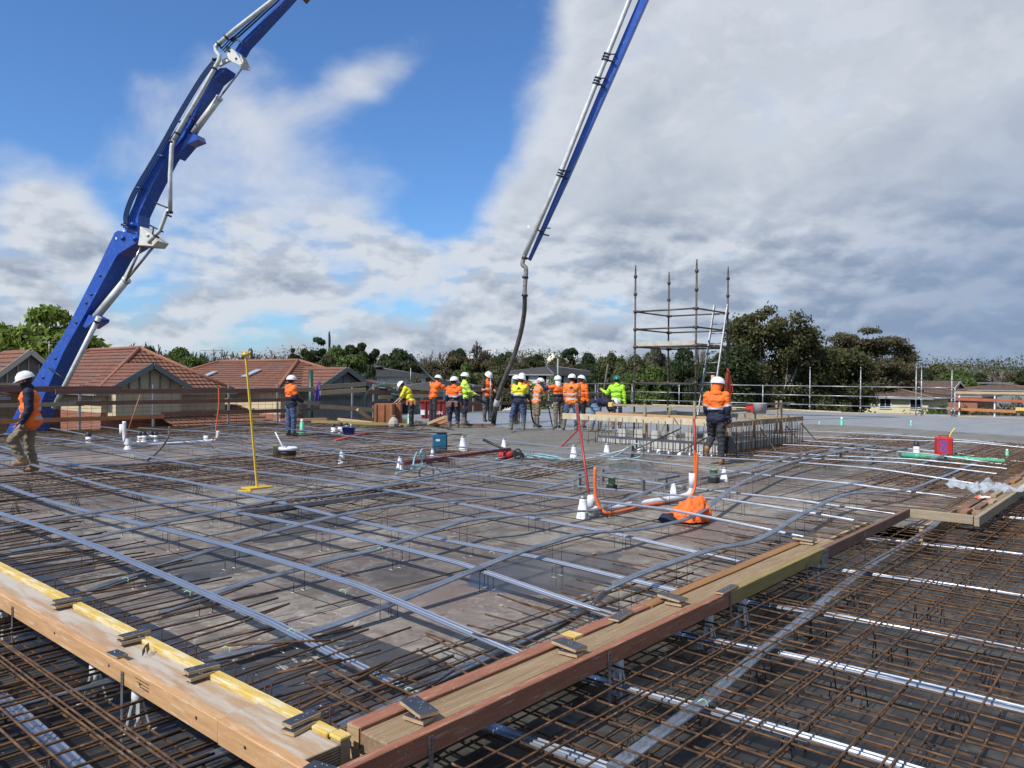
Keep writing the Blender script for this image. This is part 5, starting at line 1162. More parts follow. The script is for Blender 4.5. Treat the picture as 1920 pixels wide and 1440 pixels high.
# plastic sheet and bits on the timber at the right
M_film = bpy.data.materials.new('clear_film'); M_film.use_nodes = True; b_ = M_film.node_tree.nodes['Principled BSDF']; b_.inputs['Base Color'].default_value = (.55, .60, .64, 1); b_.inputs['Roughness'].default_value = .12; b_.inputs['Alpha'].default_value = .5
q = G(1850, 912, .24); vs = []; fs = []; n_ = 34
for i in range(n_):
    for j in range(n_):
        x = (i/(n_-1)-.5); y = (j/(n_-1)-.5); e = Vector((x*4, y*4, 1)); w_ = 1+.35*noise.noise(e*1.3)
        p = q+Vector((.85*x*w_, .8*y*w_+.2*x, 0))+ZD*(.17*abs(noise.noise(e*1.3))+.035*noise.noise(e*4)-.05); vs.append(p)
for i in range(n_-1):
    for j in range(n_-1): fs.append((i*n_+j, (i+1)*n_+j, (i+1)*n_+j+1, i*n_+j+1))
s = MB(); s.add(vs, fs, 0, True); tag(s.build('plastic_bag', M_film, origin=q), 'crumpled clear plastic sheet lying on the timbers at the right', 'plastic sheet')
q = G(1836, 933, Z1+.02); s = MB()
for k in range(4):
    a_ = k*.5-.6; s.tube([q, q+Vector((math.cos(a_), math.sin(a_), .12))*.13], .014, 6)
s.sphere(q, .05, 10, 0, (1.3, .8, .5)); tag(s.build('work_glove', mat('red_glove', (.7, .09, .03), (.75, .7, .65), .8, 0, 18, 3, 0, 10, (.5, .56)), origin=q), 'red and white work glove dropped on the timbers at the right', 'glove')
for k, (x, y, l, m_) in enumerate(((1840, 948, .5, M_rail), (1812, 958, .35, M_red), (1870, 925, .7, M_greywood), (1905, 900, .8, M_brn), (1860, 940, .3, M_plyedge))):
    q = G(x, y, Z1+.01); s = MB(); s.bar(q-UD*l/2, q+UD*l/2, .07, .03); tag(s.build('timber_offcut', m_, origin=q), ['brown offcut by the red glove', 'short red offcut nearest the step corner', 'long grey offcut under the plastic sheet', 'orange brown offcut at the right border', 'short pale offcut right of the red glove'][k], 'timber offcut')
# tools in the middle
a, b = G(757, 869, .2), G(956, 842, .2); s = MB(); s.bar(a, b, .05, .06); tag(s.build('screed_bar', mat('dark_red_bar', (.20, .03, .03), (.12, .02, .022), .5), origin=a), 'long dark red straight bar lying across the ducts', 'screed bar')
q = G(824, 846, .02); o = thing('battery_box', 'teal blue plastic equipment case with black handle standing on the deck', 'case', q)
tm = mat('teal_plastic', (.012, .13, .22), (.01, .09, .17), .45); s = MB(); hx = Vector((.16, 0.03, 0)); hy = Vector((-.02, .12, 0)); s.obox(q+ZD*.2, hx, hy, ZD*.2); s.build('body', tm, o, bevel=.02)
s = MB(); s.obox(q+ZD*.42+hx*.3, hx*.7, hy*.9, ZD*.03); s.obox(q+ZD*.2+hx*1.02, hx*.06, hy*.9, ZD*.2); s.build('lid', M_blackp, o, bevel=.01); s = MB(); s.obox(q+ZD*.27-hy*1.01-hx*.3, hx*.3, hy*.02, ZD*.025); s.build('badge', M_whitep, o)
M_cyanh = mat('pale_blue_hose', (.28, .52, .58), (.20, .42, .50), .4)
def hose(pts, r, m, label, nm='air_hose'): s = MB(); q = smooth_pts([G(x, y, z) for x, y, z in pts], 140); s.tube(q, r, 6); return tag(s.build(nm, m, origin=q[0]), label, 'hose')
hose([(742, 888, .03), (770, 880, .05), (790, 868, .25), (788, 850, .45), (794, 842, .5), (798, 852, .3), (792, 870, .08), (782, 882, .05), (775, 872, .3), (783, 848, .4), (800, 856, .1)], .014, M_cyanh, 'tangled pale blue hose standing up beside the white sleeve')
hose([(905, 855, .03), (950, 850, .05), (1000, 858, .04), (1060, 853, .05), (1100, 862, .05), (1150, 856, .08), (1180, 838, .35), (1196, 832, .5), (1208, 842, .35), (1200, 856, .1), (1160, 862, .05), (1110, 858, .05), (1050, 861, .05), (980, 852, .05), (930, 860, .05)], .014, M_cyanh, 'pale blue hose lying in long loops across the deck with one raised loop')
hose([(940, 866, .03), (1000, 851, .08), (1070, 860, .03), (1115, 850, .1), (1180, 860, .04), (1240, 868, .03)], .012, M_cyanh, 'second pale blue hose running along the deck before the concrete')
hose([(1010, 862, .03), (968, 858, .1), (965, 846, .3), (972, 842, .35), (979, 852, .2), (978, 866, .04)], .016, M_hose, 'short black hose loop beside the red tool')
hose([(276, 864, .03), (298, 845, .25), (314, 822, .5), (318, 800, .7)], .018, M_hose, 'black hose end curving up out of the left mats')
hose([(1085, 864, .1), (1120, 856, .12), (1165, 845, .2), (1178, 838, .3)], .012, M_whitep, 'thin white cable rising to the enclosure')
q = G(935, 856, .05); o = thing('vibrator_motor', 'red concrete vibrator motor with black handle lying by the hoses', 'vibrator', q)
s = MB(); s.tube([q, q+Vector((.34, .05, .04))], .085, 14); s.lathe([(.085, 0), (.06, .05), (0, .05)], q+Vector((.34, .05, .04)), Vector((1, .1, .1)), 14); s.build('motor', M_redp, o)
s = MB(); s.tube([q+Vector((-.35, .2, .35)), q+Vector((.1, .1, .16)), q+Vector((.55, 0, -.02))], .03, 8); s.obox(q+Vector((.42, 0, .05)), Vector((.12, 0, -.04)), Vector((0, .06, 0)), Vector((.02, 0, .05))); s.build('handle', M_blackp, o)
for x, y, lab in ((800, 868, 'black cable clamp left of the vibrator'),):
    s = MB(); q = G(x, y, .02); s.tube([q, q+Vector((.3, -.1, .05)), q+Vector((.45, .1, .03))], .02, 6); tag(s.build('cable', M_blackp, origin=q), lab, 'cable')
q = G(654, 815, .05); s = MB(); s.lathe([(0, 0), (.18, 0), (.24, .22), (.25, .22), (.22, .2), (.16, .02)], q, ZD, 4); tag(s.build('tub', mat('blue_tub', (.01, .03, .3), None, .45), origin=q), 'small dark blue tub beside the black topped sleeves', 'tub')
a, b = G(628, 826, .12), G(690, 811, .15); strut('orange red tube lying on the mats in front of the blue tub', a, b, .03, mat('orange_red_tube', (.6, .09, .05), None, .5), 'tube_offcut', 'tube')
# left white pipe with orange conduit
yl = G(235, 842, 0).y; yr = G(400, 826, .05).y
o = thing('pipe_bend', 'white pipe near the left edge with both ends turned up', 'pipe', G(320, 836, 0))
s = MB(); s.tube(pz([(233, 790, yl), (233, 812, yl), (235, 828, yl), (245, 834, yl+.1), (300, 833, (yl+yr)/2), (370, 829, yr-.3), (398, 826, yr), (407, 820, yr), (409, 808, yr)]), .042, 12); s.build('white_pipe', M_whitep, o)
s = MB(); s.lathe([(.10, 0), (.07, .06), (.06, .12), (.06, .25)], Vector((G(235, 843, 0).x, yl, 0)), ZD, 12); s.build('foot', M_whitep, o)
s = MB(); s.lathe([(.06, -.15), (.06, .1), (.0, .1)], D(386, 824, yr), ZD, 12); s.build('branch', M_whitep, o)
s = MB(); s.tube(pz([(398, 826, yr-.1), (404, 818, yr-.1), (405, 800, yr-.1), (410, 760, yr-.1), (410, 728, yr-.1)]), .015, 8); s.build('orange_conduit', M_orange, o)
q = G(228, 812, .1); s = MB(); s.tube([q-ZD*.1, q+ZD*.25], .06, 12); tag(s.build('pipe_stub', M_whitep, origin=q), 'short white pipe stub standing by the left edge beams', 'pipe')
q = G(302, 882, .12); s = MB()
for k in range(10): a_ = k*.63; s.tube(smooth_pts([q+Vector((.25*math.cos(a_+t), .18*math.sin(a_+t*1.3), .02+.05*math.sin(t*2))) for t in (0, .8, 1.6, 2.4)], 12), .006, 4)
tag(s.build('wire_tangle', M_rust, origin=q), 'small tangle of rusty tie wire on the deck behind the mat band', 'tie wire')
# green pole, purple coil, hose coil on the fence
q = D(583, 790, 36.0); s = MB(); s.tube([Vector((q.x, q.y, -2)), D(583, 694, 36.0)], .11, 14); tag(s.build('green_pole', mat('dark_green_paint', (.015, .06, .03), (.02, .045, .03), .4, .1), origin=(q.x, q.y, -2)), 'thick dark green pole standing beyond the fence by the purple cord', 'pole')
c = D(599, 712, 33.0); s = MB()
for k in range(12):
    a = rr.uniform(-.2, .2); s.tube(smooth_pts([c, c+Vector((a*.9, rr.uniform(-.05, .05), -.45)), c+Vector((a*1.1, 0, -.85+rr.uniform(-.1, .1))), c+Vector((a*.6, rr.uniform(-.05, .05), -.5)), c+Vector((.02, 0, 0))], 18), .016, 5)
tag(s.build('cord_coil', mat('purple_cord', (.10, .05, .40), (.07, .04, .3), .6), origin=c), 'bundle of purple cord hanging on the fence beside the green pole', 'cord')
c = D(715, 752, 33.5); s = MB(); M_dgh = mat('dark_green_hose', (.010, .045, .035), (.02, .03, .028), .45)
for k in range(7):
    ra = .70+.05*rr.uniform(-1, 1); pts = []
    for t in range(37):
        a = t*math.pi/18; pts.append(c+Vector((ra*math.cos(a)+rr.uniform(-.01, .01), -.06+.02*k, .62*ra/.62*math.sin(a)*.95)))
    s.tube(pts, .034, 6)
for k in range(5): s.tube(smooth_pts([c+Vector((.45+.03*k, -.1, .35)), c+Vector((.6+.05*k, -.1, -.1)), c+Vector((.5+.03*k, -.1, -.55)), c+Vector((.1*k-.2, -.1, -.7))], 16), .02, 6)
s.tube(smooth_pts([c+Vector((.5, -.1, .25)), c+Vector((1.1, -.3, .3)), c+Vector((1.7, -1, .0)), c+Vector((1.9, -2, -.3))], 20), .025, 6)
tag(s.build('hose_coil', M_dgh, origin=c), 'large coil of dark green hose hung on the fence left of the yellow shirted worker', 'hose')
# ply boxes, timber stack and skip behind the bent worker
for x0, x1, y, lab in ((705, 738, 795, 'brown ply box left of the bent worker under the hose coil'), (742, 752, 793, 'narrow brown ply box beside the bent worker')):
    p, q = G(x0, y, .1), G(x1, y, .1); s = MB(); h_ = .72
    s.obox((p+q)/2+ZD*h_/2, (q-p)/2, Vector((0, .3, 0)), ZD*h_/2)
    for k in range(3): t = k/2; s.obox(p.lerp(q, .06+.88*t)+Vector((0, -.32, h_/2)), (q-p).normalized()*.04, Vector((0, .02, 0)), ZD*h_/2)
    tag(s.build('ply_box', mat('orange_ply', (.38, .15, .06), (.26, .10, .045), .7, 0, 4), origin=p, bevel=.005), lab, 'ply box')
p = G(790, 786, .15); sk = thing('skip_bin', 'dark red steel bin with sloping front, white lettering on its side', 'bin', p)
yb2 = 31.0; A_ = D(788, 790, yb2); B_ = D(834, 790, yb2); z0, z1 = A_.z, D(810, 752, yb2).z; wv = Vector((0, 1.1, 0))
s = MB(); ins = (B_-A_)*.06
poly = [A_+ins, B_-ins*.3, Vector((B_.x, B_.y, z1)), Vector((A_.x, A_.y, z1))]
s.prism(poly, wv); s.bar(Vector((A_.x-.03, A_.y-.02, z1)), Vector((B_.x+.03, B_.y-.02, z1)), .06, .08)
for t in (.2, .5, .8): q = A_.lerp(B_, t); s.bar(q+Vector((0, -.03, .05)), Vector((q.x, q.y-.03, z1)), .06, .05)
s.build('body', mat('dark_red_steel', (.26, .02, .015), (.17, .016, .014), .5, .1, 5), sk, bevel=.01)
def lettering(text, p, size, parent, m, rx=90, rz=0, name='lettering'):
    cu = bpy.data.curves.new(name, 'FONT'); cu.body = text; cu.size = size; cu.extrude = .004; cu.align_x = 'CENTER'; t_ = bpy.data.objects.new(name, cu); C.objects.link(t_)
    dg = bpy.context.evaluated_depsgraph_get(); me_ = bpy.data.meshes.new_from_object(t_.evaluated_get(dg)); bpy.data.objects.remove(t_)
    o_ = bpy.data.objects.new(name, me_); me_.materials.clear(); me_.materials.append(m); C.objects.link(o_); root = parent
    o_.parent = parent; o_.location = Vector(p)-Vector(root.location); o_.rotation_euler = (R(rx), 0, R(rz)); return o_
lettering('N  BIN', A_.lerp(B_, .62)+Vector((0, -.07, .28)), .2, sk, M_white)
s = MB(); q = A_.lerp(B_, .12)+Vector((0, -.05, .36)); s.obox(q, Vector((.1, 0, 0)), Vector((0, .006, 0)), ZD*.1); s.build('placard', M_white, sk)
for k, (a, b, m_, w_) in enumerate((((802, 795, .2), (836, 782, .55), M_railt, .10), ((806, 800, .12), (843, 788, .4), M_railo, .12), ((760, 800, .12), (850, 797, .12), M_brn, .12), ((585, 790, .2), (770, 797, .14), M_grn, .12), ((524, 788, .2), (612, 786, .2), mat('pinkish_board', (.5, .27, .2), None, .8), .15), ((635, 786, .15), (700, 793, .15), M_railt, .1), ((670, 768, .6), (706, 793, .1), M_railt, .1), ((850, 797, .15), (925, 797, .15), M_rail, .12))):
    p, q = G(*a), G(*b); s = MB(); s.bar(p, q, w_, .09); tag(s.build('loose_timber', m_, origin=p), ['tan plank propped on the red bin', 'orange plank under the propped tan plank', 'brown timber in front of the red bin', 'long greenish yellow timber on the deck rim before the ply boxes', 'pinkish board lying by the green pole', 'pale board before the hose coil', 'pale diagonal prop under the slanting fence board', 'dark timber strip by the boots of the men at the hose'][k], 'timber')
q = G(738, 800, .1); s = MB(); s.lathe([(.0, 0), (.16, .01), (.19, .1), (.15, .22), (.07, .31), (.04, .33), (.08, .38), (0, .37)], q, ZD, 9, smooth=False); tag(s.build('cloth_sack', mat('pale_sack', (.4, .38, .33), (.3, .28, .24), .85, 0, 6), origin=q), 'pale cloth sack on the deck rim left of the bent worker', 'sack')
q = G(1445, 779, .6)
# ------------------------------------------------------------------ people
def capsule(p, q, r1, r2, n=12, sc=None):
    p, q = Vector(p), Vector(q); d = q-p; L = d.length
    d = d/L if L > 1e-6 else Vector((0, 0, 1))
    a = d.cross(Vector((0, 1, 0.01))); a.normalize(); b = a.cross(d)
    prof = [(r1*math.cos(t), -r1*math.sin(t)) for t in (1.57, 1.1, .6, 0)]+[(r2*math.cos(t), L+r2*math.sin(t)) for t in (0, .6, 1.1, 1.57)]
    vs = [p+d*h_+(a*math.cos(2*math.pi*k/n)+b*math.sin(2*math.pi*k/n))*max(r, 1e-4) for r, h_ in prof for k in range(n)]
    fs = [(i*n+k, (i+1)*n+k, (i+1)*n+(k+1) % n, i*n+(k+1) % n) for i in range(len(prof)-1) for k in range(n)]
    if sc is not None:
        c, s_ = Vector(sc[0]), sc[1]; vs = [c+Vector(((v-c).x*s_[0], (v-c).y*s_[1], (v-c).z*s_[2])) for v in vs]
    return vs, fs
def blob(name, caps, voxel, mats, parent, classify=None, wr=0.0, smooth=2, seed=0):
    vs = []; fs = []
    for c in caps:
        v_, f_ = capsule(*c[:4]) if len(c) == 4 else capsule(*c[:4], sc=c[4]); o = len(vs); vs += [tuple(x) for x in v_]; fs += [tuple(o+i for i in f) for f in f_]
    me = bpy.data.meshes.new('tmp'); me.from_pydata(vs, [], fs); bm = bmesh.new(); bm.from_mesh(me); bmesh.ops.remove_doubles(bm, verts=bm.verts, dist=2e-4); bmesh.ops.recalc_face_normals(bm, faces=bm.faces); bm.to_mesh(me); bm.free()
    ob = bpy.data.objects.new('tmp', me); C.objects.link(ob)
    md = ob.modifiers.new('r', 'REMESH'); md.mode = 'VOXEL'; md.voxel_size = voxel; md.use_smooth_shade = True
    if smooth: m2 = ob.modifiers.new('s', 'SMOOTH'); m2.iterations = smooth; m2.factor = 0.6
    dg = bpy.context.evaluated_depsgraph_get(); out = bpy.data.meshes.new_from_object(ob.evaluated_get(dg)); out.name = name
    bpy.data.objects.remove(ob); bpy.data.meshes.remove(me)
    out.materials.clear()
    for m_ in (mats if isinstance(mats, (list, tuple)) else [mats]): out.materials.append(m_)
    if wr:
        off = Vector((seed*3.7, seed*1.3, 0))
        nn = [v.normal.copy() for v in out.vertices]
        for v, n_ in zip(out.vertices, nn):
            q = v.co+off; v.co += n_*(wr*(noise.noise(Vector((q.x*8, q.y*8, q.z*17)))+.7*noise.noise(Vector((q.x*16, q.y*16, q.z*30)))))
    if classify:
        for p in out.polygons: p.material_index = classify(p.center)
    for p in out.polygons: p.use_smooth = True
    o = bpy.data.objects.new(name, out); C.objects.link(o); o.parent = parent; return o
def segt(c, p, q):
    d = q-p; t = max(0, min(1, (c-p).dot(d)/d.length_squared)); return t, (c-(p+d*t)).length
M_skin = mat('skin', (.50, .27, .18), (.42, .21, .14), .55, 0, 12)
M_skind = mat('darker_skin', (.26, .13, .08), (.20, .10, .06), .55, 0, 12)
M_hair = mat('dark_hair', (.03, .02, .015), None, .8)
M_eye = mat('eye_dark', (.02, .015, .01), None, .3)
M_hw = mat('white_helmet', (.78, .78, .78), (.70, .70, .69), .32, 0, 4, 3); M_hg = mat('green_helmet', (.01, .14, .10), None, .35)
M_or = mat('hi_vis_orange', (.90, .17, .015), (.80, .13, .012), .75, 0, 5, 4, .3, 40, c3=(.16, .13, .10), s3=4, t3=(.56, .72), a3=.38); M_ye = mat('hi_vis_yellow', (.72, .70, .03), (.62, .58, .03), .75, 0, 5, 4, .3, 40, c3=(.16, .13, .10), s3=4, t3=(.56, .72), a3=.38)
M_li = mat('hi_vis_lime', (.42, .80, .04), (.34, .68, .03), .75, 0, 5, 4, .3, 40, c3=(.16, .13, .10), s3=4, t3=(.56, .72), a3=.38); M_pe = mat('faded_orange', (.78, .30, .12), (.68, .24, .09), .8, 0, 5, 4, .3, 40, c3=(.16, .13, .10), s3=4, t3=(.56, .72), a3=.38)
M_sv = mat('silver_tape', (.42, .42, .44), (.34, .34, .36), .5, 0, 10)
M_nv = mat('navy_fabric', (.012, .016, .045), (.008, .010, .028), .8, 0, 6, 4, .3, 40, c3=(.06, .055, .05), s3=4, t3=(.56, .72), a3=.38); M_bk = mat('black_fabric', (.012, .012, .014), None, .85, 0)
M_je = mat('blue_jeans', (.055, .095, .19), (.035, .06, .125), .85, 0, 9, 5, .3, 60, c3=(.16, .13, .10), s3=4, t3=(.56, .72), a3=.38); M_jl = mat('light_jeans', (.16, .24, .36), (.11, .17, .27), .85, 0, 9, 5)
M_kh = mat('khaki_trousers', (.21, .165, .105), (.15, .12, .075), .85, 0, 9, 5, .3, 40, c3=(.16, .13, .10), s3=4, t3=(.56, .72), a3=.38); M_gt = mat('grey_trousers', (.10, .105, .11), (.06, .065, .07), .85, 0, 9)
M_dg = mat('charcoal_trousers', (.035, .036, .04), (.02, .021, .025), .85, 0, 9, c3=(.16, .13, .10), s3=4, t3=(.56, .72), a3=.38); M_bt = mat('tan_boots', (.33, .19, .08), (.24, .13, .055), .75, 0, 12)
M_gb = mat('muddy_rubber_boots', (.11, .10, .075), (.16, .15, .125), .6, 0, 10); M_db = mat('dark_boots', (.04, .03, .025), None, .7)
VP = 0
def person(pos, yaw, label, pose, fit, scale=1.0, seed=1):
    global VP
    g = dict(spine=(0, .03, 1), hd=(0, .12, 1), look=(0, 1, -.1), twist=0, thL=(-.05, .0, -1), thR=(.05, .0, -1), shL=(0, -.03, -1), shR=(0, -.03, -1),
             uaL=(-.18, .0, -1), uaR=(.18, .0, -1), faL=(-.05, .25, -1), faR=(.05, .25, -1)); g.update(pose)
    V_ = lambda k: Vector(g[k]).normalized()
    s = V_('spine'); X = Vector((1, 0, 0)); tw_ = Matrix.Rotation(R(g['twist']), 3, 'Z'); XS = (tw_ @ X).normalized()
    P = Vector((0, 0, 0)); fwd = X.cross(s)*-1; fw = s.cross(XS)*-1
    fwS = XS.cross(s)*-1
    if fwS.y < 0: fwS = -fwS
    waist, chest, nb = P+s*.18, P+s*.35, P+s*.50
    sh = {'L': nb-s*.05-XS*.182, 'R': nb-s*.05+XS*.182}; hip = {'L': P-X*.09-ZD*.02, 'R': P+X*.09-ZD*.02}
    hd = V_('hd'); hc = nb+hd*.175; look = V_('look'); hu = (hd-look*hd.dot(look)).normalized() if abs(hd.dot(look)) < .95 else Vector((0, 0, 1)); hr = look.cross(hu).normalized()
    el, wr_, kn, an = {}, {}, {}, {}
    for k in 'LR':
        el[k] = sh[k]+V_('ua'+k)*.29; wr_[k] = el[k]+V_('fa'+k)*.25; kn[k] = hip[k]+V_('th'+k)*.43; an[k] = kn[k]+V_('sh'+k)*.41
    low = min(an['L'].z, an['R'].z); dz_ = -low+.085
    up = Vector((0, 0, dz_))
    for d_ in (sh, hip, el, wr_, kn, an):
        for k in 'LR': d_[k] = d_[k]+up
    P, waist, chest, nb, hc = P+up, waist+up, chest+up, nb+up, hc+up
    root = thing('person', label, 'person', (0, 0, 0), None)
    # body: one continuous surface
    caps = [(P-X*.05, P+X*.05, .10, .10), (P, waist, .105, .10), (waist, chest, .105, .115), (chest-XS*.05, chest+XS*.05, .105, .105), (nb-s*.06-XS*.1, nb-s*.06+XS*.1, .07, .07), (nb-s*.03, hc-hd*.05, .055, .052),
            (hc-hu*.01-look*.015, hc+hu*.03-look*.012, .088, .088), (hc-hu*.06+look*.035, hc-hu*.075+look*.045, .045, .035), (hc+look*.03-hu*.02, hc+look*.04+hu*.02, .066, .066),
            (hc+look*.098+hu*.012, hc+look*.112-hu*.015, .010, .014), (hc+look*.098-hu*.050-hr*.014, hc+look*.098-hu*.050+hr*.014, .010, .010), (hc+hr*.088, hc+hr*.09-hu*.02, .016, .014), (hc-hr*.088, hc-hr*.09-hu*.02, .016, .014)]
    for k, sg in (('L', -1), ('R', 1)):
        caps += [(sh[k], el[k], .052, .040), (el[k], wr_[k], .038, .026), (hip[k], kn[k], .082, .055), (kn[k], an[k], .053, .036), (an[k], an[k]+Vector((0, .12, -.045)), .035, .028)]
        f = V_('fa'+k); n_ = (Vector((0, 1, 0))-f*f.y); n_ = n_.normalized() if n_.length > .1 else Vector((0, 0, -1)); sd2 = f.cross(n_).normalized(); w0 = wr_[k]+f*.02
        caps += [(w0+sd2*.018, w0+f*.07+sd2*.026, .017, .016), (w0-sd2*.018, w0+f*.07-sd2*.026, .017, .016), (w0, w0+f*.07, .018, .017)]
        for i, (o_, l_) in enumerate(((-.032, .060), (-.011, .072), (.011, .068), (.032, .052))):
            b0 = w0+f*.08+sd2*o_*1.1; b1 = b0+(f+n_*.35).normalized()*l_*.5; b2 = b1+(f*.5+n_).normalized()*l_*.5; caps += [(b0, b1, .0092, .0085), (b1, b2, .0085, .0075)]
        t0 = w0+f*.02-sd2*.03*sg; t1 = t0+(f*.6-sd2*sg*.7+n_*.4).normalized()*.035; t2 = t1+(f+n_*.6).normalized()*.03; caps += [(t0, t1, .011, .0095), (t1, t2, .0095, .0085)]
    sk = fit.get('skin', M_skin)
    blob('body', caps, .0105, sk, root, smooth=1)
    for sg in (-1, 1):
        m_ = MB(); m_.sphere(hc+look*.093+hr*.032*sg+hu*.012, .010, 8); m_.build('eye', M_eye, root)
    m_ = MB(); m_.sphere(hc-look*.018+hu*.0, .1, 12, 0, (1, 1, 1)); 
    m_.v = [tuple(hc+((Vector(v)-hc)-look*max(0, (Vector(v)-hc).dot(look)-.03)*.6)*(.97 if (Vector(v)-hc).dot(hu) < -.03 else 1)) for v in m_.v]
    m_.build('hair', M_hair, root)
    # clothes
    hi, dk = fit['top']; mode = fit.get('mode', 'two'); rad = fit.get('bulk', 1.0)*1.06
    caps = [(P-X*.06-s*.02, P+X*.06-s*.02, .125*rad, .125*rad), (waist-XS*.05, waist+XS*.05, .125*rad, .125*rad), (chest-XS*.07, chest+XS*.07, .132*rad, .132*rad), (nb-s*.08-XS*.12, nb-s*.08+XS*.12, .09, .09), (nb-s*.04, nb+hd*.035, .082, .070)]
    if fit.get('hood'): caps += [(nb-fwS*.085-s*.0, nb-fwS*.07-XS*.07-s*.01, .06, .05), (nb-fwS*.085, nb-fwS*.07+XS*.07-s*.01, .06, .05)]
    sl_ = fit.get('sleeve', 2.0)
    for k in 'LR':
        if mode == 'vest': continue
        caps.append((sh[k]-s*.0, sh[k].lerp(el[k], min(1, sl_)), .077*rad, .060*rad))
        if sl_ > 1: caps.append((el[k], el[k].lerp(wr_[k], (sl_-1)*.98), .058*rad, .043*rad))
    arms = [(sh[k], el[k], wr_[k]) for k in 'LR']
    def cls(c):
        tt, dd = segt(c, P-s*.12, nb+s*.02); best = ('t', tt, dd-.125)
        for a_, b_, c_ in arms:
            t1, d1 = segt(c, a_, b_); t2, d2 = segt(c, b_, c_)
            if d1-.075 < best[2]: best = ('a', t1, d1-.075)
            if d2-.05 < best[2]: best = ('a', 1+t2, d2-.05)
        k, t, _ = best
        if mode == 'two':
            if k == 't': return 0 if t > .50 else (2 if t > .44 and fit.get('band', True) else 1)
            return 0 if t < .62 else (2 if t < .78 and fit.get('band', True) else 1)
        if mode == 'full':
            if not fit.get('band', True): return 0
            if k == 't': return 2 if (.22 < t < .30 or .44 < t < .52) else 0
            return 2 if .7 < t < .85 else 0
        if mode == 'dark': return 1
        if mode == 'tee': return (0 if abs((c-chest).dot(XS)) < .15 else 1) if k == 't' else 1
        return 2 if k == 't' and (.16 < t < .235 or .40 < t < .475) else 0
    if mode == 'vest':
        c2 = [(P-X*.06, P+X*.06, .12, .12), (waist-XS*.05, waist+XS*.05, .12, .12), (chest-XS*.065, chest+XS*.065, .125, .125), (nb-s*.08-XS*.11, nb-s*.08+XS*.11, .085, .085), (nb-s*.04, nb+hd*.05, .085, .08)]
        for k in 'LR': c2 += [(sh[k], el[k], .090, .074), (el[k], wr_[k], .070, .050)]
        blob('jumper', c2, .0145, dk, root, wr=.010, seed=seed)
        caps = [(P-X*.06-s*.03, P+X*.06-s*.03, .175, .175), (waist-XS*.06, waist+XS*.06, .165, .165), (chest-XS*.055, chest+XS*.055, .165, .165), (nb-s*.09-XS*.09, nb-s*.09+XS*.09, .105, .105)]
        blob('vest', caps, .0145, [hi, dk, M_sv], root, cls, .016, seed=seed+5)
    else:
        blob('shirt', caps, .0145, [hi, dk, M_sv], root, cls, .017, seed=seed)
    if fit.get('scarf'): blob('neck_scarf', [(nb+hd*.02-look*.01, nb+hd*.09+look*.03, .085, .080), (nb-s*.02, nb+hd*.06, .092, .08)], .0145, fit['scarf'], root, wr=.006)
    if fit.get('snood'): blob('neck_flap', [(nb+hd*.0-look*.03, hc+hu*.02-look*.02, .10, .102), (hc-hu*.03, hc+hu*.0, .104, .1)], .0145, fit['snood'], root, wr=.006)
    tr = fit['legs']; tm_ = fit.get('short', False)
    caps = [(P-X*.06-ZD*.03, P+X*.06-ZD*.03, .118, .118), (P-X*.03+s*.05, P+X*.03+s*.05, .11, .11)]
    for k in 'LR':
        caps.append((hip[k]-ZD*.02, kn[k]+(V_('th'+k)*(.02 if tm_ else 0)), .104, .082 if not tm_ else .092))
        if not tm_: caps.append((kn[k], an[k].lerp(kn[k], .04 if not fit.get('gum') else .45), .080, .068))
    blob('shorts' if tm_ else 'trousers', caps, .0145, tr, root, wr=.018, seed=seed+9)
    for k in 'LR':
        ft = Vector((.02 if k == 'R' else -.02, 1, 0)).normalized()
        tilt = g.get('foot'+k, -.0); ftd = Vector((ft.x, ft.y*math.cos(tilt), math.sin(tilt)))
        top = an[k].lerp(kn[k], .62 if fit.get('gum') else .22)
        heel = an[k]-ZD*.045-ftd*.03
        blob('boot', [(an[k]-ZD*.01, top, .060, .072 if fit.get('gum') else .062), (heel, heel+ftd*.16, .045, .048), (heel+ZD*.03, heel+ftd*.09+ZD*.01, .055, .05)], .0145, fit['boots'], root, smooth=1)
    if fit.get('belt'):
        m_ = MB(); q = P+s*.02; n = 28
        for zz_ in (0,): 
            ring = [q+X*.185*math.cos(2*math.pi*i/n)+Vector((0, 1, 0))*.145*math.sin(2*math.pi*i/n)+ZD*0 for i in range(n+1)]; m_.tube(ring, 1, 6, flat=(.012, .03), cap=False)
        for a_ in (2.6, .3, 3.5, 5.4, 4.4): d_ = Vector((.2*math.cos(a_), .165*math.sin(a_), -.08)); m_.obox(q+d_, X*.05, Vector((0, .035, 0)), ZD*.08)
        m_.build('tool_belt', fit['belt'], root, bevel=.012)
    if fit.get('logo'):                       # printed emblem between the shoulder blades
        m_ = MB(); q = chest-fwS*(.137*rad)+s*.03
        m_.obox(q+s*.035, XS*.022, s*.015, fwS*.006); m_.obox(q, XS*.06, s*.010, fwS*.006)
        m_.build('back_print', M_bk, root)
    hm = fit.get('helmet', M_hw); m_ = MB(); n = 22; c = hc+hu*.035-look*.008; rings = []
    for (r_, z_) in ((.02, 1), (.35, .95), (.62, .80), (.83, .58), (.95, .33), (1.0, .08), (1.0, -.02)): rings.append([(c+hr*.128*r_*math.cos(2*math.pi*i/n)+look*.150*r_*math.sin(2*math.pi*i/n)+hu*.118*z_) for i in range(n)])
    br = []
    for i in range(n):
        a_ = 2*math.pi*i/n; f_ = max(0, math.sin(a_)); br.append(c+hr*.142*math.cos(a_)+look*(.163*math.sin(a_)+.045*f_**2)+hu*(-.016-.018*f_**2))
    rings.append(br); rings.append([c+(p-c)*.93-hu*.004 for p in br])
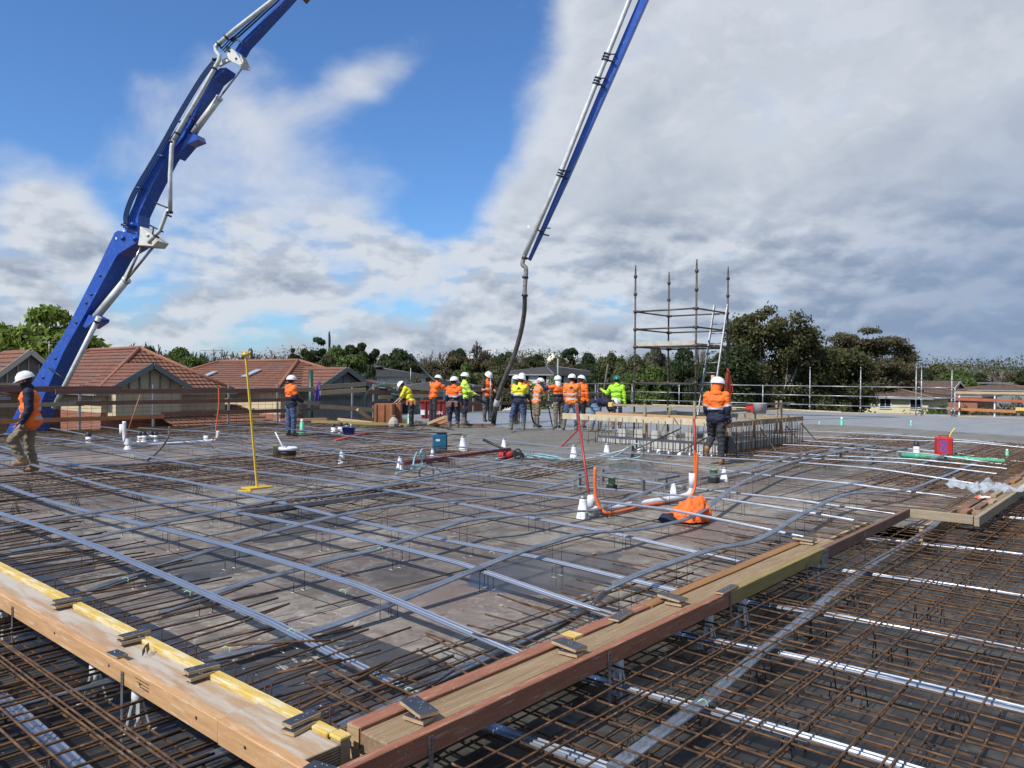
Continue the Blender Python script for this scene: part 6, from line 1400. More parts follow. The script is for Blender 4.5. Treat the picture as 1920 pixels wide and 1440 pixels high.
    vs = [p for r_ in rings for p in r_]; m_.add(vs, [(i*n+k, (i+1)*n+k, (i+1)*n+(k+1) % n, i*n+(k+1) % n) for i in range(len(rings)-1) for k in range(n)], 0, True)
    m_.tube([c+look*(.12*t)+hu*(.121-.035*t*t) for t in (-.8, -.4, 0, .4, .8)], 1, 6, flat=(.012, .006)); ho = m_.build('helmet', hm, root)
    yaw += math.degrees(math.atan2(pos.x, pos.y))
    root.location = pos; root.rotation_euler = (0, 0, R(-yaw)); root.scale = (scale,)*3
    Mx = Matrix.Translation(Vector(pos)) @ Matrix.Rotation(R(-yaw), 4, 'Z') @ Matrix.Scale(scale, 4)
    return {k: Mx @ v for k, v in (('hL', wr_['L']+V_('faL')*.08), ('hR', wr_['R']+V_('faR')*.08), ('head', hc))}
def at(px, d, z): p = D(px, 760, d); return Vector((p.x, p.y, z))

a = G(58, 895, 0.04)
person(at(58, 13.45, .05), -86, 'person walking left in an orange vest over a navy jumper, khaki trousers and white helmet',
       dict(spine=(0, .06, 1), hd=(0, .35, 1), look=(0, 1, -.35), thL=(-.04, .62, -.78), shL=(0, -.42, -.9), thR=(.04, .08, -1), shR=(0, -.22, -1), uaL=(-.16, -.05, -1), faL=(-.05, .42, -.9), uaR=(.16, .1, -1), faR=(0, .5, -.85), footR=-.1),
       dict(top=(M_or, M_nv), mode='vest', legs=M_kh, boots=M_bt, scarf=M_bk), 1.0, 1)
person(at(546, 22.6, 0.02), 62, 'person in orange and navy hooded top and blue jeans standing alone at left',
       dict(thL=(-.10, 0, -1), thR=(.08, .05, -1), uaL=(-.12, .1, -1), faL=(.1, .8, -.5), uaR=(.12, .15, -1), faR=(-.1, .85, -.4), look=(0, 1, -.05), spine=(0, -.02, 1)),
       dict(top=(M_or, M_nv), hood=True, band=False, legs=M_je, boots=M_db, bulk=1.1), 1.0, 2)
h3 = person(at(771, 25.5, .1), -75, 'person in a yellow shirt stooping over with an orange pouch by the bin',
       dict(spine=(0, .42, .9), hd=(0, .85, .5), look=(0, .6, -.8), thL=(-.08, -.05, -1), thR=(.08, .05, -1), uaL=(-.05, .4, -.9), faL=(0, .7, -.6), uaR=(.05, .5, -.9), faR=(0, .6, -.7)),
       dict(top=(M_ye, M_ye), mode='full', band=False, sleeve=.9, legs=M_dg, boots=M_db, belt=mat('orange_pouch', (.6, .09, .03), (.3, .2, .14), .7, 0, 8)), .93, 3)
h4 = person(at(812, 28.6, .12), 55, 'person in a bright orange shirt leaning on a dark hose pole behind the red bin',
       dict(spine=(.05, .28, 1), hd=(0, .5, 1), look=(.2, 1, -.3), uaL=(-.8, .4, -.4), faL=(-.7, .2, .5), uaR=(.3, .7, -.5), faR=(.2, .9, -.3)),
       dict(top=(M_or, M_nv), mode='full', band=False, legs=M_dg, boots=M_db), 1.0, 4)
h5 = person(at(851, 24.6, .03), 20, 'person in orange and navy wearing a loaded maroon tool belt, back to camera',
       dict(thL=(-.12, .0, -1), thR=(.07, .08, -1), uaL=(-.2, .05, -1), faL=(-.05, .35, -1), uaR=(.2, .0, -1), faR=(.05, .25, -1), look=(.5, 1, 0)),
       dict(top=(M_or, M_nv), legs=M_nv, boots=M_gb, gum=True, belt=mat('maroon_tool_belt', (.10, .02, .03), (.2, .13, .1), .7, 0, 12), hood=True), 1.0, 5)
h6 = person(at(871, 26.2, .17), 78, 'person in a yellow green long sleeved shirt holding a thick dark hose',
       dict(uaL=(-.1, .35, -1), faL=(.1, .8, -.6), uaR=(.1, .45, -.9), faR=(0, .9, -.4), spine=(0, -.02, 1), look=(0, 1, -.1)),
       dict(top=(mat('pale_lime', (.52, .74, .10), (.45, .66, .08), .75, 0, 5), M_nv), mode='full', band=False, legs=M_nv, boots=M_gb, gum=True), 1.0, 6)
h7 = person(at(914, 27.3, .22), 150, 'person facing the camera in orange and dark tee shirt, looking at their hands',
       dict(uaL=(-.15, .1, -1), faL=(.35, .75, -.05), uaR=(.15, .05, -1), faR=(-.4, .7, .15), hd=(0, .3, 1), look=(0, 1, -.5)),
       dict(top=(M_or, mat('dark_brown_cloth', (.05, .035, .03), None, .8)), mode='tee', sleeve=.7, legs=M_gt, boots=M_gb, gum=True), 1.0, 7)
h8 = person(at(966, 28.0, .13), 120, 'person in orange with a green hood under the helmet, arm out to the hose',
       dict(uaL=(-.2, .2, -1), faL=(0, .6, -.8), uaR=(.75, .75, -.1), faR=(.6, .8, .25), look=(0, 1, -.1)),
       dict(top=(M_or, M_nv), mode='two', legs=M_dg, boots=M_gb, gum=True, snood=mat('dark_green_cloth', (.02, .12, .05), None, .8)), .98, 8)
h9 = person(at(978, 29.0, .14), 175, 'person in orange behind the yellow shirted worker, only face and helmet showing above his shoulder',
       dict(), dict(top=(M_or, M_nv), legs=M_dg, boots=M_gb, gum=True, scarf=M_bk), 1.03, 9)
h10 = person(at(972, 24.4, .10), 12, 'person in a yellow and navy shirt and jeans standing in wet concrete',
       dict(spine=(.06, .12, 1), hd=(.25, .35, 1), look=(.5, 1, -.3), thL=(-.28, .0, -1), thR=(.18, .05, -1), shL=(-.05, -.1, -1), shR=(0, -.1, -1), uaL=(-.2, .2, -1), faL=(0, .6, -.8), uaR=(.15, .4, -.9), faR=(.1, .8, -.5)),
       dict(top=(M_ye, M_nv), legs=M_je, boots=M_gb, gum=True, bulk=1.05, logo=True), 1.0, 10)
h11 = person(at(1006, 26.2, .11), 65, 'person in a long faded orange shirt and shorts leaning on a dark tamping pole',
       dict(spine=(0, .18, 1), hd=(0, .4, 1), look=(.1, 1, -.2), uaL=(-.1, .6, -.75), faL=(.1, .8, .5), uaR=(.1, .7, -.6), faR=(0, .7, .6)),
       dict(top=(M_pe, M_pe), mode='full', sleeve=.95, legs=M_kh, short=True, boots=M_gb, gum=True, skin=M_skind, bulk=1.12), .95, 11)
h12 = person(at(1047, 25.8, .11), -35, 'person with white cloth under the helmet and khaki trousers, one arm raised',
       dict(uaL=(-.7, .4, -.2), faL=(-.5, .5, .8), uaR=(.2, .2, -1), faR=(0, .6, -.7), look=(.3, 1, .0), spine=(0, .06, 1)),
       dict(top=(M_or, M_nv), legs=M_kh, boots=M_gb, gum=True, snood=mat('white_cloth', (.7, .7, .7), None, .8), band=False), .99, 12)
h13 = person(at(1072, 24.6, .11), 5, 'person in a creased orange work shirt with silver bands and blue jeans',
       dict(thL=(-.26, .02, -1), thR=(.12, .04, -1), shL=(-.12, -.15, -1), uaL=(-.12, .1, -1), faL=(.1, .5, -.85), uaR=(.14, .15, -1), faR=(0, .6, -.8)),
       dict(top=(mat('creased_orange', (.85, .24, .05), (.74, .18, .035), .8, 0, 6, 4, .3, 40), M_nv), mode='full', legs=M_je, boots=M_gb, gum=True, bulk=1.12, logo=True), 1.02, 13)
person(at(1089, 26.0, .11), 35, 'person in plain orange with dark trousers close behind the creased orange shirt, partly hidden',
       dict(uaR=(.15, .05, -1), faR=(0, .3, -1), look=(.3, 1, -.3)), dict(top=(M_or, M_bk), mode='full', band=False, legs=M_bk, boots=M_gb, gum=True), 1.0, 14)
person(at(1112, 24.0, .10), 88, 'person in a dark top and pale jeans bending right down over wet concrete',
       dict(spine=(0, 1, .10), hd=(0, 1, -.35), look=(0, .45, -.9), thL=(-.12, .12, -1), shL=(0, -.25, -1), thR=(.12, .55, -.85), shR=(0, -.10, -1), uaL=(-.05, .25, -1), faL=(0, .1, -1), uaR=(.05, .35, -1), faR=(0, .2, -1)),
       dict(top=(M_nv, M_nv), mode='dark', sleeve=1.0, legs=M_jl, boots=M_gb, gum=True), 1.0, 15)
h16 = person(at(1156, 25.6, .11), 8, 'person in a lime green hooded jumper and green helmet holding a tall pole',
       dict(uaL=(-.55, .35, -.8), faL=(-.6, .45, .35), uaR=(.22, .0, -1), faR=(.1, .2, -1), look=(-.3, 1, 0)),
       dict(top=(M_li, M_li), mode='full', band=False, hood=True, legs=M_dg, boots=M_gb, gum=True, helmet=M_hg, bulk=1.02), 1.0, 16)
h17 = person(at(1343, 16.1, 0.0), 12, 'person in orange hood and tan boots lifting one leg, right of the bar enclosure',
       dict(spine=(.0, .03, 1), thR=(.03, .02, -1), shR=(.02, -.05, -1), thL=(-.08, .35, -.9), shL=(-.02, -1, -.55), uaR=(.16, .02, -1), faR=(.02, .25, -1), uaL=(-.12, .15, -1), faL=(.1, .6, -.7), hd=(.12, .2, 1), look=(.75, .7, -.1), footL=-1.0),
       dict(top=(M_or, M_nv), hood=True, legs=M_dg, boots=M_bt, snood=M_or, bulk=1.08, logo=False), 1.03, 17)
# back of a bending worker in yellow inside the enclosure
q = D(1446, 770, 18.6); m_ = MB()
# poles and hoses people hold
def pole(label, a, b, r, m, name='pole', cat='pole'): s = MB(); s.tube([a, b], r, 8); return tag(s.build(name, m, origin=a), label, cat)
M_muddy = mat('muddy_timber_pole', (.13, .11, .08), (.08, .07, .05), .8, 0, 10)
pole('tall muddy timber pole held by the worker in the lime green jumper', h16['hL']-Vector((.03, 0, .9)), D(1140, 682, 25.8), .03, M_muddy)
pole('tall pale green pole standing among the orange shirted workers', D(1046, 735, 27.0), D(1046, 672, 27.0), .028, mat('pale_green_pole', (.25, .32, .25), None, .6))
pole('dark tamping pole held by the worker in the long faded shirt', D(1021, 728, 26.0), G(1036, 800, .1), .022, mat('dark_brown_pole', (.05, .03, .025), None, .7))
pole('thin rake handle between the two groups of workers', D(1068, 765, 24.2), G(1036, 808, .1), .018, M_muddy)
s = MB(); s.tube(smooth_pts([D(855, 697, 30.5), D(790, 700, 30), h4['hR'], D(846, 745, 27), h6['hR'], D(900, 752, 26.5), D(922, 762, 26.4)], 60), .045, 8)
s = MB(); s.tube(smooth_pts([D(770, 664, 31), D(800, 700, 29.6), h4['hL'].lerp(h4['hR'], .6), D(838, 738, 28.0)], 40), .04, 8); tag(s.build('vibrator_hose', M_blackp, origin=h4['hR']), 'black hose pole slanting up left over the orange shirted worker behind the bin', 'hose')
s = MB(); s.tube(smooth_pts([h6['hL'], h6['hR'], D(893, 746, 26.4), D(911, 756, 26.6)], 30), .05, 8); tag(s.build('vibrator_hose', M_blackp, origin=h6['hR']), 'thick black hose held by the worker in yellow green, pointing right', 'hose')
s = MB(); s.tube(smooth_pts([h6['hL']-Vector((.1, 0, .1)), D(872, 775, 25), G(878, 800, .1), G(879, 812, .02)], 30), .022, 6); tag(s.build('air_hose', M_blackp, origin=h6['hL']), 'thin black hose looping down to the mats by the muddy boots', 'hose')
s = MB(); s.tube(smooth_pts([h10['hR'], D(1000, 790, 25), G(1016, 800, .1)], 20), .03, 6); tag(s.build('hand_hose', M_blackp, origin=h10['hR']), 'short dark hose in the hand of the worker in yellow and navy', 'hose')
s = MB(); s.tube([h7['hR']-ZD*.5, h7['hR']+ZD*.35], .015, 6); tag(s.build('steel_rod', M_tube, origin=h7['hR']), 'thin steel rod held upright by the worker facing the camera', 'rod')
q = D(1357, 838, 16.0); s = MB(); s.prism([q+Vector((-.03, .1, .18)), q+Vector((.17, .1, .22)), q+Vector((.30, .1, .02)), q+Vector((.26, .1, -.10)), q+Vector((.0, .1, -.16))], Vector((0, .14, 0))); tag(s.build('carry_bag', M_bk, origin=q), 'black bag hanging at the side of the right hand worker', 'bag')
s = MB(); q = D(1158, 785, 23.0); s.bar(q-ZD*.45, q+ZD*.35, .05, .01)
tag(s.build('barrier_tape', mat('red_white_tape', (.6, .03, .03), (.8, .8, .8), .5, 0, 14, 1, 0, 10, (.48, .5)), origin=q), 'strip of red and white tape hanging in the enclosure bars', 'tape')
# ------------------------------------------------------------------ surroundings: ground, trees, houses
def gz(Y): return -6.0 if Y < 110 else (-6.0+(min(Y, 420)-110)*0.022)
vs = []; fs = []; ys = [-60, 0, 30, 60, 110, 160, 220, 300, 420, 700, 1500, 4000]; xs = [-1, -.5, -.2, 0, .2, .5, 1]
for y in ys:
    for x in xs: vs.append((x*(260+abs(y)*1.3), y, gz(y)-.02))
for i in range(len(ys)-1):
    for j in range(len(xs)-1): fs.append((i*7+j, i*7+j+1, (i+1)*7+j+1, (i+1)*7+j))
s = MB(); s.add(vs, fs); tag(s.build('ground', mat('rough_grass_ground', (.06, .07, .03), (.10, .085, .05), .95, 0, .3, 6)), kind='structure')
def leafmat(name, c1, c2):
    m = bpy.data.materials.new(name); m.use_nodes = True; t = m.node_tree; n = NT(t); b = t.nodes['Principled BSDF']
    g = n.new('ShaderNodeNewGeometry'); rn = n.new('ShaderNodeObjectInfo')
    f = n.noise(g.outputs['Position'], .55, 4, .6)
    f2 = n.m('ADD', n.m('MULTIPLY', g.outputs['Random Per Island'], .55), n.m('MULTIPLY', n.mr(f, .3, .7), .6))
    t.links.new(n.mix(f2, c1, c2), b.inputs['Base Color']); b.inputs['Roughness'].default_value = .6
    b.inputs['Specular IOR Level'].default_value = .25
    tl = n.new('ShaderNodeBsdfTranslucent'); t.links.new(n.mix(.5, c2, (.3, .35, .05)), tl.inputs[0]); mx = n.new('ShaderNodeMixShader'); mx.inputs[0].default_value = .18
    t.links.new(b.outputs[0], mx.inputs[1]); t.links.new(tl.outputs[0], mx.inputs[2]); t.links.new(mx.outputs[0], t.nodes['Material Output'].inputs[0])
    return m
LM = {'dark': leafmat('dark_green_leaves', (.014, .024, .010), (.045, .062, .022)), 'olive': leafmat('olive_leaves', (.035, .042, .016), (.10, .105, .04)),
      'bright': leafmat('bright_green_leaves', (.05, .085, .012), (.19, .25, .04)), 'brown': leafmat('brownish_leaves', (.038, .032, .017), (.105, .085, .045)), 'mid': leafmat('mid_green_leaves', (.03, .055, .012), (.10, .14, .035)),
      'grey': leafmat('grey_green_leaves', (.045, .05, .035), (.12, .12, .085)), 'gum': leafmat('gum_leaves', (.018, .025, .010), (.095, .088, .034))}
M_bark = mat('grey_bark', (.22, .18, .14), (.12, .09, .07), .9, 0, 3, 5, .4, 20); M_barkp = mat('pale_gum_bark', (.48, .43, .38), (.30, .25, .21), .8, 0, 2, 5, .2, 20)
M_twig = mat('bare_twigs', (.20, .165, .14), (.13, .105, .09), .9, 0, 4)
def leafcloud(clumps, n, size, seed, shell=.55, spread=.07):
    rg = np.random.default_rng(seed); cl = np.array([(*c, *r) for c, r in clumps]); w_ = (cl[:, 3]*cl[:, 4]+cl[:, 3]*cl[:, 5]*2)**1.0; w_ = w_/w_.sum()
    idx = rg.choice(len(cl), n, p=w_); d = rg.normal(size=(n, 3)); d /= np.linalg.norm(d, axis=1)[:, None]; d[:, 2] = np.where(rg.random(n) < .35, np.abs(d[:, 2]), d[:, 2])
    rad = shell+(1-shell)*rg.random(n)**.5+rg.normal(size=n)*spread; ctr = cl[idx, :3]+d*cl[idx, 3:]*rad[:, None]
    nn = d+rg.normal(size=(n, 3))*.75; nn /= np.linalg.norm(nn, axis=1)[:, None]
    a = np.cross(nn, rg.normal(size=(n, 3))); a /= np.linalg.norm(a, axis=1)[:, None]; b = np.cross(nn, a)
    sz = size*(.6+.8*rg.random(n))[:, None]; a *= sz; b *= sz*.62
    v = np.stack([ctr-a, ctr+b*.8-a*.1, ctr+a, ctr-b*.8+a*.1], 1).reshape(-1, 3); return v
def mesh_quads(name, v, m):
    n = len(v)//4; me = bpy.data.meshes.new(name); me.vertices.add(len(v)); me.vertices.foreach_set('co', v.astype(np.float32).ravel()); me.loops.add(n*4); me.loops.foreach_set('vertex_index', np.arange(n*4, dtype=np.int32))
    me.polygons.add(n); me.polygons.foreach_set('loop_start', np.arange(0, n*4, 4, dtype=np.int32)); me.polygons.foreach_set('loop_total', np.full(n, 4, dtype=np.int32)); me.update(calc_edges=True); me.materials.append(m); return me
ARCH = {}
def arch(kind, leaf, var=0):
    key = (kind, leaf, var)
    if key in ARCH: return ARCH[key]
    rg = random.Random(hash((kind, var)) % 9999 if False else sum(map(ord, kind))*7+var*31); cl = []; tr = MB(); top = .30; bark = M_bark; n = 12000; sz = .026
    def ell(): a = rg.uniform(0, 6.283); z = rg.uniform(-.6, 1); r = math.sqrt(max(0, 1-z*z)); return r*math.cos(a), r*math.sin(a), z
    if kind == 'dome':
        for i in range(46): x, y, z = ell(); k = rg.uniform(.72, .98); cl.append(((x*.38*k, y*.38*k, .50+z*.37*k), (rg.uniform(.08, .15),)*2+(rg.uniform(.06, .11),)))
        for i in range(10): x, y, z = ell(); cl.append(((x*.2, y*.2, .5+z*.2), (.16, .16, .14)))
        n = 15000
    elif kind == 'round':
        for i in range(30): x, y, z = ell(); k = rg.uniform(.55, 1.0); cl.append(((x*.36*k, y*.36*k, .58+z*.33*k), (rg.uniform(.09, .17),)*2+(rg.uniform(.06, .11),)))
        n = 13000
    elif kind == 'gum':
        bark = M_barkp if var % 2 else M_bark
        for i in range(34):
            a = rg.uniform(0, 6.283); h_ = rg.uniform(.36, .93); r = (.40*math.sin(min(1, (1.05-h_)/.6)*1.4)+.06)*rg.uniform(.3, 1); cl.append(((r*math.cos(a), r*math.sin(a), h_), (rg.uniform(.05, .11),)*2+(rg.uniform(.035, .065),)))
        n = 13000; sz = .022
    elif kind == 'umbrella':
        bark = M_barkp
        for i in range(30):
            a = rg.uniform(0, 6.283); r = .42*rg.random()**.5; h_ = .93-.55*r*r*2.2-rg.choice((0, 0, 0, .14, .24)); cl.append(((r*math.cos(a), r*math.sin(a), h_), (rg.uniform(.08, .13),)*2+(rg.uniform(.035, .055),)))
        n = 13000; sz = .02
    elif kind == 'cedar':
        for i in range(26): h_ = rg.uniform(.3, .97); a = rg.uniform(0, 6.283); r = .34*(1.08-h_)*rg.uniform(.3, 1)+.02; cl.append(((r*math.cos(a)*1.2, r*math.sin(a)*1.2, h_), (.15*(1.2-h_)+.03,)*2+(.022,)))
        n = 9000
    elif kind == 'poplar':
        for i in range(22): h_ = rg.uniform(.1, .97); cl.append(((rg.uniform(-.06, .06), rg.uniform(-.06, .06), h_), (.12*(1.1-h_)+.03,)*2+(.07,)))
        n = 6000
    elif kind == 'hedge':
        for i in range(40): cl.append(((rg.uniform(-.46, .46), rg.uniform(-.25, .25), rg.uniform(.15, .85)*(1-.3*rg.random())), (rg.uniform(.07, .14),)*2+(rg.uniform(.10, .2),)))
        n = 12000; sz = .018
    if kind == 'bare':
        def br_(p, d, L, r, lv):
            q = p+d*L; mid = p.lerp(q, .5)+Vector((rg.uniform(-1, 1), rg.uniform(-1, 1), 0))*L*.05; tr.tube([p, mid, q], [max(r, .010), max(r*.85, .009), max(r*.62, .008)], 4 if lv < 2 else 3, cap=False)
            if lv >= 5: return
            for k in range(3 if lv else 4):
                e = (d+Vector((rg.uniform(-1, 1), rg.uniform(-1, 1), rg.uniform(-.35, .6)))*(.62 if lv else .75)).normalized(); br_(p.lerp(q, rg.uniform(.55, 1)), e, L*rg.uniform(.62, .82), r*.6, lv+1)
        br_(Vector((0, 0, 0)), Vector((0, 0, 1)), .30, .03, 0)
    else:
        th = min(c[0][2] for c in cl)
        if kind != 'hedge':
            tr.tube([(0, 0, 0), (.01, 0, th*.5), (-.01, .01, max(th, .3)), (0, 0, .75)], [.028, .022, .016, .004], 7)
            for c, r in cl[::2 if kind in ('gum', 'umbrella') else 4]:
                st_ = Vector((rg.uniform(-.02, .02), 0, max(.12, c[2]*rg.uniform(.35, .6)))); e = Vector(c); tr.tube([st_, st_.lerp(e, .5)+Vector((0, 0, -.03)), e], [.011, .007, .003], 5, cap=False)
        else:
            for k in range(5): tr.tube([(k*.18-.36, 0, 0), (k*.18-.36, .02, .6)], [.01, .004], 4)
    if kind == 'bare':
        zm = max(v[2] for v in tr.v); xm = max(max(abs(v[0]), abs(v[1])) for v in tr.v); tr.v = [(v[0]*.5/xm, v[1]*.5/xm, v[2]/zm) for v in tr.v]
    crown = None if kind == 'bare' else mesh_quads('crown', leafcloud(cl, n, sz, 100+var+len(cl)), LM[leaf])
    o = tr.build('branches' if kind == 'bare' else 'trunk', M_twig if kind == 'bare' else bark, None); tm2 = o.data; bpy.data.objects.remove(o); ARCH[key] = (tm2, crown); return ARCH[key]
def tree(px, ytop, w, Y, kind, leaf, label, var=0, group=None, zb=None):
    tp = D(px, ytop, Y); zb_ = gz(Y) if zb is None else zb; h_ = tp.z-zb_; W_ = w/F*Y
    r_ = thing({'bare': 'bare_tree', 'hedge': 'hedge', 'poplar': 'conifer', 'cedar': 'cedar_tree', 'gum': 'gum_tree', 'umbrella': 'gum_tree'}.get(kind, 'leafy_tree'), label, 'tree' if kind != 'hedge' else 'hedge', (tp.x, tp.y, zb_), group)
    tm2, cr = arch(kind, leaf, var)
    for nm, me in (('branches' if kind == 'bare' else 'trunk', tm2), ('crown', cr)):
        if me is None: continue
        o = bpy.data.objects.new(nm, me); C.objects.link(o); o.parent = r_
    kx = 1.0 if kind in ('bare', 'hedge', 'poplar') else 1.2; r_.scale = (W_*kx, W_*kx, h_*(1.06 if kind in ('dome', 'round') else 1.0)); r_.rotation_euler = (0, 0, (px*1.7) % 6.28); return r_
GB_ = 'bare winter trees along the skyline'
T_ = [(70, 584, 185, 75, 'round', 'bright', 'large bright green tree behind the boom at the left', 1), (8, 600, 90, 82, 'round', 'bright', 'bright green tree cut by the left border', 2), (172, 642, 50, 92, 'gum', 'olive', 'small loose olive tree just right of the lower boom', 0),
      (205, 648, 60, 120, 'bare', '', 'bare tree right of the lower boom above the red roof', 0), (240, 642, 66, 125, 'bare', '', 'bare tree above the ridge of the nearest red roof', 1), (292, 643, 84, 128, 'bare', '', 'wide bare tree above the right slope of the nearest roof', 2),
      (283, 660, 62, 100, 'round', 'dark', 'dark bushy tree above the grey gable', 3), (345, 655, 78, 88, 'round', 'mid', 'green leafy tree between the two red roofs', 4), (318, 672, 50, 80, 'dome', 'dark', 'dark tree low between the two red roofs', 5), (378, 664, 50, 95, 'dome', 'mid', 'small green tree left of the second red roof ridge', 6),
      (400, 655, 60, 130, 'bare', '', 'bare tree above the left end of the second red roof', 3), (440, 655, 64, 132, 'bare', '', 'bare tree above the middle of the second red roof', 4), (478, 652, 60, 135, 'bare', '', 'bare tree right of the yellow stand head', 0), (515, 655, 64, 130, 'bare', '', 'bare tree above the right part of the second red roof', 1), (360, 655, 55, 140, 'bare', '', 'bare tree behind the green leafy tree', 2),
      (552, 652, 50, 120, 'cedar', 'dark', 'dark cedar at the end of the second red roof', 0), (575, 648, 50, 125, 'gum', 'dark', 'dark spreading tree beside the cedar', 1), (598, 631, 70, 130, 'cedar', 'dark', 'tall pointed cedar left of the leafless poplar', 1), (618, 628, 18, 128, 'poplar', 'grey', 'thin leafless grey poplar', 0),
      (640, 660, 95, 82, 'round', 'mid', 'yellow green tree above the grey gabled house', 7), (610, 668, 60, 78, 'round', 'olive', 'olive tree above the grey gable of the far house', 8), (672, 634, 78, 140, 'gum', 'dark', 'dark gum with open crown left of the dome shaped tree', 2), (668, 690, 60, 74, 'dome', 'dark', 'dark green tree right of the grey gable', 9), (700, 652, 44, 142, 'gum', 'dark', 'small dark gum touching the open crowned gum', 3),
      (745, 648, 96, 110, 'dome', 'dark', 'big dark dome shaped tree above the hose coil', 0), (800, 655, 40, 160, 'bare', '', 'bare tree right of the big dome shaped tree', 3), (825, 658, 50, 165, 'bare', '', 'bare tree left of the white mansion', 4), (800, 676, 90, 130, 'round', 'brown', 'brownish scrub tree below the bare trees', 10),
      (850, 664, 60, 150, 'round', 'brown', 'brown tree right of the vibrator hose', 11), (860, 655, 34, 220, 'round', 'dark', 'small round dark tree left of the white mansion', 12), (886, 655, 20, 235, 'dome', 'dark', 'dark tree top right behind the mansion chimneys', 13), (896, 639, 44, 190, 'bare', '', 'bare tree standing above the mansion', 0), (905, 668, 70, 165, 'round', 'brown', 'brown tree between mansion and end hose', 14),
      (946, 657, 54, 180, 'dome', 'dark', 'rounded dark tree left of the end hose', 1), (975, 655, 34, 200, 'bare', '', 'bare tree right of the end hose', 1), (1003, 661, 50, 190, 'round', 'dark', 'dark round tree left of the cream dome', 2), (965, 676, 60, 150, 'round', 'brown', 'brown tree behind the end hose', 3),
      (1072, 647, 58, 170, 'gum', 'dark', 'dark gum with a flat open crown right of the cream dome', 4), (1050, 672, 60, 145, 'round', 'brown', 'brown tree under the cream dome', 4), (1105, 668, 60, 120, 'round', 'dark', 'dark tree above the white house', 5), (1125, 680, 74, 95, 'gum', 'dark', 'dark grey green tree right of the white house', 5), (1150, 657, 70, 130, 'dome', 'olive', 'broad olive tree left of the scaffold', 2),
      (1190, 662, 70, 125, 'round', 'olive', 'olive tree behind the left scaffold post', 6), (1232, 655, 56, 130, 'round', 'grey', 'pale grey tree seen through the scaffold', 7), (1215, 690, 90, 84, 'round', 'mid', 'green tree low behind the scaffold', 8), (1290, 660, 84, 96, 'round', 'dark', 'very dark tree inside the scaffold frame', 9), (1330, 668, 60, 92, 'dome', 'dark', 'very dark tree behind the ladder', 3), (1262, 672, 60, 100, 'dome', 'dark', 'dark tree behind the middle scaffold posts', 4), (1318, 642, 20, 150, 'bare', '', 'bare tree top under the ladder head', 2),
      (1172, 690, 70, 88, 'round', 'olive', 'olive tree behind the lime green worker', 10), (1110, 705, 60, 84, 'dome', 'dark', 'dark bush behind the orange shirted workers', 5),
      (1000, 696, 110, 84, 'hedge', 'bright', 'bright green hedge behind the middle workers', 0), (868, 690, 60, 78, 'round', 'mid', 'bright green bush behind the worker in yellow green', 11), (920, 690, 90, 92, 'round', 'olive', 'olive scrub behind the worker facing the camera', 12), (770, 706, 100, 84, 'hedge', 'brown', 'long brown hedge behind the yellow shirted worker', 1), (830, 712, 60, 78, 'dome', 'olive', 'olive bush above the red bin', 6), (690, 690, 50, 90, 'round', 'dark', 'dark tree behind the dark roofed house', 13),
      (1755, 680, 90, 130, 'round', 'olive', 'brown green tree right of the umbrella gum', 14), (1730, 686, 50, 128, 'dome', 'dark', 'dark tree behind the brick gabled house', 7), (1800, 690, 76, 120, 'dome', 'mid', 'yellow green round tree above the long white roof', 8), (1764, 678, 40, 150, 'bare', '', 'bare tree behind the brown green tree', 3),
      (1845, 697, 50, 170, 'dome', 'dark', 'small dark dome tree near the right border', 9), (1884, 693, 60, 165, 'bare', '', 'bare tree near the right border', 4), (1838, 692, 30, 175, 'bare', '', 'thin bare tree left of the small dark dome tree', 0), (1908, 700, 60, 160, 'round', 'brown', 'brown tree at the right border', 0), (1925, 698, 60, 150, 'round', 'dark', 'dark tree cut by the right border', 1),
      (1730, 740, 120, 60, 'hedge', 'mid', 'green shrubs behind the middle of the right guard rail', 2), (1840, 745, 150, 62, 'hedge', 'brown', 'brown shrubs behind the orange boards at the right', 3), (1560, 745, 150, 60, 'hedge', 'olive', 'olive shrubs under the big gums', 4), (1935, 740, 60, 62, 'hedge', 'olive', 'olive shrubs at the right border', 1), (1885, 738, 110, 66, 'hedge', 'grey', 'grey green shrubs behind the white fence post', 0), (1800, 742, 80, 64, 'hedge', 'dark', 'dark shrubs below the wide brown roof', 3), 
      (1740, 716, 40, 92, 'round', 'dark', 'dark bush in front of the brick gabled house', 6), (1790, 735, 50, 90, 'round', 'dark', 'dark bush in front of the grey roof', 7)]
for i, t in enumerate(T_):
    kind = t[4]; lab = t[6]; var = t[7] % (5 if kind == 'bare' else 4)
    tree(t[0], t[1], t[2]*(1.35 if kind == 'bare' else 1.12), t[3], kind, t[5], lab, var)
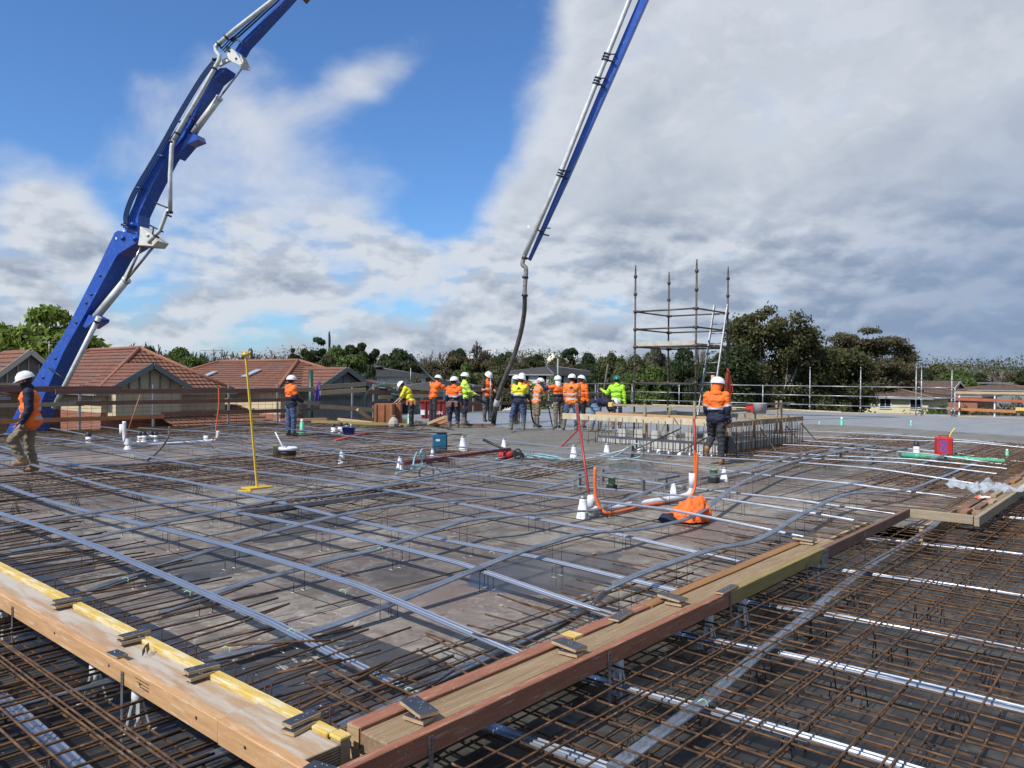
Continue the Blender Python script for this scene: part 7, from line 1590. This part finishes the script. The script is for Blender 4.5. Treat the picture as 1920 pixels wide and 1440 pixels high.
# the big gums on the right are built one by one with finer leaves
def biggum(px, ytop, w, Y, seed, leaf, label, nclump, n, bark, shape, ybase_cl=.2):
    rg = random.Random(seed); tp = D(px, ytop, Y); zb = -6.0; h_ = tp.z-zb; R_ = w/F*Y/2; cl = []; tr = MB()
    for i in range(nclump):
        a = rg.uniform(0, 6.283); t = rg.random()
        if shape == 'umbrella': r = R_*.86*rg.random()**.5; z = h_*(.95-.42*(r/R_)**2)-rg.choice((0, 0, .1, .25, .4))*h_*.5; rad = rg.uniform(.13, .21)*R_; rz_ = rad*.42
        else: z = h_*(ybase_cl+(1-ybase_cl)*t*.97); prof_ = min(1, 1.7*math.sqrt(max(0, 1.02-t)))*(.82+.18*math.sin(3*a+seed+5*t)); r = R_*.98*prof_*rg.random()**.5; rad = rg.uniform(.10, .24)*R_*(.8 if t > .6 else 1.35); rz_ = rad*rg.uniform(.55, .9)
        cl.append(((r*math.cos(a), r*math.sin(a), z), (rad, rad, rz_)))
    r_ = thing('gum_tree', label, 'tree', (tp.x, tp.y, zb))
    me = mesh_quads('crown', leafcloud(cl, int(n*1.7), .15 if Y < 70 else .17, seed, .25, .24), LM[leaf]); o = bpy.data.objects.new('crown', me); C.objects.link(o); o.parent = r_
    tr.tube([(0, 0, 0), (.2, .1, h_*.25), (-.1, 0, h_*.5), (0, 0, h_*.85)], [.30, .22, .14, .04], 8)
    for c, r in cl[::4]:
        st_ = Vector((rg.uniform(-.2, .2), 0, c[2]*rg.uniform(.45, .75))); e = Vector(c); m2 = st_.lerp(e, .5)+Vector((rg.uniform(-.3, .3), rg.uniform(-.3, .3), -.3)); tr.tube([st_, m2, e], [.07, .05, .02], 5, cap=False)
    o = tr.build('trunk', bark, None); o.parent = r_; return r_
def silhouette_gum(prof_, ybot, Y, seed, leaf, label, ncl, n, rad0, trunks, bark=M_barkp, size=.15, flat=.8):
    # crown volume: clumps spread through the tree's own width and depth, taller where the real crown is taller
    rg = random.Random(seed); xs_ = [p[0] for p in prof_]; cx = (xs_[0]+xs_[-1])/2; base = D(cx, 700, Y); zb = -6.0; cl = []; R_ = (xs_[-1]-xs_[0])/F*Y/2
    while len(cl) < ncl:
        x = rg.uniform(xs_[0], xs_[-1]); j = max(i for i in range(len(xs_)) if xs_[i] <= x); j = min(j, len(xs_)-2); t = (x-xs_[j])/(xs_[j+1]-xs_[j]); yt = prof_[j][1]*(1-t)+prof_[j+1][1]*t
        r = rad0*rg.uniform(.55, 1.35); e = D(x, yt, Y); zt = e.z-r*flat*.8; zl = D(x, ybot, Y).z; z = zt-(zt-zl)*rg.random()**(1.4); dep = math.sqrt(max(.05, 1-((x-cx)/(xs_[-1]-cx))**2))*R_*.7
        cl.append(((e.x-base.x, rg.uniform(-dep, dep), z-zb), (r, r, r*flat)))
    r_ = thing('gum_tree', label, 'tree', (base.x, base.y, zb)); me = mesh_quads('crown', leafcloud(cl, n, size, seed, .3, .22), LM[leaf]); o = bpy.data.objects.new('crown', me); C.objects.link(o); o.parent = r_; tr = MB()
    for k in range(trunks):
        x0 = rg.uniform(-.25, .25)*R_; tr.tube([(x0, 0, 0), (x0+.2, .1, 3.0), (x0*1.6, 0, 6.0), (x0*2.2, .2, 8.5)], [.26, .2, .14, .05], 7)
    for c, r in cl[::5]: e = Vector(c); st_ = Vector((e.x*.45, e.y*.3, e.z*.62)); tr.tube([st_, st_.lerp(e, .5)+Vector((rg.uniform(-.3, .3), 0, -.2)), e], [.08, .05, .02], 5, cap=False)
    o = tr.build('trunk', bark, None); o.parent = r_; return r_
silhouette_gum([(1366, 650), (1372, 612), (1385, 598), (1402, 590), (1415, 582), (1432, 576), (1444, 583), (1456, 593), (1470, 590), (1484, 600), (1502, 592), (1512, 602), (1516, 622), (1528, 640), (1545, 655)], 770, 62, 1, 'gum', 'largest dark gum tree on the right, its top above all others', 140, 34000, .85, 4)
silhouette_gum([(1500, 650), (1512, 640), (1530, 642), (1550, 652), (1575, 654), (1600, 664), (1622, 672)], 775, 66, 3, 'gum', 'lower dark gum tree between the largest gum and the umbrella gum', 95, 34000, .95, 3)
silhouette_gum([(1352, 690), (1362, 660), (1375, 650), (1392, 652), (1402, 690)], 775, 58, 8, 'dark', 'dark tree directly right of the scaffold ladder', 45, 15000, .8, 1)
silhouette_gum([(1566, 650), (1572, 632), (1585, 622), (1604, 615), (1622, 620), (1634, 632), (1645, 645), (1656, 634), (1678, 632), (1692, 645), (1700, 662)], 676, 80, 5, 'brown', 'umbrella shaped gum tree with a brownish crown and pale limbs', 44, 13000, .95, 3, M_barkp, .15, .40)
silhouette_gum([(1600, 700), (1625, 680), (1660, 672), (1690, 668), (1702, 684), (1708, 705)], 735, 76, 6, 'brown', 'low brownish tree under the umbrella gum', 50, 16000, 1.0, 2, M_barkp, .17, .55)
if False: biggum(1440, 577, 165, 62, 1, 'gum', 'largest dark gum tree on the right, its top above all others', 150, 30000, M_barkp, 'col', .15)
if False: biggum(1385, 640, 90, 60, 2, 'gum', 'dark gum tree directly right of the scaffold', 80, 16000, M_bark, 'col', .02)
if False: biggum(1520, 600, 110, 64, 3, 'gum', 'dark gum tree at the right shoulder of the largest gum', 100, 20000, M_barkp, 'col', .05)
if False: biggum(1580, 655, 110, 66, 4, 'gum', 'lower dark gum tree between the largest gum and the umbrella gum', 90, 18000, M_barkp, 'col', .02)
if False: biggum(1640, 612, 142, 80, 5, 'brown', 'umbrella shaped gum tree with a brownish crown and pale limbs', 46, 16000, M_barkp, 'umbrella')
biggum(1690, 672, 70, 84, 6, 'grey', 'grey green tree under the right side of the umbrella gum', 34, 7000, M_barkp, 'col', .3)
if False: biggum(1650, 690, 110, 70, 7, 'brown', 'low brownish tree under the umbrella gum', 34, 8000, M_bark, 'col', .2)
# undergrowth and the far wooded skyline: masses nobody could count
def mass(name, label, xs_, Y0, Y1, ztop, n, size, leaf, seed):
    rg = np.random.default_rng(seed); cl = []
    for i in range(xs_):
        Y = Y0+(Y1-Y0)*rg.random(); X = (rg.random()*2-1)*.78*Y; r = (1.6+2.6*rg.random())*Y/100*1.4; b = gz(Y)
        cl.append(((X, Y, b+ztop(Y)*rg.random()), (r*1.3, r, r*.7)))
    me = mesh_quads(name, leafcloud(cl, n, size, seed), LM[leaf]); o = bpy.data.objects.new(name, me); C.objects.link(o); tag(o, label, 'undergrowth', kind='stuff')
mass('undergrowth', 'olive undergrowth filling the gardens between the houses', 240, 62, 170, lambda Y: 2.6, 52000, .26, 'olive', 1)
mass('dark_undergrowth', 'dark shrubs filling the gardens between the houses', 170, 66, 190, lambda Y: 3.0, 40000, .26, 'dark', 2)
mass('far_woodland', 'brownish far woodland along the skyline', 140, 180, 330, lambda Y: 3.6, 120000, .42, 'grey', 3)
mass('far_green_woodland', 'dull green far woodland along the skyline', 130, 200, 380, lambda Y: 3.8, 110000, .45, 'olive', 4)

# houses on the same street grid
def tilemat(name, c1, c2, c3, ang):
    m = bpy.data.materials.new(name); m.use_nodes = True; t = m.node_tree; n = NT(t); b = t.nodes['Principled BSDF']
    tcn = n.new('ShaderNodeTexCoord'); vec = n.mapping(tcn.outputs['Object'], rot=(0, 0, ang)); sx = n.new('ShaderNodeSeparateXYZ'); t.links.new(vec, sx.inputs[0])
    col = n.mix(n.mr(n.noise(vec, 1.4, 6, .7), .35, .65), c1, c2); col = n.mix(n.mr(n.noise(vec, 5, 5, .7), .52, .66, 0, .7), col, c3); col = n.mix(n.mr(n.noise(vec, 9, 4, .7), .46, .36, 0, .6), col, tuple(x*.35 for x in c1)); col = n.mix(n.mr(n.noise(n.mapping(vec, (1.2, .35, 1)), 1.1, 4, .6), .48, .64, 0, .55), col, (.14, .10, .08))
    wv = n.m('SINE', n.m('MULTIPLY', sx.outputs[1], 2*math.pi/.27)); col = n.mix(n.mr(wv, -1, -.4, .28, 0), col, tuple(x*.35 for x in c1))
    t.links.new(col, b.inputs['Base Color']); b.inputs['Roughness'].default_value = .85
    bn = n.new('ShaderNodeBump'); bn.inputs['Strength'].default_value = .8; bn.inputs['Distance'].default_value = .03; t.links.new(wv, bn.inputs['Height']); t.links.new(bn.outputs[0], b.inputs['Normal']); return m
RT = {}
for nm, c in (('terracotta', ((.235, .092, .052), (.15, .064, .042), (.30, .17, .115))), ('brown', ((.15, .09, .07), (.09, .06, .05), (.26, .22, .18))), ('grey', ((.085, .085, .09), (.06, .06, .065), (.13, .13, .14)))):
    RT[nm] = (tilemat(nm+'_tiles_facing_left', *c, GR), tilemat(nm+'_tiles_facing_right', *c, GR+R(90)))
def roofplane(s, poly, e0, e1, zl, n, mi):
    """poly: (eave a, eave b, ridge a, ridge b); laid in overlapping courses"""
    a, b, c_, d = poly; nrm = (b-a).cross(c_-a).normalized(); nrm = nrm if nrm.z > 0 else -nrm
    for i in range(n):
        t0, t1 = i/n, (i+1)/n+.12/n
        p0, p1 = a.lerp(c_, t0)+nrm*.055, b.lerp(d, t0)+nrm*.055; q0, q1 = a.lerp(c_, min(1, t1)), b.lerp(d, min(1, t1))
        s.add([p0, p1, q1, q0, p0-nrm*.07, p1-nrm*.07], [(0, 1, 2, 3), (0, 4, 5, 1)], mi)
def hip(root, u0, u1, v0, v1, ze, zr, style, axis='v', ov=.45, n=12):
    U0, U1, V0, V1 = u0-ov, u1+ov, v0-ov, v1+ov; hw = (U1-U0)/2 if axis == 'v' else (V1-V0)/2
    A, B, C_, D_ = W(U0, V0, ze), W(U1, V0, ze), W(U1, V1, ze), W(U0, V1, ze)
    if axis == 'v': R0, R1 = W((U0+U1)/2, V0+hw, zr), W((U0+U1)/2, V1-hw, zr)
    else: R0, R1 = W(U0+hw, (V0+V1)/2, zr), W(U1-hw, (V0+V1)/2, zr)
    s = MB()
    if axis == 'v':
        roofplane(s, (A, D_, R0, R1), 0, 0, 0, n, 0); roofplane(s, (B, C_, R0, R1), 0, 0, 0, n, 0); roofplane(s, (A, B, R0, R0), 0, 0, 0, n, 1); roofplane(s, (D_, C_, R1, R1), 0, 0, 0, n, 1)
    else:
        roofplane(s, (A, B, R0, R1), 0, 0, 0, n, 1); roofplane(s, (D_, C_, R0, R1), 0, 0, 0, n, 1); roofplane(s, (A, D_, R0, R0), 0, 0, 0, n, 0); roofplane(s, (B, C_, R1, R1), 0, 0, 0, n, 0)
    o = s.build('roof', list(RT[style]), root); s = MB()
    cm = mat(style+'_ridge', {'terracotta': (.26, .11, .065), 'brown': (.18, .11, .08), 'grey': (.11, .11, .12)}[style], None, .85)
    for a, b in ((R0, R1), (A, R0), (D_, R1), (B, R0 if axis == 'v' else R1), (C_, R1)):
        if (b-a).length > .1: s.tube([a+ZD*.06, b+ZD*.06], .11, 6)
    s.build('ridge_cap', cm, o)
    s = MB(); 
    for a, b in ((A, B), (B, C_), (C_, D_), (D_, A)): s.bar(a-ZD*.06, b-ZD*.06, .12, .14)
    s.build('gutter', mat('grey_gutter', (.28, .29, .29), None, .5), root)
    s = MB(); s.uvbox(U0+.02, U1-.02, V0+.02, V1-.02, ze-.10, ze-.05); s.build('eave_lining', M_creamw, root); return o
def wallmat(name, c1, c2, brick=False):
    m = mat(name, c1, c2, .9, 0, 2, 5, .2, 60)
    if brick:
        t = m.node_tree; n = NT(t); b = t.nodes['Principled BSDF']; tcn = n.new('ShaderNodeTexCoord'); v_ = n.mapping(tcn.outputs['Object'], rot=(0, 0, GR)); sp = n.new('ShaderNodeSeparateXYZ'); t.links.new(v_, sp.inputs[0])
        cb = n.new('ShaderNodeCombineXYZ'); n.put(cb.inputs[0], n.m('ADD', sp.outputs[0], sp.outputs[1])); t.links.new(sp.outputs[2], cb.inputs[1])
        br = n.new('ShaderNodeTexBrick'); t.links.new(cb.outputs[0], br.inputs['Vector']); br.inputs['Scale'].default_value = 1; br.inputs['Brick Width'].default_value = .24; br.inputs['Row Height'].default_value = .086; br.inputs['Mortar Size'].default_value = .008
        br.inputs['Color1'].default_value = (*c1, 1); br.inputs['Color2'].default_value = (*c2, 1); br.inputs['Mortar'].default_value = (.3, .26, .22, 1); t.links.new(br.outputs[0], b.inputs['Base Color'])
    return m
M_creamw = wallmat('cream_render', (.56, .47, .31), (.50, .42, .28)); M_brick = wallmat('red_brick', (.33, .10, .055), (.24, .075, .045), True); M_greyw = wallmat('grey_boards', (.22, .23, .22), (.17, .18, .17)); M_whitew = wallmat('white_render', (.68, .68, .66), (.6, .6, .58))
M_glass = mat('window_glass', (.02, .025, .03), None, .08); M_frame = mat('window_frame', (.6, .58, .52), None, .6)
def window(root, face, c, w, h_, z):
    """face 'u': on a wall facing camera-left (-U); 'v': on a wall facing camera-right (-V). c=(u,v)"""
    o1, o2 = (UD, VD) if face == 'u' else (VD, UD); p = W(*c, z); s = MB()
    for k in (-1, 1): s.obox(p+o2*k*w/2, o2*.04, o1*.05, ZD*(h_/2+.04)); s.obox(p+ZD*k*h_/2, o2*(w/2-.03), o1*.045, ZD*.04)
    s.obox(p, o2*.02, o1*.04, ZD*(h_/2-.03)); f_ = s.build('window', M_frame, root); s = MB(); s.obox(p, o2*(w/2-.04), o1*.015, ZD*(h_/2-.04)); s.build('pane', M_glass, f_)
def house(label, u0, u1, v0, v1, ze, zr, style, walls, axis='v', low=None, n=12, name='house', zg=-6.0, wins=()):
    r_ = thing(name, label, 'house', W((u0+u1)/2, (v0+v1)/2, zg))
    s = MB(); s.uvbox(u0, u1, v0, v1, zg if not low else low[0], ze-.11); s.build('wall', walls, r_)
    if low: s = MB(); s.uvbox(u0-.03, u1+.03, v0-.03, v1+.03, zg, low[0]-.002); s.build('brick_base', low[1], r_)
    hip(r_, u0, u1, v0, v1, ze, zr, style, axis, n=n)
    for w_ in wins: window(r_, *w_)
    return r_
def gable(root, u0, u1, v, ze, zr, style, wallm, depth, trim, face='v'):
    s = MB(); m_ = (u0+u1)/2; s.prism([W(u0+.25, v, ze-.4), W(u1-.25, v, ze-.4), W(u1-.25, v, ze), W(m_, v, zr-.22), W(u0+.25, v, ze)], VD*depth); o = s.build('gable', wallm, root)
    s = MB(); a, b, c_ = W(u0-.15, v-.4, ze-.08), W(u1+.15, v-.4, ze-.08), W(m_, v-.4, zr)
    roofplane(s, (a, a+VD*(depth+.4), c_, c_+VD*(depth+.4)), 0, 0, 0, 7, 0); roofplane(s, (b, b+VD*(depth+.4), c_, c_+VD*(depth+.4)), 0, 0, 0, 7, 0); s.build('gable_roof', list(RT[style]), root)
    s = MB(); s.bar(a-VD*.03-ZD*.12, c_-VD*.03-ZD*.12, .05, .26); s.bar(b-VD*.03-ZD*.12, c_-VD*.03-ZD*.12, .05, .26); s.build('barge_board', trim, root)
    s = MB()
    for k in range(1, 6):
        t = k/6; uu_ = u0+.3+(u1-u0-.6)*t; zt = ze+(zr-ze-.35)*(1-abs(2*t-1)); s.bar(W(uu_, v-.03, ze-.3), W(uu_, v-.03, zt), .09, .05, UD)
    s.bar(W(u0+.3, v-.035, ze-.25), W(u1-.3, v-.035, ze-.25), .05, .14); s.build('gable_battens', trim, root)
M_trimg = mat('grey_green_trim', (.17, .19, .18), None, .7)
hA = house('cream and brick house with orange terracotta hipped roof and grey gable, behind the walking man', 15.8, 22.4, 40.6, 54, D(185, 737, 38).z, D(240, 657, 43).z+.1, 'terracotta', M_creamw, low=(-.15, M_brick))
gable(hA, 15.9, 19.6, 39.6, D(230, 722, 39.5).z, D(290, 681, 39.8).z, 'terracotta', M_creamw, 3.2, M_trimg)
s = MB(); s.uvbox(16.1, 19.4, 39.62, 40.55, -.4, D(230, 722, 39.5).z-.41); s.build('bay', M_creamw, hA)
hB = house('cream house with orange terracotta hipped roof and two skylights, behind the yellow stand', 23.9, 30.6, 37.4, 53.5, D(525, 729, 42).z, D(545, 680, 47).z+.1, 'terracotta', M_creamw, low=(-.35, M_brick), wins=(('u', (23.87, 44), 1.1, .8, .3),))
for (u_, v_) in ((25.2, 42.5), (24.9, 47.2)):
    t = (u_-23.45)/(3.8); z_ = D(525, 729, 42).z+t*(D(545, 680, 47).z+.1-D(525, 729, 42).z); s = MB(); sl = Vector((UX, UY, 0))*3.8+ZD*(D(545, 680, 47).z+.1-D(525, 729, 42).z); sl.normalize(); nn_ = VD.cross(sl); nn_ = nn_ if nn_.z > 0 else -nn_
    s.obox(W(u_, v_, z_)+nn_*.12, sl*.55, VD*.33, nn_*.04); s.build('skylight', mat('skylight_glass', (.45, .5, .55), None, .15, .2), hB, label='pale skylight')
s = MB(); s.uvbox(18.5, 23.8, 37.2, 42.5, -6, -1.05); o = s.build('porch_wall', M_brick, hB); s = MB(); P_0 = [W(18.2, 37, -1.0), W(24.2, 37, -1.0), W(18.2, 42, .1), W(24.2, 42, .1)]
roofplane(s, (P_0[0], P_0[1], P_0[2], P_0[3]), 0, 0, 0, 8, 1); s.build('porch_roof', list(RT['terracotta']), hB)
hC = thing('house', 'grey boarded house with a grey gable facing the fence behind the purple cord', 'house', W(27, 38, -6))
s = MB(); s.uvbox(25.3, 34, 36.4, 44, -6, 1.0); s.build('wall', M_greyw, hC); gable(hC, 24.9, 29.2, 36.0, 1.05, D(643, 688, 44).z, 'terracotta', M_greyw, 8, M_trimg)
s = MB(); a = [W(29, 35.8, 1.1), W(35, 35.8, .9), W(29, 44, 1.9), W(35, 44, 1.6)]; roofplane(s, (a[0], a[1], a[2], a[3]), 0, 0, 0, 8, 1); s.build('side_roof', mat('grey_metal_roof', (.24, .25, .26), None, .5), hC)
window(hC, 'v', (31.5, 36.37), 1.6, 1.1, 0)
hD = house('house with a brown tiled roof and white eave at the left border, nearest the fence', 4.5, 11.5, 41.5, 50, D(20, 738, 38).z-.1, D(5, 688, 42).z, 'brown', M_brick, n=9)
hE = house('house with an orange brown hipped roof behind the walking man at the left border', 9.5, 15.5, 49, 60, D(50, 690, 50).z-.25, D(75, 662, 52).z, 'terracotta', M_creamw, axis='u')
gable(hE, 12.6, 16.2, 46.5, D(60, 710, 48).z, D(79, 662, 48).z, 'terracotta', M_greyw, 4, mat('cream_trim', (.5, .48, .38), None, .7))
hF = house('two storey brick house with a grey brown roof at the left border above the others', 2, 12, 62, 74, D(20, 655, 60).z, D(5, 628, 64).z, 'brown', M_brick, axis='v', n=9)
house('low house with a dark grey solar panelled roof right of the grey gable', *(lambda q: (q[0]-4, q[0]+6, q[1]-2, q[1]+7))(uvof(D(700, 720, 62))), D(700, 742, 60).z, D(700, 717, 62).z, 'grey', M_greyw, axis='u')
house('house with a slate grey roof behind the orange shirted worker at the bin', *(lambda q: (q[0]-3, q[0]+4, q[1]-2, q[1]+4))(uvof(D(835, 712, 74))), D(815, 732, 70).z, D(815, 714, 74).z, 'grey', M_brick, axis='u')
house('house with a blue grey roof under the big dome shaped tree', *(lambda q: (q[0]-5, q[0]+5, q[1]-3, q[1]+5))(uvof(D(715, 700, 100))), D(715, 705, 96).z, D(715, 688, 100).z, 'grey', M_whitew, axis='v', zg=-6)
hW = house('white two storey house with a black hipped roof behind the middle workers', *(lambda q: (q[0]-5, q[0]+7, q[1]-4, q[1]+6))(uvof(D(1035, 710, 100))), D(1035, 702, 94).z, D(1035, 687, 98).z, 'grey', M_whitew, axis='u')
q = uvof(D(1035, 710, 100))
for k in range(4): window(hW, 'v', (q[0]-3.5+k*2.8, q[1]-4.04), 1.3, 1.5, D(1035, 713, 94).z)
for k in range(3): window(hW, 'u', (q[0]-5.04, q[1]-2.5+k*2.8), 1.3, 1.5, D(1035, 713, 94).z)
s = MB(); zq = D(1035, 722, 94).z; s.uvbox(q[0]-5.3, q[0]-2, q[1]-4.6, q[1]+6.2, zq-.2, zq); s.build('balcony', M_brick, hW)
house('house with a brown roof beyond the end hose', *(lambda q: (q[0]-3, q[0]+4, q[1]-3, q[1]+3))(uvof(D(965, 690, 170))), D(960, 692, 165).z, D(960, 684, 170).z, 'terracotta', M_brick, axis='u', n=8, zg=-5)
mn = thing('mansion', 'distant white mansion with four tall chimneys on the wooded skyline', 'house', D(870, 690, 225)); q = D(870, 690, 225)
s = MB(); a, b = D(848, 678, 225), D(884, 678, 225); z1 = D(860, 672, 225).z; s.obox(Vector(((a.x+b.x)/2, 228, z1-3)), Vector(((b.x-a.x)/2, 0, 0)), Vector((0, 4, 0)), ZD*3); s.build('wall', M_whitew, mn)
s = MB(); 
for k in range(7): s.obox(Vector((a.x+(b.x-a.x)*k/6, 223.8, z1+.3)), Vector((.3, 0, 0)), Vector((0, .3, 0)), ZD*.4)
s.obox(Vector(((a.x+b.x)/2, 223.8, z1+.1)), Vector(((b.x-a.x)/2+.3, 0, 0)), Vector((0, .35, 0)), ZD*.15); s.build('parapet', M_whitew, mn)
for x, yt in ((857, 662), (870, 664), (877, 663), (885, 664)): t = D(x, yt, 226); s = MB(); s.obox(Vector((t.x, 226, (t.z+z1)/2)), Vector((.75, 0, 0)), Vector((0, .6, 0)), ZD*(t.z-z1)/2); s.obox(Vector((t.x, 226, t.z)), Vector((.95, 0, 0)), Vector((0, .8, 0)), ZD*.2); s.build('chimney', M_whitew, mn)
dm = thing('domed_building', 'distant cream building with a stepped dome on the skyline', 'building', D(1037, 690, 260)); q = D(1037, 676, 260); u1m = mat('cream_stone', (.60, .58, .48), None, .8)
w_ = 12/F*260; s = MB(); z1 = q.z; s.obox(Vector((q.x, 262, z1-5)), Vector((w_*1.05, 0, 0)), Vector((0, 4, 0)), ZD*5); s.build('wall', u1m, dm); sc_ = (q.z-D(1037, 661, 260).z)*-1
s = MB(); s.lathe([(w_, 0), (w_*1.05, .1), (w_*.9, sc_*.2), (w_*.8, sc_*.4), (w_*.5, sc_*.6), (w_*.2, sc_*.75), (w_*.16, sc_*.9), (0, sc_)], Vector((q.x, 262, z1)), ZD, 16); s.build('dome', u1m, dm)
# right hand houses
house('brick house with cream upper wall and dark hipped roof beside the umbrella gum', *(lambda q: (q[0]-3, q[0]+4, q[1]-1, q[1]+8))(uvof(D(1692, 735, 88))), D(1692, 722, 86).z, D(1692, 706, 88).z, 'brown', M_brick, axis='v', n=9)
hY = house('pale yellow walled house with a brown roof below the right guard rail', *(lambda q: (q[0]-3, q[0]+5, q[1]-3, q[1]+8))(uvof(D(1690, 745, 74))), D(1690, 745, 72).z, D(1690, 728, 76).z, 'brown', wallmat('pale_yellow_render', (.62, .56, .36), (.56, .5, .32)), axis='v', n=9)
q = uvof(D(1690, 745, 74))
for k in range(4): window(hY, 'u', (q[0]-3.04, q[1]-2+k*2.6), 1.0, 1.1, D(1690, 755, 72).z)
hG = house('brick house with cream barge boards right of the twin tube posts', *(lambda q: (q[0]-4, q[0]+4, q[1]-2, q[1]+7))(uvof(D(1745, 735, 92))), D(1745, 728, 90).z, D(1745, 714, 92).z, 'brown', M_brick, axis='u', n=9)
q = uvof(D(1738, 735, 90)); gable(hG, q[0]-3, q[0]+3, q[1]-3, D(1738, 726, 90).z, D(1738, 714, 90).z, 'brown', M_brick, 4, M_frame)
house('low house with a wide brown tiled roof behind the orange boards', *(lambda q: (q[0]-5, q[0]+6, q[1]-3, q[1]+7))(uvof(D(1790, 745, 84))), D(1790, 742, 80).z, D(1790, 728, 84).z, 'brown', M_brick, axis='u', n=9)
lw = thing('long_building', 'long low white roofed building with a sloping end on the right skyline', 'building', D(1805, 722, 150)); a, b = D(1762, 716, 150), D(1822, 716, 150)
s = MB(); s.prism([Vector((a.x, 150, a.z)), Vector((b.x, 150, a.z+.35)), Vector((b.x-1, 150, a.z-1.1)), Vector((a.x+3.0, 150, a.z-1.1)), Vector((a.x, 150, a.z-.35))], Vector((0, 8, 0))); s.build('white_roof', M_whitew, lw)
s = MB(); s.obox(Vector(((a.x+b.x)/2+.5, 155, a.z-3.6)), Vector(((b.x-a.x)/2-1, 0, 0)), Vector((0, 4, 0)), ZD*2.5); s.build('wall', M_brick, lw)
lw2 = thing('garden_shed', 'white walled flat roofed building near the right border', 'building', D(1868, 728, 130)); a, b = D(1852, 722, 130), D(1872, 722, 130)
s = MB(); s.obox(Vector(((a.x+b.x)/2, 132, a.z-1.2)), Vector(((b.x-a.x)/2, 0, 0)), Vector((0, 2, 0)), ZD*1.4); s.build('wall', M_whitew, lw2); s = MB(); s.obox(Vector(((a.x+b.x)/2-1, 132, a.z+.35)), Vector((4.2, 0, 0)), Vector((0, 2.5, 0)), ZD*.12); s.build('flat_roof', M_greyw, lw2)
house('grey walled house with a brown roof at the right border', *(lambda q: (q[0]-6, q[0]+6, q[1]-3, q[1]+7))(uvof(D(1915, 735, 110))), D(1915, 732, 106).z, D(1915, 722, 110).z, 'brown', M_greyw, axis='u', n=8)
# aerials
for x, y0, y1, Y, lab in ((398, 655, 690, 60, 'rooftop television aerial above the second red roof'), (617, 693, 720, 60, 'thin aerial with a crossbar right of the grey gable'), (770, 690, 720, 66, 'white mast standing before the brown hedge'), (92, 640, 668, 60, 'thin aerial above the cream gable at the left')):
    s = MB(); s.tube([D(x, y1+12, Y), D(x, y0, Y)], .03, 5); t = D(x, y0+2, Y)
    if x != 770: s.tube([t-Vector((.9, 0, 0)), t+Vector((.9, 0, 0))], .02, 5); [s.tube([t+Vector((k*.2, -.25, 0)), t+Vector((k*.2, .25, 0))], .012, 4) for k in range(-4, 5)]
    tag(s.build('aerial', M_tube, origin=D(x, y1, Y)), lab, 'aerial')
# fill: soil and weeds under the building edge
s = MB(); s.uvbox(-14, 45.9, -13.9, 26.3, -6.4, ZL-.06); tag(s.build('building_below', wallmat('raw_concrete', (.25, .24, .22), (.2, .19, .18))), kind='structure')
